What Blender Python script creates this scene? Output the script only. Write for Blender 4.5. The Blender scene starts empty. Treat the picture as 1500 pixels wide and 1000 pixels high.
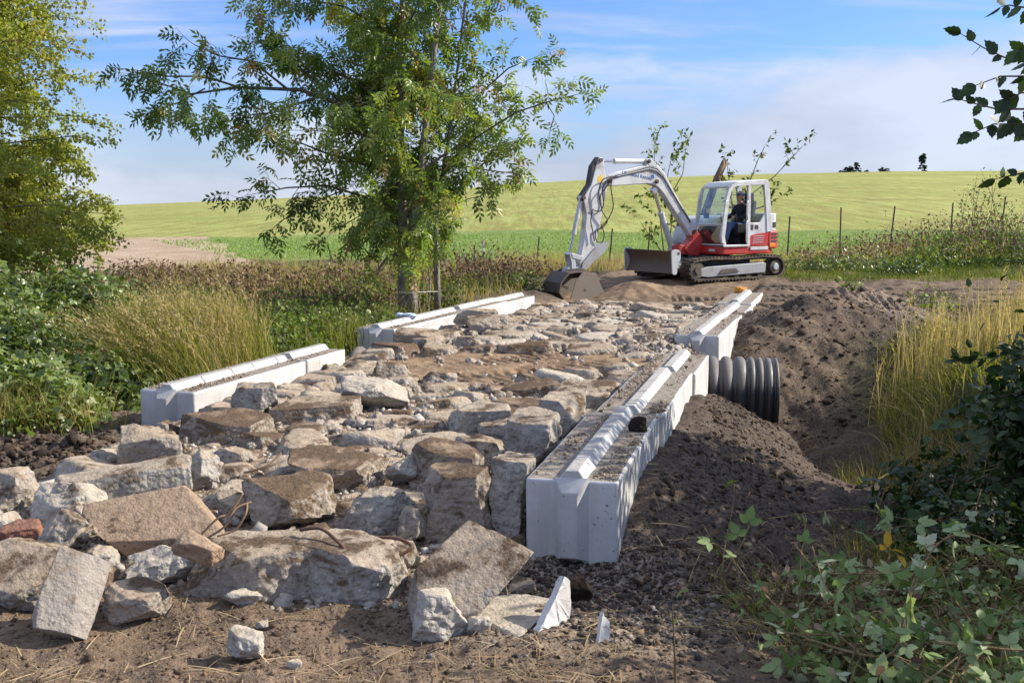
import bpy, bmesh, math, random
import numpy as np
from mathutils import Vector, Matrix, Euler
R = math.radians
rng = np.random.default_rng(7)
random.seed(7)
SC = bpy.context.scene
COL = SC.collection

# ------------------------------------------------------------------ camera, sky, sun, exposure
CAM_H = 1.75
FPX = 1600.0
cam_d = bpy.data.cameras.new("camera"); cam = bpy.data.objects.new("camera", cam_d); COL.objects.link(cam)
cam_d.sensor_width = 36.0; cam_d.lens = FPX / 1500 * 36
cam_d.clip_start = 0.05; cam_d.clip_end = 40000
PITCH = math.atan(200 / FPX)
cam.location = (0, 0, CAM_H); cam.rotation_euler = (R(90) - PITCH, 0, 0)
SC.camera = cam

SUN_EL = R(34); SUN_DIR = Vector((0.985, 0.17, 0)).normalized()
SUN_V = Vector((SUN_DIR.x * math.cos(SUN_EL), SUN_DIR.y * math.cos(SUN_EL), math.sin(SUN_EL)))
sun_d = bpy.data.lights.new("sun", 'SUN'); sun_d.energy = 5.0; sun_d.angle = R(0.53); sun_d.color = (1.0, 0.94, 0.84)
sun = bpy.data.objects.new("sun", sun_d); COL.objects.link(sun)
sun.rotation_euler = SUN_V.to_track_quat('Z', 'Y').to_euler(); sun.location = (30, 5, 20)
SC.view_settings.view_transform = 'Standard'; SC.view_settings.look = 'None'
SC.view_settings.exposure = 0.63; SC.view_settings.gamma = 1.0
SC.cycles.max_bounces = 6; SC.cycles.transparent_max_bounces = 8
SC.cycles.use_denoising = True

W = bpy.data.worlds.new("World"); SC.world = W; W.use_nodes = True
def build_world():
    nt = W.node_tree; nt.nodes.clear()
    n = lambda t: nt.nodes.new(t)
    L = nt.links.new
    out = n("ShaderNodeOutputWorld"); bg = n("ShaderNodeBackground")
    sky = n("ShaderNodeTexSky"); sky.sky_type = 'NISHITA'; sky.sun_disc = False
    sky.sun_elevation = SUN_EL; sky.sun_rotation = math.atan2(SUN_DIR.x, SUN_DIR.y)
    sky.air_density = 1.0; sky.dust_density = 0.6; sky.ozone_density = 2.5
    tc = n("ShaderNodeTexCoord"); sep = n("ShaderNodeSeparateXYZ"); L(tc.outputs["Generated"], sep.inputs[0])
    # project the view direction on a cloud layer high above the ground
    den = n("ShaderNodeMath"); den.operation = 'ADD'; den.inputs[1].default_value = 0.10; L(sep.outputs[2], den.inputs[0])
    mx = n("ShaderNodeMath"); mx.operation = 'MAXIMUM'; mx.inputs[1].default_value = 0.03; L(den.outputs[0], mx.inputs[0])
    dv = n("ShaderNodeVectorMath"); dv.operation = 'DIVIDE'; L(tc.outputs["Generated"], dv.inputs[0])
    cb = n("ShaderNodeCombineXYZ"); [L(mx.outputs[0], cb.inputs[i]) for i in range(3)]; L(cb.outputs[0], dv.inputs[1])
    mp = n("ShaderNodeMapping"); L(dv.outputs[0], mp.inputs[0]); mp.inputs["Rotation"].default_value = (0, 0, R(22)); mp.inputs["Scale"].default_value = (0.7, 2.3, 0)
    mp.inputs["Location"].default_value = (3.1, 1.4, 0)
    n1 = n("ShaderNodeTexNoise"); n1.inputs["Scale"].default_value = 1.1; n1.inputs["Detail"].default_value = 7; n1.inputs["Roughness"].default_value = 0.52; n1.inputs["Distortion"].default_value = 0.5
    L(mp.outputs[0], n1.inputs[0])
    r1 = n("ShaderNodeMapRange"); r1.interpolation_type = 'SMOOTHSTEP'; r1.inputs[1].default_value = 0.43; r1.inputs[2].default_value = 0.74; r1.inputs[3].default_value = 0.0; r1.inputs[4].default_value = 0.72
    L(n1.outputs[0], r1.inputs[0])
    # bank of pale cloud low over the horizon, heavier to the right
    hz = n("ShaderNodeMapRange"); hz.interpolation_type = 'SMOOTHSTEP'; hz.inputs[1].default_value = 0.0; hz.inputs[2].default_value = 0.055; hz.inputs[3].default_value = 0.86; hz.inputs[4].default_value = 0.0
    mp2 = n("ShaderNodeMapping"); mp2.inputs["Scale"].default_value = (3.0, 3.0, 9.0); L(tc.outputs["Generated"], mp2.inputs[0])
    n2 = n("ShaderNodeTexNoise"); n2.inputs["Scale"].default_value = 1.3; n2.inputs["Detail"].default_value = 6; n2.inputs["Roughness"].default_value = 0.5; L(mp2.outputs[0], n2.inputs[0])
    ad = n("ShaderNodeMath"); ad.operation = 'MULTIPLY_ADD'; ad.inputs[1].default_value = -0.26; L(n2.outputs[0], ad.inputs[0])
    ax = n("ShaderNodeMath"); ax.operation = 'MULTIPLY_ADD'; ax.inputs[1].default_value = -0.14; L(sep.outputs[0], ax.inputs[0])
    az = n("ShaderNodeMath"); az.operation = 'ADD'; az.inputs[1].default_value = 0.078; L(sep.outputs[2], az.inputs[0]); L(az.outputs[0], ax.inputs[2]); L(ax.outputs[0], ad.inputs[2])
    L(ad.outputs[0], hz.inputs[0])
    hb = n("ShaderNodeMapRange"); hb.interpolation_type = 'SMOOTHSTEP'; hb.inputs[1].default_value = -0.01; hb.inputs[2].default_value = 0.13; hb.inputs[3].default_value = 0.66; hb.inputs[4].default_value = 0.0; L(sep.outputs[2], hb.inputs[0])
    hm = n("ShaderNodeMath"); hm.operation = 'MAXIMUM'; L(hz.outputs[0], hm.inputs[0]); L(hb.outputs[0], hm.inputs[1]); hz = hm
    mxx = n("ShaderNodeMath"); mxx.operation = 'MAXIMUM'; L(r1.outputs[0], mxx.inputs[0]); L(hz.outputs[0], mxx.inputs[1])
    ccol = n("ShaderNodeMix"); ccol.data_type = 'RGBA'; ccol.inputs["A"].default_value = (2.35, 2.55, 3.2, 1); ccol.inputs["B"].default_value = (3.35, 3.6, 4.25, 1)
    cm = n("ShaderNodeMapRange"); cm.inputs[1].default_value = .36; cm.inputs[2].default_value = .60; L(n2.outputs[0], cm.inputs[0]); L(cm.outputs[0], ccol.inputs["Factor"])
    mix = n("ShaderNodeMix"); mix.data_type = 'RGBA'; L(mxx.outputs[0], mix.inputs["Factor"]); tn = n("ShaderNodeMix"); tn.data_type = "RGBA"; tn.blend_type = "MULTIPLY"; tn.inputs["Factor"].default_value = 1; L(sky.outputs[0], tn.inputs["A"]); tn.inputs["B"].default_value = (0.41, 0.55, 0.85, 1); L(tn.outputs["Result"], mix.inputs["A"]); L(ccol.outputs["Result"], mix.inputs["B"])
    up = n("ShaderNodeMapRange"); up.interpolation_type = "SMOOTHSTEP"; up.inputs[1].default_value = 0.30; up.inputs[2].default_value = 0.75; up.inputs[3].default_value = 0; up.inputs[4].default_value = 0.46; L(sep.outputs[2], up.inputs[0])  # bright overhead cloud, out of view, added to raise the fill light
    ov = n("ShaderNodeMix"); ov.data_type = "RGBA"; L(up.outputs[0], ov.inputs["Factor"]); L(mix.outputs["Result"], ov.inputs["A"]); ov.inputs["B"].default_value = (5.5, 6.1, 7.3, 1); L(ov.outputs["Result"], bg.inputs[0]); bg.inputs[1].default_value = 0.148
    L(bg.outputs[0], out.inputs[0])
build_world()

# ------------------------------------------------------------------ helpers
def smooth(a, b, x):
    t = np.clip((x - a) / (b - a), 0, 1); return t * t * (3 - 2 * t)

def _h(ix, iy, iz, s):
    h = (ix.astype(np.int64) * 374761393 + iy.astype(np.int64) * 668265263 + iz.astype(np.int64) * 2147483647 + s * 974634777) & 0xFFFFFFFF
    h = ((h ^ (h >> 13)) * 1274126177) & 0xFFFFFFFF
    h = (h ^ (h >> 16)) & 0xFFFFFFFF
    h = (h * 2246822519) & 0xFFFFFFFF
    h = h ^ (h >> 15)
    return (h & 0xFFFFFF) / float(0xFFFFFF) * 2 - 1

def vnoise(x, y, z=None, s=0):
    x = np.asarray(x, float); y = np.asarray(y, float)
    z = np.zeros_like(x) if z is None else np.asarray(z, float)
    ix, iy, iz = np.floor(x), np.floor(y), np.floor(z)
    fx, fy, fz = x - ix, y - iy, z - iz
    u, v, w = fx * fx * (3 - 2 * fx), fy * fy * (3 - 2 * fy), fz * fz * (3 - 2 * fz)
    def g(a, b, c): return _h(ix + a, iy + b, iz + c, s)
    x00 = g(0, 0, 0) * (1 - u) + g(1, 0, 0) * u; x10 = g(0, 1, 0) * (1 - u) + g(1, 1, 0) * u
    r0 = x00 * (1 - v) + x10 * v
    if not np.any(fz): return r0
    x01 = g(0, 0, 1) * (1 - u) + g(1, 0, 1) * u; x11 = g(0, 1, 1) * (1 - u) + g(1, 1, 1) * u
    return r0 * (1 - w) + (x01 * (1 - v) + x11 * v) * w

def fbm(x, y, z=None, o=4, s=0, r=0.5):
    t = 0; a = 1; f = 1
    for i in range(o):
        t = t + a * vnoise(np.asarray(x) * f + 17.3 * i, np.asarray(y) * f - 9.1 * i, None if z is None else np.asarray(z) * f + 5.7 * i, s + i)
        a *= r; f *= 2.03
    return t

def link(o, parent=None):
    COL.objects.link(o)
    if parent is not None: o.parent = parent
    return o

def np_mesh(name, V, F, mats=(), tint=None, smooth_=False, mi=None):
    """V (n,3); F: an (m,k) int array or a list of such arrays"""
    Fs = F if isinstance(F, list) else [F]
    me = bpy.data.meshes.new(name)
    V = np.ascontiguousarray(V, dtype=np.float32)
    me.vertices.add(len(V)); me.vertices.foreach_set("co", V.ravel())
    loops = np.concatenate([f.ravel() for f in Fs]).astype(np.int32)
    starts = []; c = 0
    for f in Fs:
        starts.append(c + np.arange(len(f), dtype=np.int32) * f.shape[1]); c += f.size
    starts = np.concatenate(starts).astype(np.int32)
    me.loops.add(len(loops)); me.loops.foreach_set("vertex_index", loops)
    me.polygons.add(len(starts)); me.polygons.foreach_set("loop_start", starts)
    if mi is not None: me.polygons.foreach_set("material_index", np.asarray(mi, dtype=np.int32))
    if smooth_: me.polygons.foreach_set("use_smooth", np.ones(len(starts), dtype=bool))
    me.update(calc_edges=True)
    if tint is not None:
        a = me.attributes.new("tint", 'FLOAT', 'POINT'); a.data.foreach_set("value", np.asarray(tint, dtype=np.float32))
    for m in mats: me.materials.append(m)
    return me

def np_obj(name, V, F, mats=(), parent=None, tint=None, smooth_=False, mi=None):
    if not isinstance(mats, (list, tuple)): mats = [mats]
    return link(bpy.data.objects.new(name, np_mesh(name, V, F, mats, tint, smooth_, mi)), parent)

class MB:
    """collects shapes for ONE mesh object"""
    def __init__(s): s.v = []; s.f = []; s.mi = []; s.m = 0
    def add(s, vs, fs):
        b = len(s.v); s.v += [tuple(map(float, p)) for p in vs]
        s.f += [tuple(i + b for i in f) for f in fs]; s.mi += [s.m] * len(fs)
    def box(s, c, d, M=None):
        x, y, z = d[0] / 2, d[1] / 2, d[2] / 2
        vs = [Vector((a * x, b * y, e * z)) for a in (-1, 1) for b in (-1, 1) for e in (-1, 1)]
        if M is not None: vs = [M @ p for p in vs]
        vs = [p + Vector(c) for p in vs]
        s.add(vs, [(0, 1, 3, 2), (4, 6, 7, 5), (0, 4, 5, 1), (2, 3, 7, 6), (0, 2, 6, 4), (1, 5, 7, 3)])
    def prism(s, poly, y0, y1, axis='y'):
        """poly of (x,z) extruded along y (or (x,y) along z)"""
        n = len(poly)
        if axis == 'y': vs = [(a, y0, b) for a, b in poly] + [(a, y1, b) for a, b in poly]
        elif axis == 'z': vs = [(a, b, y0) for a, b in poly] + [(a, b, y1) for a, b in poly]
        else: vs = [(y0, a, b) for a, b in poly] + [(y1, a, b) for a, b in poly]
        s.add(vs, [tuple(range(n))[::-1], tuple(range(n, 2 * n))] + [(i, (i + 1) % n, n + (i + 1) % n, n + i) for i in range(n)])
    def tube(s, pts, r, n=8, cap=True):
        pts = [Vector(p) for p in pts]
        rs = r if isinstance(r, (list, tuple)) else [r] * len(pts)
        vs = []; up = None
        for i, p in enumerate(pts):
            d = (pts[min(i + 1, len(pts) - 1)] - pts[max(i - 1, 0)]).normalized()
            if up is None:
                up = Vector((0, 0, 1)) if abs(d.z) < 0.9 else Vector((1, 0, 0))
            a = d.cross(up).normalized(); b = a.cross(d).normalized(); up = b
            for k in range(n):
                t = 2 * math.pi * k / n
                vs.append(p + (a * math.cos(t) + b * math.sin(t)) * rs[i])
        fs = []
        for i in range(len(pts) - 1):
            for k in range(n):
                fs.append((i * n + k, i * n + (k + 1) % n, (i + 1) * n + (k + 1) % n, (i + 1) * n + k))
        if cap: fs += [tuple(range(n))[::-1], tuple(range((len(pts) - 1) * n, len(pts) * n))]
        s.add(vs, fs)
    def cyl(s, a, b, r, n=20, r2=None): s.tube([a, b], [r, r if r2 is None else r2], n)
    def disc_ring(s, c, ro, ri, y0, y1, n=28):
        """ring round the y axis"""
        vs = []
        for (r, y) in ((ro, y0), (ro, y1), (ri, y1), (ri, y0)):
            vs += [(c[0] + r * math.cos(2 * math.pi * k / n), y, c[1] + r * math.sin(2 * math.pi * k / n)) for k in range(n)]
        s.add(vs, [(q * n + k, q * n + (k + 1) % n, ((q + 1) % 4) * n + (k + 1) % n, ((q + 1) % 4) * n + k) for q in range(4) for k in range(n)])
    def build(s, name, mats, parent=None, bevel=0, smooth_=False, seg=2):
        me = bpy.data.meshes.new(name); me.from_pydata(s.v, [], s.f)
        if not isinstance(mats, (list, tuple)): mats = [mats]
        for m in mats: me.materials.append(m)
        me.polygons.foreach_set("material_index", s.mi)
        bm = bmesh.new(); bm.from_mesh(me); bmesh.ops.recalc_face_normals(bm, faces=bm.faces); bm.to_mesh(me); bm.free()
        if smooth_: me.polygons.foreach_set("use_smooth", [True] * len(me.polygons))
        o = link(bpy.data.objects.new(name, me), parent)
        if bevel:
            m = o.modifiers.new("bevel", 'BEVEL'); m.width = bevel; m.segments = seg; m.limit_method = 'ANGLE'; m.angle_limit = R(35)
        return o

def tag(o, label=None, cat=None, group=None, kind=None):
    if label: o["label"] = label
    if cat: o["category"] = cat
    if group: o["group"] = group
    if kind: o["kind"] = kind
    return o

def empty(name, loc=(0, 0, 0), rot=(0, 0, 0), label=None, cat=None, group=None):
    o = bpy.data.objects.new(name, None); o.empty_display_size = 0.2
    link(o); o.location = loc; o.rotation_euler = rot
    return tag(o, label, cat, group)

# ------------------------------------------------------------------ materials
class MT:
    def __init__(s, name, rough=0.8, spec=0.3, metal=0.0):
        s.m = bpy.data.materials.new(name); s.m.use_nodes = True
        s.nt = s.m.node_tree; s.b = s.nt.nodes["Principled BSDF"]
        s.b.inputs["Roughness"].default_value = rough; s.b.inputs["Metallic"].default_value = metal
        s.b.inputs["Specular IOR Level"].default_value = spec
        s.out = s.nt.nodes["Material Output"]
    def n(s, t, **k):
        x = s.nt.nodes.new("ShaderNode" + t)
        for a, b in k.items(): setattr(x, a, b)
        return x
    def L(s, a, b): s.nt.links.new(a, b)
    def coord(s, kind="Object", scale=1.0, rnd=False):
        tc = s.n("TexCoord"); mp = s.n("Mapping"); s.L(tc.outputs[kind], mp.inputs[0])
        sc = scale if isinstance(scale, (tuple, list)) else (scale,) * 3
        mp.inputs["Scale"].default_value = sc
        if rnd:
            oi = s.n("ObjectInfo"); ml = s.n("Math", operation='MULTIPLY'); ml.inputs[1].default_value = 91.7
            s.L(oi.outputs["Random"], ml.inputs[0]); cb = s.n("CombineXYZ"); s.L(ml.outputs[0], cb.inputs[0]); s.L(ml.outputs[0], cb.inputs[1])
            s.L(cb.outputs[0], mp.inputs["Location"])
        return mp.outputs[0]
    def pos(s, scale=1.0):
        g = s.n("NewGeometry"); mp = s.n("Mapping"); s.L(g.outputs["Position"], mp.inputs[0])
        sc = scale if isinstance(scale, (tuple, list)) else (scale,) * 3
        mp.inputs["Scale"].default_value = sc
        return mp.outputs[0]
    def noise(s, vec, scale, detail=5, rough=0.55, dist=0.0):
        x = s.n("TexNoise"); x.inputs["Scale"].default_value = scale; x.inputs["Detail"].default_value = detail
        x.inputs["Roughness"].default_value = rough; x.inputs["Distortion"].default_value = dist
        s.L(vec, x.inputs["Vector"]); return x.outputs[0]
    def voro(s, vec, scale, out="Distance", feature='F1'):
        x = s.n("TexVoronoi", feature=feature); x.inputs["Scale"].default_value = scale; s.L(vec, x.inputs["Vector"]); return x.outputs[out]
    def rng(s, v, a, b, c=0.0, d=1.0, sm=True):
        x = s.n("MapRange"); x.interpolation_type = 'SMOOTHSTEP' if sm else 'LINEAR'
        for i, q in enumerate((a, b, c, d)): x.inputs[i + 1].default_value = q
        s.L(v, x.inputs[0]); return x.outputs[0]
    def math(s, op, a, b=None, c=None):
        x = s.n("Math", operation=op)
        for i, q in enumerate((a, b, c)):
            if q is None: continue
            if isinstance(q, (int, float)): x.inputs[i].default_value = q
            else: s.L(q, x.inputs[i])
        return x.outputs[0]
    def mix(s, f, a, b, blend='MIX'):
        x = s.n("Mix", data_type='RGBA', blend_type=blend)
        for key, q in (("Factor", f), ("A", a), ("B", b)):
            i = x.inputs[key]
            if isinstance(q, (int, float)): i.default_value = q
            elif isinstance(q, tuple): i.default_value = (*q[:3], 1)
            else: s.L(q, i)
        return x.outputs["Result"]
    def ramp(s, v, stops):
        x = s.n("ValToRGB"); e = x.color_ramp.elements
        while len(e) < len(stops): e.new(0.5)
        for q, (p, c) in zip(e, stops): q.position = p; q.color = (*c, 1)
        s.L(v, x.inputs[0]); return x.outputs[0]
    def attr(s, name, out="Fac"):
        x = s.n("Attribute"); x.attribute_name = name; return x.outputs[out]
    def nz(s):
        g = s.n("NewGeometry"); sp = s.n("SeparateXYZ"); s.L(g.outputs["Normal"], sp.inputs[0]); return sp.outputs[2]
    def bump(s, h, dist=0.02, st=1.0, prev=None):
        x = s.n("Bump"); x.inputs["Distance"].default_value = dist; x.inputs["Strength"].default_value = st
        s.L(h, x.inputs["Height"])
        if prev is not None: s.L(prev, x.inputs["Normal"])
        s.L(x.outputs[0], s.b.inputs["Normal"]); return x.outputs[0]
    def col(s, c):
        if isinstance(c, tuple): s.b.inputs["Base Color"].default_value = (*c, 1)
        else: s.L(c, s.b.inputs["Base Color"])
        return s

def leaf_mat(name, stops, rough=0.5, trans=0.35, spec=0.35, tcol=(1.15, 1.2, 0.5)):
    k = MT(name, rough, spec)
    c = k.ramp(k.attr("tint"), stops)
    n = k.noise(k.pos(), 0.9, 3)
    c = k.mix(k.rng(n, 0.3, 0.7, 0.0, 0.35), c, k.mix(1.0, c, (0.6, 0.62, 0.5), 'MULTIPLY'))
    k.col(c)
    t = k.n("BsdfTranslucent"); k.L(k.mix(1.0, c, tcol, 'MULTIPLY'), t.inputs[0])
    ms = k.n("MixShader"); ms.inputs[0].default_value = trans
    k.L(k.b.outputs[0], ms.inputs[1]); k.L(t.outputs[0], ms.inputs[2]); k.L(ms.outputs[0], k.out.inputs[0])
    return k.m

def bark_mat(name, c0, c1, scale=(9, 9, 2.2)):
    k = MT(name, 0.9, 0.2)
    v = k.coord("Object", scale)
    a = k.noise(v, 3.0, 8, 0.65, 0.6); b = k.voro(v, 2.2)
    k.col(k.mix(k.rng(a, 0.3, 0.7), c0, c1))
    k.bump(k.math('ADD', a, b), 0.03, 0.9)
    return k.m

def paint(name, c, rough=0.4, dirt=0.25, dcol=(0.16, 0.12, 0.085), spec=0.5, metal=0.0):
    k = MT(name, rough, spec, metal)
    v = k.coord("Object", 1.0)
    n = k.noise(v, 3.0, 7, 0.62); n2 = k.noise(v, 22, 4)
    f = k.rng(k.math('MULTIPLY_ADD', n2, 0.3, n), 0.52, 0.95, 0.0, dirt * 2)
    k.col(k.mix(f, c, dcol)); k.L(k.rng(n, 0.3, 0.7, rough - 0.08, rough + 0.18), k.b.inputs["Roughness"])
    k.bump(n2, 0.002, 0.3)
    return k.m
# ------------------------------------------------------------------ the lie of the land
AX_P = np.array((-1.4, 8.5)); AX_D = np.array((0.29, 0.957)); AX_D = AX_D / np.linalg.norm(AX_D); AX_N = np.array((AX_D[1], -AX_D[0]))
def road_st(x, y):
    dx, dy = x - AX_P[0], y - AX_P[1]
    return dx * AX_D[0] + dy * AX_D[1], dx * AX_N[0] + dy * AX_N[1]
def st_xy(s, t): return AX_P[0] + s * AX_D[0] + t * AX_N[0], AX_P[1] + s * AX_D[1] + t * AX_N[1]

DITCH = np.array([(0.0, 14.25), (3.4, 13.95), (4.0, 12.9), (4.05, 11.4), (4.7, 9.6), (6.2, 7.6), (9.5, 5.0), (16, 1)], float)
def ditch(x, y):
    best = np.full(np.shape(x), 1e9); side = np.zeros(np.shape(x))
    for a, b in zip(DITCH[:-1], DITCH[1:]):
        d = b - a; L2 = d @ d
        t = np.clip(((x - a[0]) * d[0] + (y - a[1]) * d[1]) / L2, 0, 1)
        qx, qy = x - a[0] - t * d[0], y - a[1] - t * d[1]
        D = np.hypot(qx, qy); m = D < best
        side = np.where(m, np.sign(d[0] * qy - d[1] * qx), side); best = np.where(m, D, best)
    return best, side      # side>0: the far bank

CREST_A = (np.array([-1500, -750, 130, 350, 600, 740, 860, 1100, 1300, 1500, 2600]) - 750) / 1600.0
CREST_V = np.array([312, 312, 302, 293.5, 282, 271, 264, 256, 252, 251, 256])
TRACKS = [((2.0, 20.6), (16, 18.9), 0.55), ((6.0, 17.6), (13, 22.4), 0.5), ((3.2, 24.0), (16, 20.4), 0.5), ((4.2, 18.3), (15.5, 16.6), .5),
          ((-1.35, 11.75), (1.5, 13.25), 0.55), ((-0.9, 13.0), (1.35, 14.2), 0.5), ((-0.2, 11.7), (1.0, 14.6), 0.5),
          ((3.0, 19.3), (14, 17.5), 0.55), ((3.6, 21.3), (15, 19.9), 0.55), ((2.2, 22.5), (17, 21.2), 0.55), ((3.6, 17.8), (11, 20.6), 0.5), ((5, 23.8), (18, 23.0), 0.5), ((4.4, 16.4), (3.0, 22.5), 0.5)]
def lugs(x, y):
    h = np.zeros(np.shape(x)); m = np.zeros(np.shape(x))
    for (a, b, w) in TRACKS:
        a = np.array(a); b = np.array(b); L = np.linalg.norm(b - a); d = (b - a) / L
        s = (x - a[0]) * d[0] + (y - a[1]) * d[1]; t = (x - a[0]) * (-d[1]) + (y - a[1]) * d[0]
        k = smooth(w / 2 + .05, w / 2 - .03, np.abs(t + 0.05 * vnoise(s * .7, t * 0 + L))) * smooth(0, .6, s) * smooth(L, L - .6, s)
        k = k * smooth(-0.95, -0.5, vnoise(s * 0.9, t * 1.2 + 9.1 * L, s=4))
        near_ = a[1] < 14; lug = np.clip(np.sin(2 * np.pi * (s / (.145 if near_ else .18) + t * 1.4 + .18 * vnoise(s * 2.1, t * 3, s=7))) * 1.5, -1, 1) * (.55 if near_ else .95)
        h = np.where(k > m, k * (-0.03 + 0.034 * lug), h); m = np.maximum(m, k)
    return h, m

def terrain(x, y, detail=True):
    x = np.asarray(x, float); y = np.asarray(y, float)
    s, t = road_st(x, y)
    zc = np.interp(y, [0, 5.6, 6.6, 7.6, 9.2, 11, 14, 21, 23.5, 26, 30, 36, 40], [-.56, -.56, -.5, -.38, -.27, -.22, -.13, -.26, -.30, -.04, -.02, -.16, -.05])
    zl = np.interp(y, [0, 6, 9.5, 12, 16, 20, 26, 36, 40], [-.56, -.56, -.52, -.5, -.3, -.25, -.08, -.16, -.05])
    bank = smooth(-4.6, -7.5, x) * smooth(9.0, 13, y) * smooth(24, 17, y); zl = zl + 0.55 * bank
    # right of the crossing
    xr = 0.72 + 0.272 * (y - 6.74)                    # outer edge of the right wall
    e = np.maximum(x - xr, 0)
    top = np.interp(y, [5.4, 6.2, 6.8, 8.0, 9.3, 11.0, 12.2, 13.0, 14], [-.58, -.55, -.41, -.23, -.24, -.26, -.38, -.58, -.62])
    sl = np.interp(y, [5, 6.2, 7, 8, 10.5, 12, 13], [.08, .2, .40, .46, .50, .60, .65])
    p1 = top - sl * np.maximum(e - 0.05, 0)
    dd, side = ditch(x, y)
    fl = -1.65
    floor_near = np.interp(x, [2, 3.2, 5, 8], [-1.2, -1.0, -.95, -.6])
    p1 = np.maximum(p1, floor_near)
    p1 = np.minimum(p1, fl + 1.15 * np.maximum(dd - .30, 0) ** 0.9)
    cap = np.interp(y, [8, 12, 16, 22, 26, 30, 36, 40], [-.35, -.2, -.14, -.10, -.02, 0.05, -.1, -.02])
    cap = np.where(x < 3.4, np.minimum(cap, -0.05 - .18 * smooth(18, 14.5, y)), cap)
    p2 = np.minimum(cap, fl + 0.62 * np.maximum(dd - .30, 0) * np.interp(y, [12.6, 14.3], [2.4, .72]))
    zr = np.where((y > 14.25) & (x < 4.4) | (side > 0), p2, p1)
    wq = smooth(15.2, 18.6, y); zr = zr * (1 - wq) + np.maximum(zr, np.minimum(cap, -.1)) * wq
    wr = smooth(1.88, 2.12, t) * (y > 5.0)
    far_r = smooth(6.0, 6.5, y)
    wr = wr * np.maximum(far_r, 0.0)
    wr = np.where(y < 6.6, np.maximum(wr, smooth(0.7, 1.3, x) * smooth(4.0, 6.6, y)), wr)
    wl = smooth(-2.05, -2.4, t)
    z = zc * (1 - wr) * (1 - wl) + zr * wr + zl * wl * (1 - wr)
    # weeds bank to the right
    z = z + 0.75 * smooth(8, 17, x) * smooth(25, 33, y) * smooth(44, 37, y) + .0
    q_ = np.clip(((x - 3.6) * 2.2 + (y - 15.8) * 2.7) / 12.1, 0, 1); z = z + .40 * np.exp(-(((x - 3.75 - 2.2 * q_) ** 2 + (y - 15.9 - 2.7 * q_) ** 2) / .75)) * (t > 2.05)
    # dug spots
    z = z - 0.14 * np.exp(-(((x - 1.45) / .9) ** 2 + ((y - 24.7) / 1.1) ** 2)) + .22 * np.exp(-(((x - 2.75) / .55) ** 2 + ((y - 24.6) / .7) ** 2))
    z = z - .17 * np.exp(-(((x - .42) / .62) ** 2 + ((y - 6.52) / .42) ** 2)) * (y < 7.6)
    # the field: a long rise, then it drops away behind its crest
    a = x / np.maximum(y, 1.0)
    Dc = 300.0
    zcr = CAM_H + (300 - np.interp(a, CREST_A, CREST_V)) / FPX * Dc
    q = np.clip((y - 38) / (Dc - 38), 0, 1)
    f = zcr * (1.28 * q - .28 * q * q)
    f = np.where(y > Dc, zcr - 0.00012 * (y - Dc) ** 2, f); f = np.maximum(f, -30)
    z = np.where(y > 38, z * smooth(60, 38, y) + f, z)
    if detail:
        near = smooth(40, 24, np.hypot(x, y))
        rub = smooth(2.1, 1.9, np.abs(t)) * smooth(5.8, 6.5, y) * smooth(23, 21, y)
        flat = smooth(0.0, .5, e) * 0 + 1
        am = near * (1 - .55 * rub)
        z = z + am * (0.045 * fbm(x * .9, y * .9, o=3, s=11) + 0.028 * fbm(x * 4, y * 4, o=3, s=5) + (.008 + .006 * smooth(6.5, 9, y)) * np.abs(vnoise(x * 13, y * 13, s=8)) + .004 * vnoise(x * 29, y * 29, s=9))
        pile = wr * smooth(13.5, 12.5, y) * (side <= 0) * smooth(.0, .3, e)
        z = z + pile * (.05 * fbm(x * 2.1, y * 2.1, o=3, s=21) + .018 * np.abs(fbm(x * 8, y * 8, o=2, s=23)))
        mudl = smooth(-2.3, -2.6, t) * smooth(12, 10.6, y) * smooth(7.4, 8.2, y)
        z = z + mudl * (.06 + .09 * np.abs(fbm(x * 4.5, y * 4.5, o=3, s=31)))
        # row-like scars of the bucket on the far slope
        sl2 = wr * (y > 14.4) * (y < 19) * smooth(9, 6.5, x)
        z = z + sl2 * (.05 * vnoise(x * 3.2 + y * 2.5, (y - x) * .8, s=41) + .035 * np.abs(fbm(x * 4, y * 4, o=4, s=43)) + .04 * np.abs(vnoise(x * 2.2, y * 2.2, s=47)))
        lh, lm = lugs(x, y); z = z + lh
    return z
def tz(x, y): return float(terrain(np.array([x], float), np.array([y], float), False)[0])
def tzd(x, y): return float(terrain(np.array([x], float), np.array([y], float), True)[0])

def at(u, v, z=0.0):
    """ground point seen at photograph pixel (u, v) when it lies at height z"""
    a, b = (u - 750) / FPX, -(v - 500) / FPX
    d = (a, math.cos(PITCH) + b * math.sin(PITCH), -math.sin(PITCH) + b * math.cos(PITCH))
    k = (z - CAM_H) / d[2]; return Vector((d[0] * k, d[1] * k, z))
def aty(u, v, Y):
    a, b = (u - 750) / FPX, -(v - 500) / FPX
    d = (a, math.cos(PITCH) + b * math.sin(PITCH), -math.sin(PITCH) + b * math.cos(PITCH))
    k = Y / d[1]; return Vector((d[0] * k, Y, CAM_H + d[2] * k))

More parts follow.
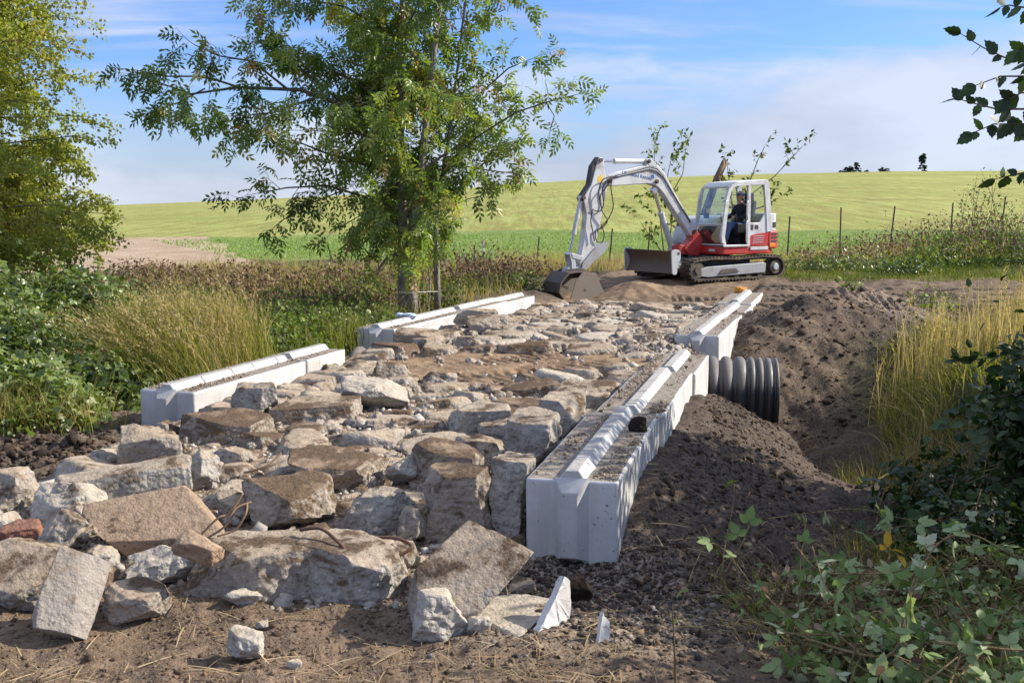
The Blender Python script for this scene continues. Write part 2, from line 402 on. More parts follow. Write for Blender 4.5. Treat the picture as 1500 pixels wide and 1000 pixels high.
def mat_soil():
    k = MT("soil", 0.95, 0.15)
    p = k.pos()
    n1 = k.noise(p, 0.8, 5); n2 = k.noise(p, 6, 6, .65); n3 = k.noise(p, 38, 5, .7); v = k.voro(p, 26); v2 = k.voro(p, 70)
    wet = k.mix(k.rng(n2, .3, .72), (.030, .022, .017), (.085, .060, .043))
    dry = k.mix(k.rng(n2, .3, .72), (.175, .110, .063), (.37, .25, .15))
    c = k.mix(k.math('ADD', k.attr("dry"), k.rng(n1, .35, .7, -.18, .18)), wet, dry)
    gr = k.mix(k.voro(p, 60, "Color"), (.17, .13, .095), (.46, .39, .31))
    c = k.mix(k.math('MULTIPLY', k.attr("grit"), k.rng(n3, .4, .6)), c, gr)
    gg = k.mix(k.rng(n3, .3, .7), (.035, .05, .014), (.11, .10, .04))
    c = k.mix(k.attr("green"), c, gg)
    k.col(c)
    b = k.bump(k.math('ADD', k.math('MULTIPLY', n3, .7), k.math('MULTIPLY', v, .3)), .022, .8)
    k.bump(v2, .008, .6, b)
    return k.m
def mat_field():
    k = MT("field_crop", 0.9, 0.1)
    p = k.pos()
    n = k.noise(p, .05, 6, .6); n2 = k.noise(p, .9, 4, .7); n3 = k.noise(k.pos((2.2, .22, 1)), .7, 5, .75); n4 = k.noise(p, 6.0, 4, .8)
    c = k.mix(k.rng(k.math('ADD', k.math('MULTIPLY', n, .5), k.math('MULTIPLY', n3, .7)), .48, .72), (.245, .265, .065), (.385, .385, .12))
    c = k.mix(k.rng(k.noise(k.pos((1.7, .13, 1)), .9, 4, .8), .44, .64, 0, .8), c, (.25, .20, .065))
    # tractor lines that follow the slope
    w = k.noise(k.pos((.008, .035, 0)), 1.6, 3, .4, 1.2)
    l = k.math('ABSOLUTE', k.math('SUBTRACT', k.math('FRACT', k.math('MULTIPLY', w, 9.0)), .5))
    c = k.mix(k.math('MULTIPLY', k.rng(l, .06, .0, 0, .55), k.rng(n, .45, .6)), c, (.20, .15, .05))
    k.col(c); k.bump(k.math('ADD', n4, n2), .12, .8); return k.m
def mat_strip():
    k = MT("strip_grass", 0.9, 0.1)
    p = k.pos(); n2 = k.noise(p, .7, 5, .7); n4 = k.noise(p, 8, 5, .8)
    c = k.mix(k.rng(n2, .3, .7), (.19, .26, .06), (.275, .335, .10))
    c = k.mix(k.rng(n4, .5, .7, 0, .6), c, (.08, .13, .02)); k.col(c); k.bump(n4, .15, 1.0); return k.m
def mat_track():
    k = MT("gravel_road", 0.95, 0.1)
    p = k.pos(); n2 = k.noise(p, .6, 6, .65); n4 = k.noise(p, 9, 5, .8)
    c = k.mix(k.rng(n2, .3, .7), (.33, .235, .145), (.47, .36, .25)); c = k.mix(k.rng(n4, .5, .68, 0, .5), c, (.21, .145, .09)); k.col(c); k.bump(n4, .05, .9); return k.m
M_SOIL = mat_soil()

def build_ground():
    fine = np.concatenate([np.linspace(-100, -32, 40, endpoint=False), np.linspace(-32, 32, 720), np.linspace(32, 100, 41)[1:]])
    A = np.radians(fine)
    r = [0.6]
    while r[-1] < 6000:
        q = r[-1]
        r.append(q + (0.15 if q < 3 else 0.028 if q < 16 else 0.04 if q < 26 else q * .0016 if q < 34 else q * .012 if q > 60 else q * .006))
    r = np.array(r); nr, na = len(r), len(A)
    RR, AA = np.meshgrid(r, A, indexing='ij')
    X = RR * np.sin(AA); Y = RR * np.cos(AA)
    Z = terrain(X, Y)
    V = np.stack([X, Y, Z], -1).reshape(-1, 3)
    i = (np.arange(nr - 1)[:, None] * na + np.arange(na - 1)[None, :])
    F = np.stack([i, i + 1, i + na + 1, i + na], -1).reshape(-1, 4)
    cx = (X[:-1, :-1] + X[1:, 1:]).ravel() / 2; cy = (Y[:-1, :-1] + Y[1:, 1:]).ravel() / 2
    wob = 1.6 * fbm(cx * .18, cy * .18, o=3, s=60)
    edge0 = np.interp(cx, [-60, -30, -16, -10, -4, 4, 12, 20, 60], [41, 41, 40, 37, 37.5, 37.5, 37, 40, 52]) + .4 * fbm(cx * .9, cy * .9, o=2, s=61)
    edge1 = np.interp(cx / np.maximum(cy, 1), [-.45, -.30, -.12, .02, .2, .45], [52, 53, 53, 53, 50, 50]) + wob
    road = (cx < -7.6 + .25 * (cy - 32) * 0 + .5 * fbm(cx * .5, cy * .5, o=2, s=62) - np.clip((cy - 33) * .36, 0, 14)) & (cy > 29 + wob * .5) & (cy < 54 + wob * .4)
    zone = np.zeros(len(cx), int)
    zone[(cy > edge0) & (cy <= edge1)] = 2
    zone[(cy > edge1)] = 3
    zone[road & (cy > 30)] = 1
    s, t = road_st(X, Y); dd, side = ditch(X, Y)
    Xf, Yf = X.ravel(), Y.ravel()
    tt = np.abs(t.ravel())
    lm = lugs(X, Y)[1].ravel()
    patch = smooth(1.25, .7, np.hypot((Xf + .15) / 2.3, (Yf - 12.95) / 1.5) + .12 * fbm(Xf * 1.2, Yf * 1.2, o=2, s=44))
    dry = .30 + .35 * smooth(20, 30, Yf) * smooth(-3, 0, Xf)
    dry = np.where((tt < 2.1) & (Yf > 6.4), .62 + .55 * patch, dry)
    wr = (t.ravel() > 2.0) & (Yf > 6)
    dry = np.where(wr & (Yf < 14), -.02, dry)  # dark soil, taken darker still for the shade over the mound
    dry = np.where(wr & (Yf >= 14), .20, dry)
    dry = np.where(wr & (Yf > 17.5), .42, dry)
    dry = np.where((Yf < 6.6), .52 - .26 * smooth(.2, 1.4, Xf), dry)
    dry = np.where((t.ravel() < -2.2) & (Yf > 7), .12, dry)
    dry = np.clip(dry - .18 * lm, -.1, 1)
    green = smooth(-3.2, -5, t.ravel()) * smooth(11, 13.5, Yf) * .8
    green = np.maximum(green, smooth(7, 10, Xf) * smooth(25, 27.5, Yf) * .9)
    green = np.maximum(green, smooth(4.2, 5.2, Xf) * smooth(9, 11, Yf) * smooth(16.5, 14.5, Yf) * .8)
    grit = np.where((tt < 2.2) & (Yf > 6.2) & (Yf < 22.5), .85 - .75 * patch, .22)
    grit = np.maximum(grit, .8 * smooth(1.4, .5, np.hypot(Xf - .3, Yf - 6.3)))
    grit = np.maximum(grit, .7 * smooth(1.3, .5, np.hypot(Xf - 6.3, (Yf - 18.0))))
    names = ["ground", "gravel_road", "grass_strip", "field"]
    mats = [M_SOIL, mat_track(), mat_strip(), mat_field()]
    for zi, (nm, m) in enumerate(zip(names, mats)):
        f = F[zone == zi]
        used, inv = np.unique(f, return_inverse=True)
        o = np_obj(nm, V[used], inv.reshape(-1, 4), m, smooth_=True)
        if zi == 0:
            for an, arr in (("dry", dry), ("green", green), ("grit", grit)):
                a = o.data.attributes.new(an, 'FLOAT', 'POINT'); a.data.foreach_set("value", arr[used].astype(np.float32))
        tag(o, kind="structure")
build_ground()
# ------------------------------------------------------------------ cast concrete blocks
def mat_block(name, base=(.56, .55, .525), top=.96):
    k = MT(name, 0.85, 0.25)
    v = k.coord("Object", 1.0, True)
    n = k.noise(v, 2.2, 6, .6); n2 = k.noise(v, 18, 5, .6); vo = k.voro(v, 30); vo2 = k.voro(v, 17)
    pit = k.math('MULTIPLY', k.rng(vo, .24, .10), k.rng(k.noise(v, 5, 3), .53, .66))
    pit2 = k.math('MULTIPLY', k.rng(vo2, .20, .10), k.rng(k.noise(v, 3.5, 3), .58, .68))
    c = k.mix(k.rng(n, .3, .75), base, tuple(q * .74 for q in base)); big = k.noise(v, .9, 4, .6); c = k.mix(k.rng(big, .50, .68, 0, .55), c, (.40, .365, .31))
    c = k.mix(k.math('MULTIPLY', k.rng(k.noise(k.coord('Object', (9, 9, .7), True), 1.0, 4, .6), .52, .70, 0, .35), k.rng(k.nz(), .4, .2)), c, (.33, .295, .25))
    c = k.mix(k.rng(n2, .5, .75, 0, .3), c, (.42, .38, .33))
    c = k.mix(k.math('MAXIMUM', pit, pit2), c, (.20, .19, .175))
    dirt = k.mix(k.rng(n2, .3, .7), (.165, .13, .10), (.38, .32, .25))
    up = k.math('MULTIPLY', k.rng(k.nz(), .93, .985), k.rng(k.math('MULTIPLY_ADD', n2, .55, n), .22, .46, .0, top))
    c = k.mix(up, c, dirt)
    k.col(c)
    b = k.bump(k.math('SUBTRACT', k.math('MULTIPLY', n2, .35), k.math('MAXIMUM', pit, pit2)), .012, .8)
    k.bump(k.math('MULTIPLY', up, k.noise(v, 60, 4, .7)), .025, .9, b)
    return k.m
M_BLOCK = mat_block("cast_concrete"); M_RIDGE = mat_block("cast_concrete_ridge", (.50, .49, .465), .40)

def grid_block(L, w, h, rg):
    """block body as a finely divided box with worn arrises"""
    gx = lambda l, n: np.unique(np.concatenate([[0, .010 / l, .026 / l], np.linspace(.06 / l, 1 - .06 / l, n), [1 - .026 / l, 1 - .010 / l, 1]]))
    GX, GY, GZ = gx(L, max(8, int(L / .05))), gx(w, 10), gx(h, 10)
    V = []; F = []
    def face(o, a, b, ga, gb):
        base = len(V); na, nb = len(ga) - 1, len(gb) - 1
        for i in ga:
            for j in gb: V.append(o + a * i + b * j)
        for i in range(na):
            for j in range(nb):
                q = base + i * (nb + 1) + j; F.append((q, q + nb + 1, q + nb + 2, q + 1))
    X, Y, Z = np.array((w, 0, 0)), np.array((0, L, 0)), np.array((0, 0, h)); o = np.array((0, 0, -h))
    face(o, Y, Z, GX, GZ); face(o + X, Z, Y, GZ, GX); face(o, Z, X, GZ, GY); face(o + Y, X, Z, GY, GZ); face(o + Z, Y, X, GX, GY); face(o, X, Y, GY, GX)
    V = np.array(V); F = np.array(F)
    _, idx, inv = np.unique(np.round(V, 4), axis=0, return_index=True, return_inverse=True)
    V = V[idx]; F = inv.reshape(-1)[F]
    c = np.array((w / 2, L / 2, -h / 2)); hd = np.array((w / 2, L / 2, h / 2)); d = V - c
    edge = (np.abs(np.abs(d) - hd) < 1e-6).sum(1)
    sd = rg.integers(1000)
    n1 = fbm(V[:, 0] * 9, V[:, 1] * 9, V[:, 2] * 9, 3, sd); chip = np.clip(vnoise(V[:, 0] * 3.1, V[:, 1] * 3.1, V[:, 2] * 3.1, sd + 5) - .1, 0, 1)
    amt = np.where(edge >= 2, .004 + .006 * np.abs(n1) + .018 * chip, .0)
    V = V - np.sign(d) * (np.abs(np.abs(d) - hd) < 1e-6) * amt[:, None]
    V += np.sign(d) * (np.abs(np.abs(d) - hd) < 1e-6) * (.0022 * n1)[:, None]
    return V, F

def cast_block(L, label, group, loc, yaw, tongue, tilt=(0, 0), h=.62, w=.60):
    rg = np.random.default_rng(abs(hash(label)) % 9999 if False else len(label) * 31 + int(L * 100))
    e = empty("concrete_block", loc, (tilt[0], tilt[1], -yaw), label, "concrete block", group)
    V, F = grid_block(L - .012, w, h, rg)
    np_obj("block_body", V, F, M_BLOCK, e)
    r = MB(); x0 = w / 2; a, hh = .10, .062
    y = .0 if tongue else .05
    while y < L - .12:                                  # the locking key along the top: a row of bevelled bars
        l = min(rg.uniform(.40, .56), L - y - .02); s = rg.uniform(.004, .012)
        r.add([(x0 - a, y, -.012), (x0 + a, y, -.012), (x0 + a, y + l, -.012), (x0 - a, y + l, -.012),
               (x0 - a * .42, y + s * (0.2 if y < .05 else 1), hh), (x0 + a * .42, y + s * (0.2 if y < .05 else 1), hh), (x0 + a * .42, y + l - s, hh), (x0 - a * .42, y + l - s, hh)],
              [(3, 2, 1, 0), (4, 5, 6, 7), (0, 1, 5, 4), (1, 2, 6, 5), (2, 3, 7, 6), (3, 0, 4, 7)])
        y += l + .002
    r.build("locking_ridge", M_RIDGE, e, bevel=.008)
    if tongue:
        t = MB(); b = .115; q = .05; d = .085; zt, zb = .02, -h + .085
        t.add([(x0 - b, .004, zt), (x0 + b, .004, zt), (x0 + b, .004, zb), (x0 - b, .004, zb), (x0 - q, -d, zt - .085), (x0 + q, -d, zt - .085), (x0 + q, -d, zb + .045), (x0 - q, -d, zb + .045), (x0, .01, zb - .06), (x0, .004, zb)],
              [(4, 5, 6, 7), (0, 1, 5, 4), (1, 2, 6, 5), (2, 3, 7, 6), (3, 0, 4, 7), (0, 3, 2, 1)])
        t.build("end_tongue", M_RIDGE, e, bevel=.006)
    return e

def wall(P, Q, lens, labels, group, side, tongue=True, jit=1.0):
    """P, Q: ends of the top inner (left) arris"""
    P = np.array(P); Q = np.array(Q); d = (Q - P) / np.linalg.norm(Q - P); yaw = math.atan2(d[0], d[1])
    s = 0; rg = np.random.default_rng(int(abs(P[0] * 100)) + 3)
    for i, (l, lab) in enumerate(zip(lens, labels)):
        o = P + d * s
        nrm = np.array((d[1], -d[0])); off = rg.uniform(-.025, .025) * jit if i else 0
        o = o + nrm * off
        cast_block(l, lab, group, (o[0], o[1], rg.uniform(-.015, .012) * jit if i else 0), yaw + rg.uniform(-.008, .008) * jit + (-.018 if i == 0 and side == 'r' else 0), tongue and i == 0, (0, rg.uniform(-.012, .012) * jit + (-.018 if i == 0 and side == 'r' else 0)))
        s += l + .012
    return yaw
G_BL = "cast concrete blocks edging the crossing"
wall((.09, 6.9), (1.76, 13.07), (2.38, 2.42, 1.50),
     ("white concrete block nearest the camera with a bluish shaded end and a dirty top", "gravel dusted concrete block in the middle of the near right wall beside the mound", "concrete block ending the near right wall just before the black corrugated pipe"), G_BL, 'r')
wall((2.21, 14.75), (4.48, 22.0), (2.45, 2.45, 2.55),
     ("concrete block starting the far right wall just behind the black corrugated pipe", "middle concrete block of the far right wall beside the brown slope", "last concrete block of the far right wall near the excavator tracks"), G_BL, 'r2')
nL = np.array((.954, -.298)) * .60; nL2 = np.array((.942, -.336)) * .60
wall(np.array((-3.0, 10.16)) - nL, np.array((-2.05, 13.2)) - nL, (2.2, .98),
     ("large sunlit concrete block at the near left with a blue shaded tongued end", "short sunlit concrete block behind the large one, in front of the tall grass"), G_BL, 'l')
wall(np.array((-1.67, 15.41)) - nL2, np.array((.44, 21.32)) - nL2, (2.88, 1.76, 1.62),
     ("long concrete block at the foot of the ash tree with a grey shaded end", "middle concrete block of the far left wall right of the ash tree", "last concrete block of the far left wall beside the excavator bucket"), G_BL, 'l2')

# ------------------------------------------------------------------ culvert pipe
def build_pipe():
    k = MT("black_plastic", .42, .5)
    v = k.coord("Object", 1.0); n = k.noise(v, 3, 6, .65); n2 = k.noise(v, 25, 4)
    c = k.mix(k.rng(k.math('MULTIPLY', k.rng(k.nz(), -.2, .7), k.math('ADD', n, .15)), .22, .62, 0, .8), (.022, .022, .023), (.17, .15, .125))
    k.col(c); k.L(k.rng(n, .3, .7, .45, .85), k.b.inputs["Roughness"]); k.bump(n2, .004, .3)
    e = empty("corrugated_pipe", (3.42, 14.0, -.72), (0, R(0.6), R(-7)), "large black corrugated plastic culvert pipe sticking out between two right walls", "pipe")
    prof = []                                  # (x, r): x<0 runs under the crossing
    x = 0.0
    prof += [(0.0, .455), (0.0, .50), (-.025, .505), (-.035, .47), (-.055, .455), (-.075, .47), (-.085, .50), (-.135, .505), (-.15, .475)]
    x = -.17
    first = [.105, .105, .115]
    i = 0
    while x > -5.6:
        p = .105 if i < 2 else .175
        hw = p * .33
        prof += [(x, .452), (x - p * .10, .458), (x - p * .16, .48), (x - p * .34, .506), (x - p * .64, .508), (x - p * .80, .485), (x - p * .88, .458), (x - p * .97, .452)]
        x -= p; i += 1
    n = 56
    V = np.array([(a, r * math.cos(2 * math.pi * q / n), r * math.sin(2 * math.pi * q / n)) for a, r in prof for q in range(n)])
    F = np.array([(i * n + q, i * n + (q + 1) % n, (i + 1) * n + (q + 1) % n, (i + 1) * n + q) for i in range(len(prof) - 1) for q in range(n)])
    np_obj("pipe_shell", V, F, k.m, e, smooth_=True)
    k2 = MT("pipe_lining", .5, .4); k2.col((.012, .012, .013))
    prof = [(0.004, .456), (-.02, .425), (-5.5, .425)]
    V = np.array([(a, r * math.cos(2 * math.pi * q / n), r * math.sin(2 * math.pi * q / n)) for a, r in prof for q in range(n)])
    F = np.array([(i * n + q, (i + 1) * n + q, (i + 1) * n + (q + 1) % n, i * n + (q + 1) % n) for i in range(2) for q in range(n)])
    np_obj("pipe_lining", V, F, k2.m, e, smooth_=True)
build_pipe()

# ------------------------------------------------------------------ broken concrete
def mat_rubble(name, topc, sidec, mud=.35, sb=1.0):
    k = MT(name, 0.93, 0.2)
    v = k.coord("Object", 1.0, True)
    n = k.noise(v, 3.2, 6, .62); n2 = k.noise(v, 16, 5, .65); n3 = k.noise(v, 60, 4, .7)
    vc = k.voro(v, 26, "Color"); vd = k.voro(v, 26); vd2 = k.voro(v, 60)
    bw = k.n("RGBToBW"); k.L(vc, bw.inputs[0])
    agg = k.mix(k.rng(bw.outputs[0], .2, .8), tuple(q * .55 for q in sidec), tuple(min(1, q * 1.35) for q in sidec))
    side = k.mix(k.rng(vd, .15, .35), agg, sidec)
    side = k.mix(k.rng(n3, .5, .7, 0, .35), side, tuple(q * .5 for q in sidec))
    tp = k.mix(k.rng(n2, .3, .7), tuple(q * .72 for q in topc), tuple(min(1, q * 1.15) for q in topc))
    f = k.rng(k.math('MULTIPLY_ADD', k.math('SUBTRACT', n, .5), 1.1, k.nz()), .45, .80)
    c = k.mix(f, side, tp)
    m = k.rng(k.math('MULTIPLY_ADD', k.math('SUBTRACT', n2, .5), .4, n), .64 - mud * .4, .76 - mud * .4)
    c = k.mix(k.math('MULTIPLY', m, k.rng(k.nz(), -.1, .55)), c, k.mix(k.rng(n3, .3, .7), (.06, .04, .026), (.16, .105, .062)))
    k.col(c)
    rough_side = k.math('SUBTRACT', 1.0, k.math('MULTIPLY', f, .75))
    b = k.bump(k.math('MULTIPLY', k.math('ADD', k.math('MULTIPLY', n2, .9), k.math('MULTIPLY', vd, -.6)), rough_side), .035 * sb, .9)
    k.bump(k.math('ADD', n3, k.math('MULTIPLY', vd2, -.4)), .010, .8, b)
    return k.m
M_RUB = {
    "grey": mat_rubble("broken_concrete_grey", (.39, .31, .225), (.37, .335, .285), .34),
    "tan": mat_rubble("broken_concrete_tan", (.37, .285, .20), (.36, .31, .25), .42),
    "brown": mat_rubble("broken_concrete_muddy", (.27, .19, .125), (.36, .30, .235), .6),
    "pale": mat_rubble("broken_concrete_pale", (.44, .375, .29), (.45, .41, .345), .12),
    "umber": mat_rubble("brown_slab", (.25, .19, .135), (.33, .285, .235), .15, .3),
    "brick": mat_rubble("brick_red", (.26, .13, .085), (.30, .13, .085), .3),
    "loam": mat_rubble("tan_brick", (.34, .24, .155), (.32, .215, .135), .12),
}

def cube_grid(n):
    t = np.linspace(-1, 1, n + 1); a, b = np.meshgrid(t, t, indexing='ij'); o = np.ones_like(a)
    fs = [(o, a, b), (-o, b, a), (b, o, a), (a, -o, b), (a, b, o), (b, a, -o)]
    V = np.concatenate([np.stack(f, -1).reshape(-1, 3) for f in fs])
    i = (np.arange(n)[:, None] * (n + 1) + np.arange(n)[None, :]).ravel()
    q = np.stack([i, i + n + 1, i + n + 2, i + 1], -1)
    F = np.concatenate([q + k * (n + 1) ** 2 for k in range(6)])
    _, idx, inv = np.unique(np.round(V, 5), axis=0, return_index=True, return_inverse=True)
    return V[idx], inv.reshape(-1)[F]
_CG = {}
def rock_mesh(name, dims, seed, n=12, slab=.5, cuts=7, mat=None, rough=1.0):
    """broken lump: a box hacked by random planes, then roughened; slab -> 1 keeps a flat top and bottom"""
    if n not in _CG: _CG[n] = cube_grid(n)
    V, F = _CG[n]; V = V.copy(); rg = np.random.default_rng(seed)
    k = 6 + 18 * slab
    V /= (np.abs(V) ** k).sum(1, keepdims=True) ** (1 / k)
    for i in range(cuts):
        a = rg.uniform(0, 2 * math.pi); z = rg.normal(0, .18 if slab > .6 else .5)
        nv = np.array((math.cos(a), math.sin(a), z)); nv /= np.linalg.norm(nv)
        d = rg.uniform(.62, 1.02)
        m = V @ nv - d; V -= np.clip(m, 0, None)[:, None] * nv
    for i in range(3):
        sg = rg.choice((-1, 1), 3); nv = sg * rg.uniform(.4, 1, 3); nv /= np.linalg.norm(nv)
        d = rg.uniform(.95, 1.25); m = V @ nv - d; V -= np.clip(m, 0, None)[:, None] * nv
    nrm = V / np.maximum(np.linalg.norm(V, axis=1, keepdims=True), 1e-6)
    D = np.array(dims) / 2; P = V * D
    mn = min(dims); f = 2.2 / max(mn, .08); o = seed * 1.37
    flat = smooth(.55, .85, np.abs(V[:, 2])) * slab
    h = fbm(P[:, 0] * f + o, P[:, 1] * f, P[:, 2] * f, 4, seed % 97, .55) * mn * .085 * rough * (1 - .8 * flat)
    h += (1 - np.abs(vnoise(P[:, 0] * f * 2.3 + o, P[:, 1] * f * 2.3, P[:, 2] * f * 2.3, seed % 83)) * 2) * mn * .045 * rough * (1 - .8 * flat)
    h += vnoise(P[:, 0] * 28 + o, P[:, 1] * 28, P[:, 2] * 28, seed % 89) * .0032 * rough * (1 - .6 * flat)
    P = P + nrm * h[:, None]
    return np_mesh(name, P, F, [mat] if mat else [], smooth_=n >= 20)

G_RUB = "broken concrete pieces filling the crossing"
HERO_XY = []
def hero(box, dims, kind, label, tilt=(0, 0), yaw=0, slab=.7, sink=.1, seed=1, cuts=6, n=26, zb=None, rough=.95, name="concrete_chunk", cat="concrete chunk", lift=0, group=G_RUB, shift=0):
    """box: the part of the photograph it fills; it stands on the ground where its base meets it"""
    u = (box[0] + box[2]) / 2; vb = box[3]
    z = -.5
    for _ in range(6):
        p = at(u, vb, z if zb is None else zb); z = tz(p.x, p.y)
    dx, dy, dz = dims
    y = p.y + dy * .42 + shift
    x = p.x * (y / p.y)
    gz = (tz(x, y) if zb is None else zb)
    M = Euler((R(tilt[0]), R(tilt[1]), R(yaw)), 'XYZ').to_matrix()
    me = rock_mesh(name, dims, seed, n, slab, cuts, M_RUB[kind], rough)
    lo = min((M @ v.co).z for v in me.vertices)
    o = link(bpy.data.objects.new(name, me)); o.location = (x, y, gz - lo * .97 - sink * dz + lift - .012); o.rotation_euler = (R(tilt[0]), R(tilt[1]), R(yaw))
    tag(o, label, cat, group); HERO_XY.append((x, y, max(dx, dy) * .5))
    return o

# (x-range, y-range in the photograph; size in metres; ...)
hero((0, 800, 73, 905), (.62, .55, .16), "tan", "flat tan slab leaning at the left edge beside the upright rough chunk", (28, -14, 0)[:2], 20, .9, .05, 11)
hero((52, 805, 172, 930), (.40, .17, .44), "umber", "upright rough grey slab leaning on other pieces in the front left corner", (-34, 24), 22, .8, .05, 112, 12, rough=.4)
hero((157, 857, 250, 912), (.36, .32, .17), "tan", "flat topped tan chunk right of the upright leaning grey slab", (4, 3), -8, .8, .05, 13)
hero((183, 815, 300, 865), (.46, .26, .17), "pale", "elongated pale rough chunk under the big tilted brown slab", (6, -4), 6, .4, -.1, 14)
hero((118, 715, 350, 830), (.98, .58, .13), "loam", "big smooth brown slab tilted up in the left foreground, reddish lower edge", (27, -9), 8, .95, .1, 15, 5, 30, rough=.3)
_bk = hero((261, 780, 322, 822), (.26, .13, .11), "loam", "single tan brick lying between the tilted brown slab and the long front slab", (8, 12), -18, .98, -1.9, 16, 0, 14, name="brick", cat="brick", group=None)
_bk.location = aty(291, 802, 6.02)
hero((298, 780, 480, 880), (.80, .50, .28), "tan", "left half of the long front slab with a notch in its rough face", (3, -2), -3, .85, .08, 17, 5, 30)
hero((440, 775, 597, 880), (.68, .50, .29), "grey", "right half of the long front slab, ending under a rusty bar", (3, 2), 2, .85, .08, 18, 6, 30)
hero((330, 857, 385, 892), (.21, .15, .10), "pale", "small whitish chunk on the soil in front of the long slab", (5, 8), 10, .3, .05, 19, 6, 16)
hero((50, 690, 275, 752), (1.15, .42, .22), "grey", "long beam shaped chunk lying behind the tilted brown slab", (6, -7), 10, .75, .05, 20, 6, 28)
hero((45, 715, 170, 765), (.48, .34, .24), "pale", "pale rough lump at the left end of the beam shaped chunk", (4, 5), -12, .3, .1, 21, 7, 22)
hero((270, 680, 322, 722), (.26, .24, .26), "grey", "round grey stone like lump at the right end of the beam shaped chunk", (10, 15), 30, .2, .1, 22)
hero((168, 637, 258, 690), (.50, .40, .24), "tan", "tan angular chunk in front of the left concrete block", (22, -14), 24, .6, .1, 23)
hero((358, 690, 487, 782), (.62, .52, .26), "brown", "large mud caked brown boulder like chunk behind the long front slab", (12, 6), 16, .45, .05, 24, 7, 28)
hero((48, 755, 118, 840), (.22, .20, .42), "grey", "narrow grey chunk wedged upright left of the tilted brown slab", (-8, 26), 10, .6, .1, 25)
hero((10, 770, 58, 825), (.24, .22, .14), "brick", "broken red brick lump at the left edge above the tan slab", (12, -8), 20, .7, -.5, 26, 4, 16, name="brick_lump", cat="brick", group=None)
hero((0, 692, 42, 750), (.34, .38, .26), "tan", "tan lump at the far left edge beside the muddy bank", (4, 4), 0, .4, .1, 27)
hero((330, 930, 392, 964), (.215, .15, .12), "pale", "small two tone stone lying alone on the bare foreground soil", (0, 10), -14, .35, .12, 28, 7, 18)
hero((420, 952, 444, 978), (.075, .06, .05), "pale", "tiny pale pebble right of the lone foreground stone", (0, 0), 10, .3, .2, 29, 6, 8)
hero((370, 903, 400, 918), (.07, .06, .04), "grey", "tiny grey pebble on the soil above the lone foreground stone", (0, 0), 30, .3, .1, 30, 6, 8)
hero((492, 728, 612, 782), (.50, .34, .24), "grey", "oblong grey chunk with a tan dusty top behind the rusty bar", (6, -3), 5, .6, .05, 31, 6, 24)
hero((626, 690, 722, 795), (.44, .42, .46), "brown", "tall squared brown chunk standing left of the nearest white block", (2, -4), -5, .85, .06, 32, 4, 28)
hero((716, 660, 782, 788), (.27, .62, .48), "grey", "tall grey chunk squeezed between the squared brown chunk and nearest white block", (-6, 4), -16, .7, .06, 33, 5, 28)
hero((612, 757, 748, 908), (.52, .70, .14), "tan", "thick brown slab leaning steeply in front of the squared brown chunk", (34, 16), -36, .93, .06, 34, 5, 30, shift=-.30, rough=.5)
hero((610, 868, 690, 940), (.32, .22, .26), "pale", "cream chunk with a smooth tan face below the leaning slab", (-8, 10), 22, .55, .1, 35, 6, 24)
hero((680, 900, 715, 938), (.15, .13, .13), "pale", "small cream lump beside the cream chunk with a smooth face", (0, 0), 10, .3, .1, 36)
hero((705, 885, 792, 936), (.36, .55, .07), "pale", "thin pale slab lying flat and half buried left of the white shard", (3, 2), -22, .95, .2, 37, 4, 22)
hero((742, 850, 780, 870), (.18, .14, .06), "tan", "small tan flake on the gravel below the nearest white block", (5, -12), 10, .8, .0, 38, 5, 14)
hero((742, 640, 812, 688), (.46, .60, .34), "grey", "blue grey chunk with a clean broken face left of the nearest wall top", (4, -2), -14, .75, -.1, 39, 5, 26)
hero((796, 590, 858, 650), (.42, .72, .34), "grey", "wide grey chunk touching the wall left of the gravel dusted block", (3, 0), -14, .75, -.1, 40, 5, 26)
hero((430, 665, 565, 722), (.78, .62, .22), "brown", "broad flat chunk covered in dark mud behind the oblong grey chunk", (5, 2), 4, .8, .1, 41, 5, 26)
hero((602, 655, 702, 722), (.50, .58, .28), "brown", "brown dusty chunk behind the tall squared brown chunk", (6, 4), -10, .7, .05, 42, 6, 24)
hero((345, 570, 402, 622), (.40, .40, .34), "grey", "upright grey lump leaning on the sunlit left block", (10, -12), 24, .4, .1, 43)
hero((275, 610, 395, 652), (.80, .60, .20), "brown", "flat muddy slab at the inner corner of the large left block", (6, 2), 8, .85, .1, 44)
hero((390, 590, 520, 625), (.85, .60, .16), "tan", "long flat tan slab in the rubble near the left wall", (4, -2), -6, .9, .0, 45)
hero((500, 570, 600, 606), (.62, .5, .24), "pale", "pale jagged chunk on top of the rubble between both walls", (4, 4), 14, .5, -.1, 46)
hero((660, 600, 742, 640), (.55, .5, .22), "grey", "grey slab with a straight edge left of the blue grey chunk", (3, -3), 4, .85, .0, 47)
hero((842, 580, 900, 606), (.3, .4, .2), "tan", "tan chunk tight against the wall beside the gravel dusted block", (0, 0), -14, .6, .1, 48)
hero((672, 462, 722, 484), (.62, .5, .24), "tan", "rounded tan chunk resting against the far left wall", (2, 0), 16, .5, -.3, 49)
hero((590, 488, 650, 508), (.72, .5, .16), "tan", "flat tan slab by the start of the far left wall", (3, 6), -8, .9, -.1, 50)
hero((690, 478, 755, 490), (.8, .5, .2), "tan", "long tan slab right of the rounded chunk by the far left wall", (3, -4), 10, .8, -.2, 51)

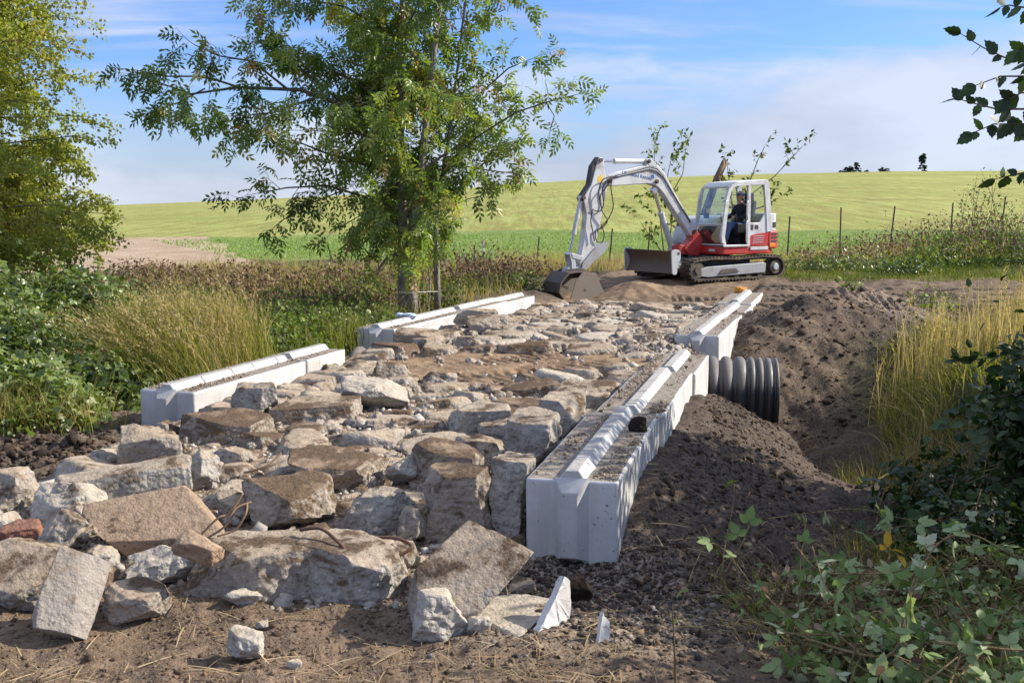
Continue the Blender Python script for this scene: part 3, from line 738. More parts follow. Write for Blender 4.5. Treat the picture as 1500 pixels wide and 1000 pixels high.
# smaller pieces wedged among the foreground slabs
_q = np.random.default_rng(19)
for _i, (_u, _v, _w, _k, _l) in enumerate(((20, 845, .20, "grey", "small grey chunk wedged behind the upright slab at the left edge"), (100, 850, .17, "tan", "small tan chunk under the tilted brown slab"), (150, 838, .20, "grey", "grey lump between the upright slab and the tilted brown slab"), (262, 845, .18, "brown", "muddy lump behind the flat topped tan chunk"), (278, 812, .22, "grey", "grey lump under the right end of the tilted brown slab"), (345, 770, .24, "tan", "tan lump with dry roots behind the long front slab"), (400, 772, .24, "pale", "pale lump behind the middle of the long front slab"), (455, 762, .22, "grey", "grey lump left of the oblong grey chunk"), (600, 800, .26, "tan", "tan lump behind the right end of the long front slab"), (590, 840, .22, "grey", "grey lump closing the right end of the long front slab"), (610, 875, .16, "tan", "small tan lump beside the leaning slab"), (240, 700, .24, "brown", "muddy lump above the tilted brown slab"), (335, 690, .24, "tan", "tan lump right of the round grey stone"), (500, 705, .24, "brown", "muddy lump behind the oblong grey chunk"), (590, 715, .24, "grey", "grey lump left of the squared brown chunk"), (12, 790, .22, "grey", "grey lump above the flat tan slab at the left edge"))):
    hero((_u - 20, _v - 30, _u + 20, _v), (_w, _w * _q.uniform(.7, .95), _w * _q.uniform(.6, .9)), _k, _l, (_q.normal(0, 14), _q.normal(0, 14)), _q.uniform(0, 180), .4, .1, 500 + _i, 7, 16)

def cell_chunk(poly, cen, h, seed, mat, n=13, rough=1.0):
    """broken slab that fills one gap of the paving: its outline is the polygon, its sides are ragged"""
    if n not in _CG: _CG[n] = cube_grid(n)
    V, F = _CG[n]; V = V.copy(); rg = np.random.default_rng(seed)
    ca = rg.uniform(-.25, .25); P2 = np.array(poly) - np.array(cen)
    rho = np.maximum(np.abs(V[:, 0]), np.abs(V[:, 1])); th = np.arctan2(V[:, 1], V[:, 0])
    d = np.stack([np.cos(th), np.sin(th)], -1); Rr = np.full(len(V), 9.0)
    for a, b in zip(P2, np.roll(P2, -1, 0)):
        e = b - a; nn = np.array((e[1], -e[0])); nn = nn / max(np.linalg.norm(nn), 1e-9); k = a @ nn
        if k < 0: nn, k = -nn, -k
        den = d @ nn; Rr = np.where(den > 1e-6, np.minimum(Rr, k / np.maximum(den, 1e-6)), Rr)
    # round the outline a little, and let the lump taper towards its top
    q = 15.0; s = (rho ** q + np.abs(V[:, 2]) ** q) ** (1 / q); s = np.maximum(s, 1e-6); rho2 = rho / s; z = V[:, 2] / s
    Rr = Rr * (1 + .05 * vnoise(th * 2.2 + seed, th * 0 + 3.3, s=seed % 31))
    X = np.stack([d[:, 0] * Rr * rho2 * (1 - .06 * np.clip(z, 0, 1)), d[:, 1] * Rr * rho2 * (1 - .06 * np.clip(z, 0, 1)), z * h / 2], -1)
    for i in range(3):                                   # knocked off corners
        a = rg.uniform(0, 6.283); nv = np.array((math.cos(a), math.sin(a), rg.uniform(.15, 1.3))); nv /= np.linalg.norm(nv); D = (X @ nv); m = D - D.max() * rg.uniform(.62, .95); X -= np.clip(m, 0, None)[:, None] * nv
    mn = min(h, .30); f = 2.4 / max(mn, .10); o = seed * 1.37; flat = smooth(.55, .85, np.abs(z)); nr = nrm_(X)
    g = fbm(X[:, 0] * f + o, X[:, 1] * f, X[:, 2] * f, 4, seed % 97, .55) * mn * .11 * rough * (1 - .72 * flat) + (1 - 2 * np.abs(vnoise(X[:, 0] * f * 2 + o, X[:, 1] * f * 2, X[:, 2] * f * 2, seed % 83))) * mn * .05 * rough * (1 - .6 * flat)
    return np_mesh("concrete_chunk", X + nr * g[:, None], F, [mat])
def nrm_(a): return a / np.maximum(np.linalg.norm(a, axis=1, keepdims=True), 1e-6)

def fill_rubble():
    rg = np.random.default_rng(42)
    kinds = ["grey", "tan", "brown", "pale"]; seeds = []; AN = 1.28
    for (a, b, q) in HERO_XY: seeds.append((a / AN, b, q * .9, False))
    def inpatch(x, y): return ((x + .15) / 1.9) ** 2 + ((y - 12.95) / 1.15) ** 2
    def layer(n, r0, r1, tries, ov, s0, s1):
        c = 0
        for _ in range(tries):
            if c >= n: break
            s = rg.uniform(s0, s1); t = rg.uniform(-1.9, 1.82); x, y = st_xy(s, t); r = rg.uniform(r0, r1)
            if abs(t) > 1.96 - r * .7 or y < 6.2 or y > 22.3: continue
            m = inpatch(x, y); x = x / AN
            if m < 1 and not (m > .75 and r < .17): continue
            if t > 1.25 and 12.6 < y < 15.4: continue
            if any(math.hypot(x - a, y - b) < (q + r) * ov for a, b, q, k in seeds): continue
            seeds.append((x, y, r, True)); c += 1
    layer(44, .24, .34, 12000, .86, 4.6, 14.2); layer(34, .20, .30, 9000, .86, -2.6, 5.2)
    layer(90, .14, .21, 40000, .84, -2.6, 5.2); layer(52, .15, .22, 30000, .84, 4.6, 14.2); layer(34, .08, .13, 30000, .80, -2.6, 12)
    S = np.array([q[:3] for q in seeds])
    for i, (x, y, r, real) in enumerate(seeds):
        if not real: continue
        poly = [(x + 1.35 * r * math.cos(a), y + 1.35 * r * math.sin(a)) for a in np.linspace(0, 2 * math.pi, 9)[:-1] + rg.uniform(0, .7)]
        for j in np.argsort(np.hypot(S[:, 0] - x, S[:, 1] - y))[1:26]:
            dx, dy = S[j, 0] - x, S[j, 1] - y; D = math.hypot(dx, dy)
            if D > 2.2 * (r + S[j, 2]) or D < 1e-6: continue
            k = (D * D + r * r - S[j, 2] ** 2) / (2 * D) - .012
            nx, ny = dx / D, dy / D; out = []
            for p, q in zip(poly, poly[1:] + poly[:1]):
                a = (p[0] - x) * nx + (p[1] - y) * ny - k; b = (q[0] - x) * nx + (q[1] - y) * ny - k
                if a <= 0: out.append(p)
                if a * b < 0: w = a / (a - b); out.append((p[0] + (q[0] - p[0]) * w, p[1] + (q[1] - p[1]) * w))
            poly = out
            if len(poly) < 3: break
        out = []
        for p in poly:                                   # stay between the walls
            s_, t_ = road_st(p[0] * AN, p[1]); out.append(st_xy(s_, min(max(float(t_), -1.97), 1.86)))
        poly = out
        if len(poly) < 3: continue
        A = np.array(poly); cx, cy = A.mean(0); ext = np.hypot(A[:, 0] - cx, A[:, 1] - cy).max()
        if ext < .06: continue
        x = x * AN; near = y < 9.4; far = y > 14.5; s, t = road_st(x, y)
        p = (.30, .32, .30, .08) if near else ((.36, .42, .04, .18) if far else (.36, .34, .18, .12)); kd = kinds[rg.choice(4, p=p)]
        h = min(rg.uniform(.18, .34), ext * 1.5); up = rg.uniform(.02, .115) * (1 if not far else .75) + (.05 if rg.random() < .15 else 0)
        me = cell_chunk(poly, (cx, cy), h, 1000 + i, M_RUB[kd], 15 if y < 10 else 12)
        o = link(bpy.data.objects.new("concrete_chunk", me)); tl = R(5.5) if ext > .25 else R(12)
        o.rotation_euler = (rg.normal(0, tl), rg.normal(0, tl), 0); o.location = (cx, cy, tz(cx, cy) + up - h / 2)
        size = "large" if ext > .34 else ("middling" if ext > .22 else "small")
        look = {"grey": "grey", "tan": "dusty tan", "brown": "mud smeared brown", "pale": "pale whitish"}[kd]
        if y < 8.2: zone = "near the front edge of the crossing"
        elif y < 11.6: zone = "between the two near walls"
        elif y < 15: zone = "around the bare dirt patch"
        else: zone = "at the far end before the excavator bucket"
        edge = "left side, " if t < -.7 else ("right side, " if t > .7 else "middle, ")
        tag(o, f"{size} {look} concrete chunk, {edge}{zone}", "concrete chunk", G_RUB)
    print("chunks", len([1 for q in seeds if q[3]]))
fill_rubble()

# gravel and small crushed bits that lie between the chunks and on the walls
def pebble_field(name, pts, size, mats, label, seed, kinds=10, div=2):
    rg = np.random.default_rng(seed); V, F = cube_grid(div)
    protos = []
    for j in range(kinds):
        q = V / np.linalg.norm(V, axis=1, keepdims=True); q = q * (1 + rg.uniform(-.42, .42, (len(q), 1))); protos.append(q * rg.uniform(.5, 1.25, 3))
    n = len(pts); P = np.asarray(pts)
    out = []; which = rg.integers(0, kinds, n)
    a = rg.uniform(0, 2 * math.pi, n); ca, sa = np.cos(a), np.sin(a)
    T = np.array(protos)[which] * np.asarray(size)[:, None, None]
    X = T[:, :, 0] * ca[:, None] - T[:, :, 1] * sa[:, None]; Y = T[:, :, 0] * sa[:, None] + T[:, :, 1] * ca[:, None]
    VV = np.stack([X + P[:, None, 0], Y + P[:, None, 1], T[:, :, 2] * .8 + P[:, None, 2]], -1).reshape(-1, 3)
    FF = (F[None] + (np.arange(n) * len(V))[:, None, None]).reshape(-1, 4)
    o = np_obj(name, VV, FF, mats, tint=np.repeat(rg.random(n), len(V)))
    return tag(o, label, None, None, "stuff")
def mat_peb(name, stops):
    k = MT(name, .92, .2); c = k.ramp(k.attr("tint"), stops); n = k.noise(k.pos(), 40, 4, .7)
    k.col(k.mix(k.rng(n, .35, .7, 0, .5), c, k.mix(1.0, c, (.45, .42, .4), 'MULTIPLY'))); k.bump(n, .01, .7); return k.m
M_PEB = mat_peb("crushed_concrete", [(0, (.19, .14, .10)), (.35, (.33, .26, .19)), (.7, (.42, .37, .31)), (1, (.54, .50, .43))])
M_GRIT = mat_peb("wall_grit", [(0, (.16, .115, .075)), (.5, (.30, .225, .155)), (1, (.46, .38, .29))])
M_CLOD = mat_peb("soil_clod", [(0, (.028, .019, .013)), (.5, (.07, .046, .03)), (1, (.13, .088, .056))])
M_CLODF = mat_peb("dry_soil_crumb", [(0, (.075, .05, .033)), (.5, (.14, .095, .06)), (1, (.24, .165, .105))])
M_GRAV = mat_peb("dark_gravel", [(0, (.028, .023, .019)), (.5, (.075, .060, .047)), (.88, (.14, .115, .09)), (1, (.34, .30, .25))])
def scatter(n, fx, seed):
    rg = np.random.default_rng(seed); return fx(rg, n)
def on_ground(x, y, lift=0): return np.stack([x, y, terrain(x, y) + lift], -1)
def build_pebbles():
    rg = np.random.default_rng(5)
    n = 17000; s = rg.uniform(-2.4, 14.2, n); t = rg.uniform(-1.95, 1.95, n); x = AX_P[0] + s * AX_D[0] + t * AX_N[0]; y = AX_P[1] + s * AX_D[1] + t * AX_N[1]
    keep = (y > 6.0) & (rg.random(n) < np.where(((x + .15) / 2.0) ** 2 + ((y - 12.95) / 1.3) ** 2 < 1, .10, 1)); x, y = x[keep], y[keep]
    pebble_field("crushed_rubble", on_ground(x, y), rg.gamma(1.7, .010, len(x)) + .005, M_PEB, "fine crushed concrete bits between the chunks of the crossing", 51)
    n = 15000; x = rg.uniform(-4.5, 3.5, n); y = rg.uniform(4.4, 7.2, n) ; k = (np.abs(x) < y * .56 + .3); x, y = x[k], y[k]
    pebble_field("soil_clods", on_ground(x, y), rg.gamma(1.2, .0045, len(x)) + .003, M_CLODF, "loose soil crumbs over the bare foreground", 52)
    n = 5600; s = rg.uniform(0, 1, n) ** 1.1; y = 6.3 + 6.5 * s; xr = .75 + .272 * (y - 6.74); x = xr + rg.gamma(1.6, .55, n)
    pebble_field("bank_clods", on_ground(*(lambda x, y: (x, y))(rg.uniform(3.0, 6.6, 2200), rg.uniform(14.3, 18.5, 2200))), rg.gamma(1.0, .010, 2200) + .005, M_CLOD, "dark clods on the brown bank behind the culvert pipe", 58)
    pebble_field("mound_clods", on_ground(x, y), rg.gamma(1.0, .0065, n) + .003, M_CLOD, "dark clods on the soil mound right of the near wall", 53)
    n = 5200; x = rg.normal(.45, .55, n); y = rg.normal(6.25, .40, n); k = (y < 6.84 - .0 * x) | (x < .05) | (x > .8); x, y = x[k], y[k]
    pebble_field("gravel", on_ground(x, y), rg.gamma(1.6, .0042, len(x)) + .004, M_GRAV, "dark loose gravel round the foot of the nearest white block", 54)
    n = 2600; x = rg.uniform(-6.2, -2.9, n); y = 9.0 + rg.normal(.3, .55, n) - .1 * x * 0; k = (road_st(x, y)[1] < -2.15); x, y = x[k], y[k]
    pebble_field("mud_lumps", on_ground(x, y, .01), rg.gamma(1.2, .0095, len(x)) + .005, M_CLOD, "dark lumpy mud bank left of the near left block", 55)
    # grit on the tops of the walls
    P = []
    for (a, b, n, off) in (((.09, 6.9), (1.76, 13.07), 6500, 0), ((-3.0, 10.16), (-2.05, 13.2), 2200, -.6), ((2.21, 14.75), (4.48, 22.0), 1800, 0), ((-1.67, 15.41), (.44, 21.32), 1600, -.6)):
        a = np.array(a); b = np.array(b); L = np.linalg.norm(b - a); d = (b - a) / L; nn = np.array((d[1], -d[0]))
        w = rg.uniform(.03, .57, n); k = np.abs(w - .3) > .125; w = w[k]; q = rg.uniform(.04, L - .04, len(w))
        dens = vnoise(q * 1.3 + a[0] * 7, w * 4, s=66) + .35; k = dens > rg.uniform(0, .8, len(w)); w, q = w[k], q[k]
        P.append(np.stack([a[0] + d[0] * q + nn[0] * (w + off), a[1] + d[1] * q + nn[1] * (w + off), np.full(len(w), .006)], -1))
    P = np.concatenate(P)
    pebble_field("wall_grit", P, rg.gamma(1.3, .0036, len(P)) + .0025, M_GRIT, "grit and gravel scattered along the tops of the concrete walls", 56)
build_pebbles()
def build_small_rubble():
    rg = np.random.default_rng(15); n = 1300; s = rg.uniform(-2.3, 14.2, n) ; t = rg.uniform(-1.95, 1.9, n); x = AX_P[0] + s * AX_D[0] + t * AX_N[0]; y = AX_P[1] + s * AX_D[1] + t * AX_N[1]
    k = (y > 6.2) & ~((((x + .15) / 2.0) ** 2 + ((y - 12.95) / 1.25) ** 2 < 1.0) & (rg.random(n) < .93)); x, y = x[k], y[k]
    pebble_field('rubble_bits', on_ground(x, y, .02), rg.gamma(3.0, .009, len(x)) + .016, M_PEB2, 'fist sized broken concrete bits packed between the larger chunks', 57, 14, 4)
M_PEB2 = mat_rubble('small_rubble', (.40, .32, .24), (.40, .355, .30), .35)
build_small_rubble()

# white shards that stand in the soil
def shard(poly, loc, rot, th, label):
    m = MB(); m.prism(poly, -th / 2, th / 2)
    o = m.build("concrete_shard", M_RUB["pale2"], None)
    bm = bmesh.new(); bm.from_mesh(o.data); bmesh.ops.triangulate(bm, faces=bm.faces); [bmesh.ops.subdivide_edges(bm, edges=bm.edges, cuts=1) for _ in range(4)]
    bm.normal_update()
    for v in bm.verts:
        q = v.co * 22; v.co += v.normal * (.006 * float(fbm(q.x, q.y, q.z, 3, 5)) + .003 * float(vnoise(v.co.x * 70, v.co.y * 70, v.co.z * 70, 3)))
    bm.to_mesh(o.data); bm.free(); o.location = loc; o.rotation_euler = rot
    return tag(o, label, "shard")
M_RUB["pale2"] = mat_block("clean_concrete", (.62, .60, .57), .1)
p = at(800, 938, -.56)
shard([(-.19, -.06), (.05, -.06), (.14, .0), (.17, .09), (.19, .20), (.155, .235), (.06, .14), (-.08, .02)], (p.x + .02, p.y + .08, p.z + .05), (R(-14), R(0), R(44)), .05, "white triangular concrete shard standing in the soil before the nearest block")
p = at(882, 952, -.56)
shard([(-.06, -.07), (.035, -.07), (.06, .10), (.035, .16), (.0, .08)], (p.x, p.y + .04, p.z + .02), (R(-10), R(-6), R(30)), .03, "small white pointed shard sticking out of the soil right of the larger shard")
o = link(bpy.data.objects.new("soil_clod", rock_mesh("soil_clod", (.15, .14, .13), 77, 16, .1, 6, M_CLOD))); p = at(850, 876, -.56); o.location = (p.x, p.y + .05, p.z + .05)
tag(o, "round brown clod at the foot of the nearest white block", "clod")
o = link(bpy.data.objects.new("soil_clod", rock_mesh("soil_clod", (.13, .11, .11), 78, 16, .1, 6, M_CLOD))); o.location = (.98, 8.35, .055)
tag(o, "dark clod of earth lying beside the ridge on top of the near right wall", "clod")

def rag(name, label, cat, loc, dims, seed, c):
    me = rock_mesh(name, dims, seed, 18, .2, 8, paint(name, c, .7, .15), 2.6); o = link(bpy.data.objects.new(name, me)); o.location = loc; return tag(o, label, cat)
rag("orange_rag", "small crumpled orange rag at the far end of the far right wall", "rag", (4.56, 21.75, .07), (.24, .18, .10), 91, (.72, .30, .03))
rag("plastic_scrap", "small crumpled pale blue plastic scrap on top of the far left wall", "plastic scrap", (-1.62, 16.6, .05), (.34, .20, .09), 92, (.42, .50, .58))
# rusty reinforcing bars and dry roots
M_RUST = paint("rusty_steel", (.12, .055, .03), .85, .2)
def bar(pts, r, label, name="rusty_bar", cat="steel bar", mat=None):
    P = [Vector(p) for p in pts]; out = []
    for i in range(len(P) - 1):                         # Catmull-Rom through the points
        a, b, c, d = P[max(i - 1, 0)], P[i], P[i + 1], P[min(i + 2, len(P) - 1)]
        for q in range(8):
            t = q / 8; out.append(.5 * ((2 * b) + (c - a) * t + (2 * a - 5 * b + 4 * c - d) * t * t + (3 * b - a - 3 * c + d) * t ** 3))
    out.append(P[-1]); m = MB(); m.tube(out, r, 7); return tag(m.build(name, mat or M_RUST, None, smooth_=True), label, cat)
def px(u, v, Y): return aty(u, v, Y)
bar([px(440, 776, 6.42), px(470, 774, 6.36), px(497, 795, 6.26), px(515, 818, 6.18), px(533, 840, 6.13)], .011, "bent rusty reinforcing bar hanging over the long front slab")
bar([px(480, 795, 6.5), px(540, 788, 6.45), px(580, 788, 6.4), px(603, 800, 6.32), px(585, 813, 6.28)], .011, "rusty bar curling round the right end of the long front slab")
M_ROOT = paint("dry_root", (.26, .16, .085), .9, .15)
for i, pts in enumerate(([(300, 790, 6.4), (330, 770, 6.4), (345, 745, 6.45), (368, 735, 6.5)], [(318, 785, 6.35), (345, 775, 6.38), (360, 752, 6.4), (362, 738, 6.45)], [(295, 782, 6.4), (320, 758, 6.42), (336, 752, 6.45), (356, 722, 6.5)])):
    bar([px(*q) for q in pts], .007, ("thin dry root bent over the top of the tan brick", "thicker dry root curving down behind the tan brick", "upper dry root between the tilted slab and the mud caked boulder")[i], "dry_root", "root", M_ROOT)
bar([px(358, 692, 7.6), px(380, 686, 7.6), px(398, 676, 7.65), px(412, 663, 7.7)], .008, "pale bent stick lying on the rubble in mid left", "dry_stick", "stick", M_ROOT)
# ------------------------------------------------------------------ excavator (x forward, y to its left, z up)
P_WHITE = paint("machine_white", (.66, .66, .645), .40, .34)
P_GREYW = paint("grey_and_shaded_white", (.50, .51, .51), .42, .25)  # true grey parts; on the right hood it stands for shaded white
P_RED = paint("machine_red", (.52, .035, .03), .40, .26, (.17, .085, .055))
P_STEEL = paint("worn_steel", (.085, .072, .06), .6, .5, (.17, .12, .08), .5, .3)
P_CHROME = paint("cylinder_rod", (.62, .62, .62), .18, .05, metal=1.0)
P_BLACK = paint("black_trim", (.018, .018, .019), .5, .2)
P_RUBBER = paint("track_rubber", (.045, .038, .032), .8, .65, (.19, .135, .085))
P_SEAT = paint("black_seat", (.02, .02, .022), .75, .1)
P_ORANGE = paint("orange_lens", (.8, .26, .02), .25, .05)
P_YELL = paint("yellow_sticker", (.85, .55, .05), .5, .05)
P_BLUEL = paint("blue_lettering", (.03, .10, .33), .5, 0)
P_SILVER = paint("silver_track_frame", (.36, .37, .375), .4, .35, (.19, .14, .09))
def mat_glass():
    k = MT("cab_glass", .03, .5)
    g = k.n("BsdfGlossy"); g.inputs["Roughness"].default_value = .02; t = k.n("BsdfTransparent"); t.inputs[0].default_value = (.93, .965, .95, 1)
    f = k.n("LayerWeight"); f.inputs[0].default_value = .12; ms = k.n("MixShader")
    k.L(f.outputs[1], ms.inputs[0]); k.L(t.outputs[0], ms.inputs[1]); k.L(g.outputs[0], ms.inputs[2]); k.L(ms.outputs[0], k.out.inputs[0]); return k.m
P_GLASS = mat_glass()

def text_mesh(txt, size, name, mat, parent, loc, rot, ext=.0015):
    c = bpy.data.curves.new(name, 'FONT'); c.body = txt; c.size = size; c.extrude = ext; c.align_x = 'CENTER'; c.align_y = 'CENTER'
    t = bpy.data.objects.new(name, c); COL.objects.link(t)
    bpy.context.view_layer.update()
    me = bpy.data.meshes.new_from_object(t.evaluated_get(bpy.context.evaluated_depsgraph_get()))
    bpy.data.objects.remove(t); me.materials.clear(); me.materials.append(mat)
    o = link(bpy.data.objects.new(name, me), parent); o.location = loc; o.rotation_euler = rot; return o

def round_poly(pts, r, n=4):
    out = []; N = len(pts)
    for i in range(N):
        p = Vector(pts[i]); a = Vector(pts[i - 1]); b = Vector(pts[(i + 1) % N])
        d1 = (a - p); d2 = (b - p); q = min(r, d1.length * .45, d2.length * .45)
        s = p + d1.normalized() * q; e = p + d2.normalized() * q
        for k in range(n + 1):
            t = k / n; out.append(tuple((1 - t) ** 2 * s + 2 * t * (1 - t) * p + t * t * e))
    return out

def build_excavator():
    EX = empty("excavator", (4.81, 26.74, -.015), (0, 0, R(210)), "white and red crawler excavator reaching its bucket down at the end of the crossing", "excavator")
    # ---- crawler tracks
    def track(y0, y1):
        yc = (y0 + y1) / 2; sgn = 1 if yc > 0 else -1
        path = []; rf, rr = .235, .255; xf, xr_ = 1.22, -1.20; zf, zr_ = rf + .03, rr + .03
        for k in range(15): a = R(-90) + R(180) * k / 14; path.append((xf + rf * math.cos(a), zf + rf * math.sin(a)))
        for q in (.8, .4, .0, -.4, -.8): path.append((q, .525 + .02 * (q - .8) / -1.6 - .012 * math.sin((q + .4) * 4)))
        for k in range(15): a = R(90) + R(180) * k / 14; path.append((xr_ + rr * math.cos(a), zr_ + rr * math.sin(a)))
        path += [(q, .03) for q in (-.9, -.6, -.3, 0, .3, .6, .9)]
        m = MB(); n = len(path); inn = []
        for i in range(n):
            a = Vector(path[i - 1]); b = Vector(path[(i + 1) % n]); d = (b - a).normalized(); nn = Vector((-d.y, d.x)); inn.append(Vector(path[i]) + nn * .035)
        vs = []
        for (x, z), q in zip(path, inn): vs += [(x, y0, z), (x, y1, z), (q.x, y1, q.y), (q.x, y0, q.y)]
        m.add(vs, [tuple(((i * 4 + k), (i * 4 + (k + 1) % 4), (((i + 1) % n) * 4 + (k + 1) % 4), (((i + 1) % n) * 4 + k))) for i in range(n) for k in range(4)])
        # lugs round the belt
        P = [Vector(p) for p in path] + [Vector(path[0])]; L = 0; nxt = 0
        for a, b in zip(P[:-1], P[1:]):
            l = (b - a).length
            while nxt < L + l:
                t = (nxt - L) / l; c = a.lerp(b, t); d = (b - a).normalized(); o = Vector((d.y, -d.x))
                ang = math.atan2(d.y, d.x); M = Matrix.Rotation(-ang, 3, 'Y')
                for (yy, w) in ((y0 + (y1 - y0) * .27, (y1 - y0) * .5), (y0 + (y1 - y0) * .75, (y1 - y0) * .48)):
                    cc = c + o * .012 + d * (.02 if yy < yc else -.02); m.box((cc.x, yy, cc.y), (.05, w, .035), M)
                ci = c - o * .06; m.box((ci.x, yc, ci.y), (.035, .10, .05), M)
                nxt += .105
            L += l
        tr = m.build("crawler_track", P_RUBBER, EX)
        ys = y1 if sgn > 0 else y0; yi = ys - sgn * .05
        w = MB(); w.cyl((xf, y0 + .04, zf), (xf, y1 - .03, zf), rf - .045, 24); w.cyl((xf, y1 - .03 if sgn > 0 else y0 + .03, zf), (xf, ys - sgn * .0, zf), .09, 16); w.build("idler_wheel", P_STEEL, tr, smooth_=False)
        w = MB()
        teeth = []
        for k in range(44):
            a = 2 * math.pi * k / 44; r = (rr - .03) if k % 2 else (rr - .055); teeth.append((xr_ + r * math.cos(a), zr_ + r * math.sin(a)))
        w.prism(teeth, yc - .03, yc + .03); w.cyl((xr_, y0 + .06, zr_), (xr_, y1 - .04, zr_), .165, 24)
        w.build("drive_sprocket", P_STEEL, tr)
        w = MB(); w.cyl((xr_, ys - sgn * .05, zr_), (xr_, ys - sgn * .012, zr_), .095, 24, .075); w.build("hub_cap", P_GREYW, tr, bevel=.008)
        for q in (-.72, -.36, 0, .36, .72):
            w = MB(); w.cyl((q, y0 + .06, .135), (q, y1 - .06, .135), .085, 16); w.build("track_roller", P_STEEL, tr)
        f = MB(); f.prism([(1.13, .30), (1.12, .115), (.9, .095), (-.86, .155), (-.88, .37), (-.82, .40), (.9, .335)], y0 + .07, ys - .025 if sgn > 0 else y1 - .07) if sgn > 0 else f.prism([(1.13, .30), (1.12, .115), (.9, .095), (-.86, .155), (-.88, .37), (-.82, .40), (.9, .335)], ys + .025, y1 - .07)
        fr = f.build("track_frame", P_SILVER, tr, bevel=.015)
        s = MB(); s.prism([(.60, .17), (-.02, .20), (.10, .285), (.50, .265)], ys - sgn * .022 if sgn > 0 else ys + .0, ys + .0 if sgn > 0 else ys + .022)
        s.build("frame_slot", P_STEEL, tr)
    track(.70, 1.09); track(-1.09, -.70)
    c = MB(); c.box((0, 0, .36), (1.3, 1.5, .24)); c.prism([(1.25, .22), (.5, .22), (.5, .5), (.9, .46)], -.45, .45); c.cyl((0, 0, .44), (0, 0, .60), .50, 32)
    c.build("undercarriage", P_BLACK, EX, bevel=.02)
    # ---- dozer blade
    b = MB(); prof = []
    for k in range(9):
        t = k / 8; z = .20 + .52 * t; x = 1.90 - .12 * math.sin(math.pi * t) + .05 * t; prof.append((x, z))
    back = [(x - .045, z) for x, z in prof][::-1]
    b.prism(prof + back, -.78, 1.00); bl = b.build("dozer_blade", paint("rusty_blade", (.135, .085, .055), .65, .5, (.20, .14, .095), .4, .1), EX)
    for y in (1.0, -.815):
        e = MB(); e.prism(round_poly([(1.97, .735), (1.93, .18), (1.80, .18), (1.78, .42), (1.70, .52), (1.70, .70), (1.80, .76)], .06), y, y + .035); e.build("end_plate", P_GREYW, bl, bevel=.006)
        h = MB(); h.cyl((1.765, y - .004, .66), (1.765, y + .039, .66), .035, 14); h.build("lifting_eye", P_BLACK, bl)
    a = MB()
    for y in (.42, -.30): a.prism([(1.73, .28), (1.73, .46), (.7, .42), (.7, .28)], y - .06, y + .06)
    a.build("blade_arm", P_GREYW, EX, bevel=.012)
    # ---- upper frame and bodywork
    plan = [(.44, .98), (.44, .08), (.40, -.62), (-.2, -.98), (-1.0, -.98), (-1.36, -.55), (-1.46, 0.0), (-1.40, .55), (-1.22, .90), (-1.0, 1.0)]
    u = MB(); u.prism(round_poly(plan, .10), .60, .79, 'z'); u.build("lower_skirt", P_RED, EX, bevel=.025)
    sp = MB(); sp.box((.418, .62, .695), (.06, .22, .055)); sp.build("data_plate", P_WHITE, EX, bevel=.004)
    bar_ = MB(); bar_.box((-.70, .985, .735), (.56, .05, .075)); wb = bar_.build("decal_strip", P_WHITE, EX, bevel=.004)
    # counterweight: red lower half, white upper half, wrapped round the tail
    cwp = [(-.98, 1.005), (-1.02, .3), (-1.02, -.98), (-1.34, -.85), (-1.52, -.4), (-1.56, .0), (-1.53, .50), (-1.42, .86), (-1.25, .995)]
    r = MB(); r.prism(round_poly(cwp, .06), .72, 1.135, 'z'); cwr = r.build("counterweight", P_RED, EX, bevel=.03)
    w = MB(); w.prism(round_poly([(-.97, 1.0), (-1.0, .3), (-1.0, -.95), (-1.30, -.82), (-1.46, -.4), (-1.50, .0), (-1.47, .48), (-1.37, .83), (-1.22, .975)], .06), 1.137, 1.56, 'z')
    ew = w.build("engine_cover", P_WHITE, EX, bevel=.07, seg=3)
    # grilles follow the tail
    for z, hgt in ((.90, .04), (.985, .045), (1.065, .045)):
        g = MB(); g.prism([(-1.075, 1.003), (-1.245, 1.001), (-1.426, .866), (-1.536, .51), (-1.50, .50), (-1.40, .83), (-1.24, .965), (-1.075, .97)], z - hgt / 2, z + hgt / 2, 'z'); g.build("grille_slot", P_BLACK, cwr)
    g = MB(); g.prism(round_poly([(-1.10, 1.235), (-1.32, 1.225), (-1.33, 1.29), (-1.27, 1.35), (-1.10, 1.35)], .02), .70, .0, 'y') if False else g.prism([(-1.12, .99), (-1.225, .983), (-1.376, .836), (-1.44, .62), (-1.40, .60), (-1.34, .80), (-1.2, .94), (-1.12, .95)], 1.225, 1.35, 'z'); g.build("side_grille", P_BLACK, ew)
    l = MB(); l.prism([(-1.03, 1.010), (-1.21, 1.010), (-1.2, .97), (-1.03, .97)], .755, .845, 'z'); l.build("orange_reflector", P_ORANGE, cwr, bevel=.006)
    # red side door with louvres under the rear window
    d = MB(); d.prism(round_poly([(-.36, .79), (-.97, .79), (-.985, 1.125), (-.60, 1.09), (-.375, 1.04)], .03), .93, 1.003); sd = d.build("side_door", P_RED, EX, bevel=.012)
    for i in range(4):
        z = .875 + .05 * i; q = MB(); q.box((-.64 - .012 * i, 1.006, z), (.34, .012, .014), Matrix.Rotation(R(2), 3, 'Y')); q.build("louvre", P_GREYW, sd)
    # hood on the right-hand side, tanks
    h = MB(); h.prism(round_poly([(.40, .79), (.40, 1.02), (.22, 1.42), (-.1, 1.50), (-1.0, 1.50), (-1.0, .79)], .10), -.96, -.02); h.build("right_hood", P_GREYW, EX, bevel=.05, seg=3)  # white cover whose shade is put into the grey paint
    ex = MB(); ex.cyl((-1.05, -.35, 1.5), (-1.05, -.35, 1.78), .045, 14); ex.build("exhaust_pipe", P_BLACK, EX)
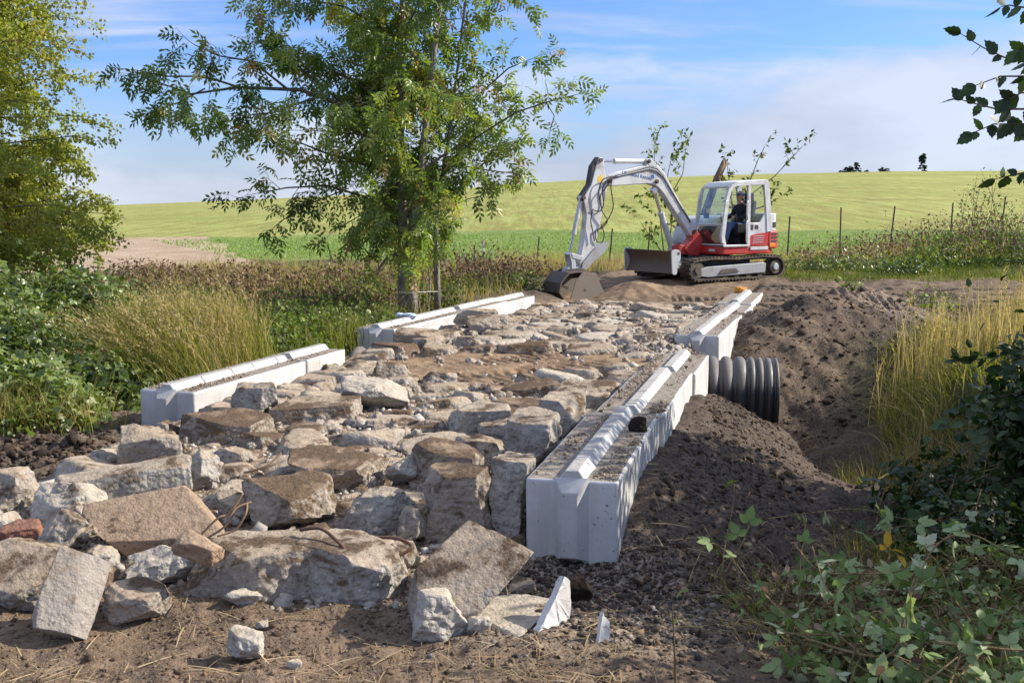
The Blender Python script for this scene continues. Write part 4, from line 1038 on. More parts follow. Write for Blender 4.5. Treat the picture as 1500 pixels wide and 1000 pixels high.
    # ---- cab
    cab = MB(); yl, yr = .985, .02
    side = [(.40, .79), (.455, 1.0), (.33, 1.95), (.235, 2.20), (.06, 2.285), (-.80, 2.34), (-.92, 2.32), (-.965, 2.24), (-1.015, 1.56), (-1.0, 1.14), (-.985, .79)]
    CB = []
    def strip(name, pts, y, w, t=.055, mat=P_WHITE, bev=.014):
        """bar of width w that follows pts in the side plane"""
        m = MB(); pts = [Vector((p[0], 0, p[1])) for p in pts]; L, Rr = [], []
        for i, p in enumerate(pts):
            dd = (pts[min(i + 1, len(pts) - 1)] - pts[max(i - 1, 0)]).normalized(); nn = Vector((-dd.z, 0, dd.x)); L.append(p + nn * w / 2); Rr.append(p - nn * w / 2)
        for i in range(len(pts) - 1):
            q = [L[i], L[i + 1], Rr[i + 1], Rr[i]]
            m.add([(a.x, y - t / 2, a.z) for a in q] + [(a.x, y + t / 2, a.z) for a in q], [(0, 1, 2, 3), (7, 6, 5, 4), (0, 4, 5, 1), (2, 6, 7, 3)] + ([(3, 7, 4, 0)] if i == 0 else []) + ([(1, 5, 6, 2)] if i == len(pts) - 2 else []))
        bmx = m.build(name, mat, EX); CB.append(bmx); return bmx
    curveA = [(.385, .82), (.43, 1.02), (.315, 1.93), (.255, 2.11), (.17, 2.20), (.04, 2.245), (-.30, 2.265)]
    strip("cab_pillar", curveA, yl, .085, .07)
    strip("cab_pillar", [(.40, .82), (.455, 1.02), (.335, 1.93), (.25, 2.15)], yr, .06, .06, P_GREYW)
    strip("door_pillar", [(-.355, .82), (-.345, 2.25)], yl, .075, .06)
    strip("rear_pillar", [(-1.0, 1.13), (-.965, 1.56), (-.875, 2.25)], yl, .15, .07)
    strip("rear_pillar", [(-1.0, 1.13), (-.965, 1.56), (-.875, 2.25)], yr, .15, .06, P_GREYW)
    lp = MB(); lp.prism([(-.39, .80), (-.975, 1.13), (-1.02, 1.58), (-.93, 1.58), (-.72, 1.335), (-.39, 1.335)][0:0] + [(-.385, 1.0), (-.985, 1.10), (-1.03, 1.58), (-.86, 1.58), (-.70, 1.345), (-.385, 1.345)], yl - .03, yl + .016); lpo = lp.build("cab_side_panel", P_WHITE, EX, bevel=.012)
    cp = MB(); cp.box((-.455, yl + .018, 1.235), (.07, .012, .12)); cp.box((-.60, yl + .018, 1.24), (.10, .012, .085)); cp.build("latch_plate", P_BLACK, lpo)
    rf = MB(); rf.prism(round_poly([(.21, 2.18), (.10, 2.30), (-.82, 2.365), (-.93, 2.34), (-.95, 2.24), (.0, 2.22)], .05), yr - .02, yl + .03); rf.build("cab_roof", P_WHITE, EX, bevel=.025)
    lo = MB(); lo.box((-.28, .50, .80), (1.42, .97, .05)); lo.build("cab_floor", P_BLACK, EX)
    sl = MB(); sl.box((.02, yl, .805), (.80, .07, .05)); sl.build("door_sill", P_WHITE, EX, bevel=.01)
    bk = MB(); bk.box((-.975, .50, 1.06), (.05, .90, .52)); bk.build("cab_back", P_BLACK, EX)
    # windscreen in a grey frame
    fr = MB(); fx = lambda z: .405 + (.465 - .405) * (z - .80) / .22 if z < 1.02 else .465 - .19 * (z - 1.02) / 1.12
    for y in (yl - .03, yr + .03): fr.tube([(fx(z), y, z) for z in (.80, .90, 1.02, 1.4, 1.8, 2.14)] + [(.20, y, 2.22)], .028, 6)
    for z in (.82, 1.30, 2.17): fr.tube([(fx(z) - (.02 if z > 2 else 0), yr, z), (fx(z) - (.02 if z > 2 else 0), yl, z)], .024, 6)
    fr.build("windscreen_frame", P_GREYW, EX)
    def pane(name, pts):
        m = MB(); m.add(pts, [(0, 1, 2, 3)]); s = m.build(name, P_GLASS, EX); so = s.modifiers.new("thick", 'SOLIDIFY'); so.thickness = .006; return s
    pane("windscreen", [(fx(1.31), yr + .04, 1.31), (fx(1.31), yl - .04, 1.31), (fx(2.14), yl - .04, 2.14), (fx(2.14), yr + .04, 2.14)])
    pane("lower_windscreen", [(fx(.84), yr + .04, .84), (fx(.84), yl - .04, .84), (fx(1.28), yl - .04, 1.28), (fx(1.28), yr + .04, 1.28)])
    pane("rear_side_window", [(-.39, yl - .01, 1.35), (-.70, yl - .01, 1.35), (-.83, yl - .01, 2.25), (-.39, yl - .01, 2.25)])
    pane("right_window", [(.40, yr, 1.25), (-.90, yr, 1.25), (-.84, yr, 2.23), (.24, yr, 2.2)])
    rs = MB(); rs.box((-.3, yr, 1.03), (1.36, .05, .44)); rs.build("cab_right_panel", P_BLACK, EX)
    # grab rails
    for nm, pts in (("grab_rail", [(.42, yl + .05, .86), (.50, yl + .06, .90), (.525, yl + .06, 1.06), (.41, yl + .06, 1.82), (.36, yl + .05, 1.87)]),
                    ("door_handle_rail", [(-.30, yl + .03, .86), (-.255, yl + .05, .92), (-.255, yl + .05, 1.36), (-.30, yl + .03, 1.38)]),
                    ("door_handle_rail", [(-.30, yl + .03, 1.47), (-.255, yl + .05, 1.53), (-.255, yl + .05, 1.80), (-.30, yl + .03, 1.86)])):
        m = MB(); m.tube(pts, .016, 8); m.build(nm, P_WHITE, EX, smooth_=True)
    ml = MB(); ml.box((.25, yl - .04, 2.14), (.08, .06, .10)); ml.box((.27, yl - .04, 2.17), (.05, .10, .06)); ml.build("work_light", P_GREYW, EX, bevel=.01)
    # ---- inside: seat, console, levers
    s = MB(); s.box((-.52, .50, 1.10), (.46, .48, .13)); s.box((-.74, .50, 1.50), (.12, .46, .74), Matrix.Rotation(R(-8), 3, 'Y')); s.box((-.80, .50, 1.95), (.10, .27, .20)); s.box((-.5, .5, .93), (.34, .36, .22)); s.build("operator_seat", P_SEAT, EX, bevel=.035, seg=3)
    for y in (.24, .78):
        m = MB(); m.box((-.36, y, 1.20), (.40, .13, .22)); m.tube([(-.18, y, 1.28), (-.15, y, 1.45)], [.014, .014], 8); m.tube([(-.15, y, 1.42), (-.145, y, 1.53)], [.026, .022], 8); m.build("control_console", P_BLACK, EX, bevel=.01)
    m = MB()
    for y in (.42, .58): m.tube([(.12, y, .83), (.16, y, 1.10), (.10, y, 1.30)], .013, 8); m.box((.13, y, .86), (.16, .09, .02))
    m.build("travel_levers", P_BLACK, EX)
    m = MB(); m.box((.22, .14, 1.50), (.05, .16, .12)); m.build("dash_monitor", P_BLACK, EX, bevel=.01)
    m = MB(); m.box((.18, .16, 1.62), (.02, .13, .10)); m.build("yellow_notice", P_YELL, EX)
    mi = MB(); mi.box((.50, -.55, 1.36), (.04, .15, .22)); mi.tube([(.36, -.5, 1.1), (.48, -.55, 1.27)], .014, 6); mi.build("side_mirror", P_BLACK, EX, bevel=.012)
    # ---- boom foot
    k = MB(); k.prism(round_poly([(.42, .62), (.40, .98), (.62, 1.19), (.74, 1.16), (.70, .95), (.90, .82), (.96, .72), (.78, .56)], .06), -.02, .24); k.cyl((.55, .11, .55), (.55, .11, 1.06), .13, 20); k.build("swing_bracket", P_RED, EX, bevel=.015)
    by, bw = .11, .15
    boom = MB(); outl = [(3.21, 2.30), (3.15, 2.43), (2.94, 2.50), (2.01, 2.70), (1.76, 2.68), (1.56, 2.50), (1.26, 2.06), (.92, 1.61), (.62, 1.24), (.585, 1.11), (.64, 1.02), (.75, 1.03), (1.02, 1.36), (1.29, 1.66), (1.58, 2.02), (1.79, 2.20), (2.02, 2.25), (3.13, 2.18)]
    boom.prism(round_poly(outl, .05, 3), by - bw / 2 - .03, by + bw / 2 + .03); bo = boom.build("boom", P_WHITE, EX, bevel=.02)
    m = MB()
    m.prism(round_poly([(2.02, 2.66), (2.10, 2.80), (2.0, 2.82), (1.84, 2.74), (1.75, 2.62)], .03), by - .11, by - .07); m.prism(round_poly([(2.02, 2.66), (2.10, 2.80), (2.0, 2.82), (1.84, 2.74), (1.75, 2.62)], .03), by + .07, by + .11); m.build("cylinder_lug", P_WHITE, bo, bevel=.008)
    for (x, z, r) in ((3.13, 2.30, .055), (2.03, 2.76, .045), (1.80, 2.30, .05), (.66, 1.12, .05)):
        m = MB(); m.cyl((x, by - .14, z), (x, by + .14, z), r, 18); m.cyl((x, by - .15, z), (x, by + .15, z), r * .55, 14); m.build("pivot_pin", P_STEEL, bo)
    # pressed lines and hoses along the top of the boom
    for i, o in enumerate((.03, .075, .12)):
        m = MB(); yy = by + bw / 2 + .042
        m.tube([(3.06 - o * .3, yy, 2.40 - o * .25), (2.90, yy, 2.455 - o * .55), (2.80, yy, 2.455 - o * .3), (2.02, yy, 2.66 - o * .8), (1.80, yy, 2.63 - o * 1.0), (1.62, yy, 2.45 - o * .35), (1.28, yy, 2.0 - o * .2), (.98, yy, 1.62 - o * .2), (.78, yy, 1.38 - o * .3)], .0105, 6); m.build("hydraulic_line", P_BLACK if i != 1 else P_GREYW, bo, smooth_=True)
    tl = text_mesh("US United Rentals", .115, "boom_lettering", P_BLUEL, bo, (2.36, by + bw / 2 + .0325, 2.43), (R(90), R(-9 * -1), R(180)))
    m = MB(); m.prism(round_poly([(1.97, 2.44), (1.89, 2.47), (1.86, 2.39), (1.93, 2.35)], .02), by + bw / 2 + .03, by + bw / 2 + .033); m.build("blue_emblem", P_BLUEL, bo)
    # boom ram
    def ram(name, a, b, r, frac, y=by, mat=P_WHITE):
        A = Vector((a[0], y, a[1])); B = Vector((b[0], y, b[1])); M = A.lerp(B, frac); d = (B - A).normalized()
        m = MB(); m.tube([A, M], [r, r], 14); m.tube([M - d * .05, M + d * .01], [r * 1.15, r * 1.15], 14); m.cyl(A + Vector((0, -.07, 0)), A + Vector((0, .07, 0)), r * 1.1, 14); q = m.build(name, mat, EX)
        m = MB(); m.tube([M, B], [r * .52, r * .52], 12); m.cyl(B + Vector((0, -.06, 0)), B + Vector((0, .06, 0)), r, 14); m.build("ram_rod", P_CHROME, q, smooth_=False)
    ram("boom_ram", (1.22, .72), (1.80, 2.10), .072, .62, by, P_GREYW)
    m = MB(); m.prism([(1.30, .62), (1.12, .62), (.70, .58), (.70, .76), (1.10, .84), (1.28, .80)], by - .09, by + .09); m.build("ram_bracket", P_RED, EX, bevel=.012)
    ram("arm_ram", (2.05, 2.76), (3.34, 2.745), .058, .68)
    # ---- arm
    arm = MB(); ao = [(3.41, 2.82), (3.34, 2.83), (3.28, 2.74), (3.22, 2.36), (3.16, 2.22), (3.20, 2.08), (3.29, 1.64), (3.42, 1.10), (3.62, .52), (3.78, .30), (3.90, .34), (3.92, .50), (3.80, 1.0), (3.74, 1.55), (3.83, 1.90), (3.76, 2.02), (3.62, 2.20), (3.50, 2.62)]
    arm.prism(round_poly(ao, .05, 3), by - .095, by + .095); ar = arm.build("arm", P_WHITE, EX, bevel=.018)
    s = MB(); s.prism([(3.43, 2.40), (3.33, 2.45), (3.31, 2.32), (3.40, 2.24), (3.45, 2.30)], by + .096, by + .0985); s.build("warning_sticker", P_YELL, ar)
    bk = MB(); bk.prism([(3.42, 2.83), (3.58, 2.63), (3.66, 2.22), (3.86, 1.97), (3.88, 1.85), (3.80, 1.85), (3.60, 2.15), (3.49, 2.60)], by - .08, by + .08); bk.build("arm_back_plate", P_BLACK, ar)
    for (x, z) in ((3.37, 2.76), (3.82, 1.92), (3.84, .40)):
        m = MB(); m.cyl((x, by - .125, z), (x, by + .125, z), .045, 18); m.build("pivot_pin", P_STEEL, ar)
    ram("bucket_ram", (3.82, 1.92), (4.13, .66), .055, .64)
    # hoses looping from boom tip down the arm
    for i, pts in enumerate(([(3.08, 2.38), (3.22, 2.30), (3.34, 2.10), (3.30, 1.80), (3.40, 1.62), (3.60, 1.66)], [(3.08, 2.36), (3.12, 2.14), (3.05, 1.75), (3.16, 1.48), (3.34, 1.30), (3.48, 1.18)], [(3.10, 2.34), (3.26, 2.16), (3.42, 1.95), (3.36, 1.62), (3.22, 1.40), (3.40, 1.22)], [(3.36, 1.32), (3.28, 1.10), (3.34, .92), (3.50, .98), (3.52, 1.2)], [(3.62, 1.66), (3.66, 1.40), (3.60, 1.16), (3.56, .95)], [(3.1, 2.40), (3.36, 2.32), (3.46, 2.08), (3.42, 1.80)])):
        m = MB(); yy = by + .13 + .02 * (i % 3); P = [Vector((x, yy, z)) for x, z in pts]; out = []
        for a in range(len(P) - 1):
            p0, p1, p2, p3 = P[max(a - 1, 0)], P[a], P[a + 1], P[min(a + 2, len(P) - 1)]
            for q in range(6): t = q / 6; out.append(.5 * ((2 * p1) + (p2 - p0) * t + (2 * p0 - 5 * p1 + 4 * p2 - p3) * t * t + (3 * p1 - p0 - 3 * p2 + p3) * t ** 3))
        m.tube(out + [P[-1]], .013, 6); m.build("hydraulic_hose", P_BLACK, EX, smooth_=True)
    # links, thumb, bucket
    m = MB(); m.prism(round_poly([(4.20, .68), (4.10, .70), (4.02, .42), (4.05, .26), (4.14, .28), (4.14, .45)], .03), by - .12, by - .08); m.prism(round_poly([(4.20, .68), (4.10, .70), (4.02, .42), (4.05, .26), (4.14, .28), (4.14, .45)], .03), by + .08, by + .12)
    m.prism(round_poly([(4.16, .70), (4.12, .58), (3.86, .52), (3.84, .62)], .03), by - .115, by - .085); m.prism(round_poly([(4.16, .70), (4.12, .58), (3.86, .52), (3.84, .62)], .03), by + .10, by + .13); m.build("bucket_link", P_GREYW, EX, bevel=.008)
    m = MB(); m.prism(round_poly([(4.33, .20), (4.22, .40), (4.08, .34), (3.86, .42), (3.74, .34), (3.80, .20), (4.1, .14)], .05), by - .10, by + .10); m.build("quick_coupler", P_SILVER, EX, bevel=.012)
    m = MB(); th = round_poly([(3.13, .97), (3.20, .92), (3.52, .80), (3.86, .46), (3.88, .28), (3.76, .30), (3.56, .48), (3.30, .66), (3.17, .80)], .03)
    m.prism(th, by - .13, by - .085); m.prism(th, by + .085, by + .13); m.box((3.42, by, .72), (.10, .2, .05)); m.build("thumb", P_SILVER, EX, bevel=.006)
    bp = [(4.38, .27), (4.58, .06), (4.62, -.16), (4.50, -.32), (4.22, -.39), (3.46, -.385), (3.34, -.34), (3.62, .22), (3.96, .26)]
    B0, B1 = by - .36, by + .36
    m = MB()
    shell = [(3.36, -.36), (3.46, -.40), (4.22, -.405), (4.50, -.335), (4.63, -.16), (4.59, .06), (4.38, .28), (4.10, .30), (3.66, .235)]
    inner = [(3.40, -.33), (3.48, -.365), (4.20, -.37), (4.47, -.305), (4.59, -.15), (4.55, .045), (4.36, .245), (4.10, .265), (3.68, .20)]
    m.prism(shell + inner[::-1], B0, B1); bu = m.build("bucket", P_STEEL, EX, bevel=.006)
    for y in (B0 - .02, B1):
        m = MB(); m.prism(round_poly([(3.36, -.37), (3.46, -.41), (4.22, -.41), (4.36, -.38), (4.20, .10), (4.0, .29), (3.66, .245)], .03), y, y + .02); m.build("bucket_side", paint("worn_bucket_side", (.20, .175, .145), .6, .45, (.22, .15, .10), .5, .2), bu, bevel=.006)
        m = MB(); m.cyl((3.95, y - .004, -.12), (3.95, y + .024, -.12), .035, 12); m.build("side_bolt", P_STEEL, bu)
    for q in range(5):
        y = B0 + .05 + q * (B1 - B0 - .1) / 4; m = MB(); m.prism([(3.46, -.40), (3.44, -.355), (3.24, -.345), (3.22, -.365)], y - .035, y + .035); m.build("bucket_tooth", P_SILVER, bu)
    m = MB()
    for y in (by - .16, by + .13): m.prism(round_poly([(4.30, .34), (4.42, .22), (4.30, .12), (3.80, .15), (3.72, .28), (3.86, .36)], .05), y, y + .03)
    m.build("bucket_ears", P_STEEL, bu, bevel=.006)
    return EX
EX = build_excavator()

# ------------------------------------------------------------------ the operator
def skin_body(name, nodes, edges, mat, parent=None, sub=2, root=0):
    me = bpy.data.meshes.new(name); me.from_pydata([n[0] for n in nodes], edges, [])
    o = link(bpy.data.objects.new(name, me), parent); me.materials.append(mat)
    bm = bmesh.new(); bm.from_mesh(me); lay = bm.verts.layers.skin.verify()
    for v, n in zip(bm.verts, nodes):
        r = n[1]; v[lay].radius = (r, r) if isinstance(r, float) else r; v[lay].use_root = v.index == root
    bm.to_mesh(me); bm.free()
    o.modifiers.new("skin", 'SKIN').use_smooth_shade = True
    s = o.modifiers.new("sub", 'SUBSURF'); s.levels = s.render_levels = sub
    return o
def ellip(m, c, r, n=14, k=9, M=None):
    vs = []; fs = []
    for i in range(k + 1):
        a = math.pi * i / k
        for j in range(n):
            b = 2 * math.pi * j / n; p = Vector((r[0] * math.sin(a) * math.cos(b), r[1] * math.sin(a) * math.sin(b), r[2] * math.cos(a)))
            if M is not None: p = M @ p
            vs.append(p + Vector(c))
    for i in range(k):
        for j in range(n): fs.append((i * n + j, i * n + (j + 1) % n, (i + 1) * n + (j + 1) % n, (i + 1) * n + j))
    m.add(vs, fs)
def build_person():
    PE = empty("person", EX.location, EX.rotation_euler, "operator in the cab wearing a dark hoodie, blue jeans and a blue and white cap", "person")
    skin = paint("skin", (.50, .29, .20), .55, .05); cloth = paint("dark_hoodie", (.018, .019, .024), .9, .05); jean = paint("blue_jeans", (.055, .10, .21), .9, .15); cap = paint("blue_cap", (.10, .16, .30), .8, .05); capw = paint("white_cap", (.6, .62, .66), .8, .05); boot = paint("work_boot", (.10, .07, .045), .8, .2); hair = paint("dark_hair", (.03, .022, .016), .8, 0)
    y = .52
    # the body is one skinned surface: pelvis, spine, neck, arms, legs; clothes are its materials by height
    N = [((-.52, y, 1.24), .14), ((-.55, y, 1.42), .14), ((-.56, y, 1.60), .155), ((-.55, y, 1.72), .12), ((-.54, y, 1.80), .055), ((-.52, y, 1.86), .055),
         ((-.55, y + .19, 1.70), .075), ((-.47, y + .25, 1.50), .058), ((-.25, y + .20, 1.44), .045), ((-.17, y + .18, 1.455), .034),
         ((-.55, y - .19, 1.70), .075), ((-.47, y - .25, 1.50), .058), ((-.25, y - .22, 1.44), .045), ((-.17, y - .22, 1.455), .034),
         ((-.44, y + .10, 1.22), .10), ((-.08, y + .13, 1.30), .082), ((.0, y + .13, 1.10), .062), ((.04, y + .12, .90), .05), ((.15, y + .13, .865), .043),
         ((-.44, y - .10, 1.22), .10), ((-.08, y - .13, 1.30), .082), ((.0, y - .13, 1.10), .062), ((.04, y - .12, .90), .05), ((.15, y - .13, .865), .043)]
    E = [(0, 1), (1, 2), (2, 3), (3, 4), (4, 5), (3, 6), (6, 7), (7, 8), (8, 9), (3, 10), (10, 11), (11, 12), (12, 13), (0, 14), (14, 15), (15, 16), (16, 17), (17, 18), (0, 19), (19, 20), (20, 21), (21, 22), (22, 23)]
    b = skin_body("body", N, E, cloth, PE)
    # jeans and boots: second skin over the legs
    def sub(name, idx, ed, mat, grow):
        return skin_body(name, [(N[i][0], N[i][1] + grow) for i in idx], ed, mat, PE)
    sub("jeans", [0, 14, 15, 16, 17, 19, 20, 21, 22], [(0, 1), (1, 2), (2, 3), (3, 4), (0, 5), (5, 6), (6, 7), (7, 8)], jean, .008)
    for s in (1, -1):
        skin_body("boot", [((.02, y + s * .12, .93), .056), ((.035, y + s * .12, .875), .06), ((.17, y + s * .13, .862), .045)], [(0, 1), (1, 2)], boot, PE)
        # hand round the lever: palm, thumb and four fingers
        hx, hy, hz = -.165, y + s * (.19 if s > 0 else .225), 1.465
        nodes = [((hx - .03, hy, hz), .026), ((hx + .02, hy, hz + .005), .030), ((hx + .045, hy, hz + .005), .026)]; ed = [(0, 1), (1, 2)]
        for f in range(4):
            zz = hz + .03 - .02 * f; k = len(nodes)
            nodes += [((hx + .06, hy + s * .012, zz), .0105), ((hx + .078, hy - s * .012, zz - .003), .0095), ((hx + .062, hy - s * .034, zz - .005), .0085)]; ed += [(2, k), (k, k + 1), (k + 1, k + 2)]
        k = len(nodes); nodes += [((hx + .02, hy - s * .03, hz + .032), .011), ((hx + .05, hy - s * .036, hz + .044), .0095)]; ed += [(1, k), (k, k + 1)]
        skin_body("hand", nodes, ed, skin, PE, 1)
    h = MB(); ellip(h, (-.50, y, 1.955), (.098, .076, .122)); ellip(h, (-.475, y, 1.89), (.068, .058, .055)); ellip(h, (-.398, y, 1.945), (.022, .013, .022)); ellip(h, (-.51, y + .076, 1.945), (.02, .012, .03)); ellip(h, (-.51, y - .076, 1.945), (.02, .012, .03)); ellip(h, (-.50, y, 1.84), (.06, .058, .07)); head = h.build("head", skin, PE, smooth_=True)
    e = MB(); [ellip(e, (-.415, y + s * .032, 1.972), (.012, .014, .009), 8, 5) for s in (1, -1)]; e.build("eyes", hair, head, smooth_=True)
    e = MB(); ellip(e, (-.412, y, 1.892), (.012, .026, .006), 8, 5); e.build("mouth", paint("lips", (.34, .14, .11), .5, 0), head, smooth_=True)
    h = MB(); ellip(h, (-.53, y, 1.935), (.085, .081, .10)); h.build("hair", hair, PE, smooth_=True)
    c = MB()
    vs = []; fs = []; n = 16
    for i in range(6):
        a = math.pi / 2 * i / 5
        for j in range(n):
            q = 2 * math.pi * j / n; vs.append((-.505 + .108 * math.sin(a) * math.cos(q), y + .087 * math.sin(a) * math.sin(q), 2.0 + .095 * math.cos(a)))
    for i in range(5):
        for j in range(n): fs.append((i * n + j, i * n + (j + 1) % n, (i + 1) * n + (j + 1) % n, (i + 1) * n + j))
    c.add(vs, fs); cp = c.build("cap", capw, PE, smooth_=True)
    c = MB(); c.prism(round_poly([(-.42, y - .075), (-.30, y - .05), (-.30, y + .05), (-.42, y + .075)], .03), 1.993, 2.004, 'z'); c.build("cap_brim", cap, cp)
    c = MB(); c.disc_ring((0, 0), 1, .93, 0, 1, 4) if False else c.prism([(-.505 + .1105 * math.cos(2 * math.pi * j / 20), y + .0895 * math.sin(2 * math.pi * j / 20)) for j in range(20)], 1.992, 2.030, 'z'); c.build("cap_band", cap, cp)
    return PE
build_person()
# ------------------------------------------------------------------ leaves, grass, bushes, trees
def nrmz(a): return a / np.maximum(np.linalg.norm(a, axis=-1, keepdims=True), 1e-9)
def T_diamond(w=.26, fold=.08, droop=.06): return np.array([(0, 0, 0), (.45, w, fold), (1, 0, -droop), (.45, -w, fold)]), [np.array([(0, 3, 2), (0, 2, 1)])]
def T_leaf(w=.28):
    V = np.array([(0, 0, 0), (.28, w * .92, .07), (.68, w * .78, .05), (1, 0, -.09), (.68, -w * .78, .05), (.28, -w * .92, .07), (.28, 0, 0), (.68, 0, -.02)])
    return V, [np.array([(0, 5, 6), (0, 6, 1), (7, 4, 3), (7, 3, 2)]), np.array([(6, 5, 4, 7), (6, 7, 2, 1)])]
def merge(ts):
    V = []; F3 = []; F4 = []; b = 0
    for v, fs in ts:
        V.append(v)
        for f in fs: (F3 if f.shape[1] == 3 else F4).append(f + b)
        b += len(v)
    out = []
    if F3: out.append(np.concatenate(F3))
    if F4: out.append(np.concatenate(F4))
    return np.concatenate(V), out
def xf(t, ang, s, off, roll=0, pitch=0):
    V, F = t; c, n = math.cos(ang), math.sin(ang); cr, sr = math.cos(roll), math.sin(roll); cp, sp_ = math.cos(pitch), math.sin(pitch)
    x, y, z = V[:, 0], V[:, 1], V[:, 2]; y, z = y * cr - z * sr, y * sr + z * cr; x, z = x * cp + z * sp_, -x * sp_ + z * cp
    return np.stack([x * c - y * n, x * n + y * c, z], -1) * s + np.array(off), F
def T_ash(simple=True):
    L = T_diamond(.19, .05, .1); ts = []
    for i, x in enumerate((.24, .48, .72)):
        for s in (1, -1): ts.append(xf(L, s * R(58 - 6 * i), .40, (x, 0, -.10 * x * x), s * R(12), R(14)))
    ts.append(xf(L, 0, .44, (.84, 0, -.08), 0, R(20)))
    ts.append((np.array([(0, .008, 0), (.9, .006, -.09), (.9, -.006, -.09), (0, -.008, 0)]), [np.array([(0, 3, 2), (0, 2, 1)])]))
    return merge(ts)
def T_toothed(w=.40, n=9):
    up = []; lo = []
    for i in range(1, n):
        t = i / n; ww = w * math.sin(math.pi * min(1, t ** .75)) * (1 if i % 2 else .84); up.append((t, ww, .12 * ww)); lo.append((t, -ww, .12 * ww))
    mid = [(i / n, 0, -.10 * (i / n) ** 2) for i in range(n + 1)]
    for q in (up, lo):
        for i, (a, b, c) in enumerate(q): q[i] = (a - .04 * (i % 2), b, c - .10 * a * a)
    V = np.array(mid + up + lo); F3 = []; F4 = []; u0 = n + 1; l0 = u0 + n - 1
    F3 += [(0, 1, u0), (0, l0, 1), (n - 1, n, u0 + n - 2), (n - 1, l0 + n - 2, n)]
    for i in range(1, n - 1): F4 += [(i, i + 1, u0 + i, u0 + i - 1), (i, l0 + i - 1, l0 + i, i + 1)]
    return V, [np.array(F3), np.array(F4)]
def T_trifol(leaf):
    return merge([xf(leaf, 0, .62, (.40, 0, 0), 0, R(8)), xf(leaf, R(72), .52, (.34, .02, 0), R(10), R(10)), xf(leaf, R(-72), .52, (.34, -.02, 0), R(-10), R(10)),
                  (np.array([(0, .008, 0), (.42, .008, 0), (.42, -.008, 0), (0, -.008, 0)]), [np.array([(0, 3, 2), (0, 2, 1)])])])
TA = T_ash(); TD = T_diamond(); TL = T_leaf(); TB = T_trifol(T_leaf(.40)); TBN = T_trifol(T_toothed(.33)); TN = T_toothed(.36)

def leaf_arrays(P, X, N, S, T):
    X = nrmz(X); Z = N - (N * X).sum(-1, keepdims=True) * X; Z = nrmz(Z); Y = np.cross(Z, X)
    V, Fs = T; n = len(P); k = len(V); S = np.broadcast_to(np.asarray(S, float), (n,))[:, None, None]
    W = P[:, None, :] + S * (V[None, :, 0:1] * X[:, None] + V[None, :, 1:2] * Y[:, None] + V[None, :, 2:3] * Z[:, None])
    return W.reshape(-1, 3), [(f[None] + (np.arange(n) * k)[:, None, None]).reshape(-1, f.shape[1]) for f in Fs], k
def leaves(name, P, X, N, S, T, mat, parent=None, tint=None, loc=None):
    W, F, k = leaf_arrays(np.asarray(P, float), np.asarray(X, float), np.asarray(N, float), S, T)
    if loc is not None: W = W - np.array(loc)
    return np_obj(name, W, F, mat, parent, tint=np.repeat(tint, k) if tint is not None else None)

def blades(name, x, y, z, h, lean, w, mat, rg, tint, parent=None, seg=4, loc=None, heads=None):
    n = len(x); t = np.linspace(0, 1, seg + 1)
    a = rg.uniform(0, 2 * math.pi, n); sx, sy = np.cos(a), np.sin(a)
    L = np.hypot(lean[0], lean[1]); hh = h[:, None]; bend = np.minimum(L / np.maximum(h, .01), 1.2)[:, None]
    cx = x[:, None] + lean[0][:, None] * t ** 1.8; cy = y[:, None] + lean[1][:, None] * t ** 1.8; cz = z[:, None] + hh * (t - .42 * bend * t ** 2.4)
    ww = w[:, None] * (1 - t ** 1.6 * .93) / 2
    A = np.stack([cx - sx[:, None] * ww, cy - sy[:, None] * ww, cz], -1); B = np.stack([cx + sx[:, None] * ww, cy + sy[:, None] * ww, cz], -1)
    V = np.stack([A, B], 2).reshape(n, -1, 3); k = 2 * (seg + 1)
    f = np.array([(2 * i, 2 * i + 1, 2 * i + 3, 2 * i + 2) for i in range(seg)])
    F = (f[None] + (np.arange(n) * k)[:, None, None]).reshape(-1, 4); V = V.reshape(-1, 3); T = np.repeat(tint, k); Fs = [F]
    if heads is not None:
        idx = np.where(heads)[0]; m = 9
        q = np.linspace(.70, 1.0, m)
        px_ = np.stack([x[idx, None] + lean[0][idx, None] * q ** 1.8, y[idx, None] + lean[1][idx, None] * q ** 1.8, z[idx, None] + h[idx, None] * (q - .42 * bend[idx] * q ** 2.4)], -1).reshape(-1, 3)
        d = nrmz(np.stack([lean[0][idx], lean[1][idx], h[idx] * .5], -1)); d = np.repeat(d, m, 0)
        X = nrmz(d + .45 * rg.normal(0, 1, d.shape)); S = np.repeat(h[idx], m) * .055 * np.tile(np.linspace(1, .45, m), len(idx))
        W, F3, kk = leaf_arrays(px_, X, rg.normal(0, 1, X.shape), S, T_diamond(.20, .1, 0))
        Fs.append(F3[0] + len(V)); V = np.concatenate([V, W]); T = np.concatenate([T, np.repeat(np.clip(.86 + .12 * rg.random(len(px_)), 0, 1), kk)])
    if loc is not None: V = V - np.array(loc)
    return np_obj(name, V, Fs, mat, parent, tint=T)

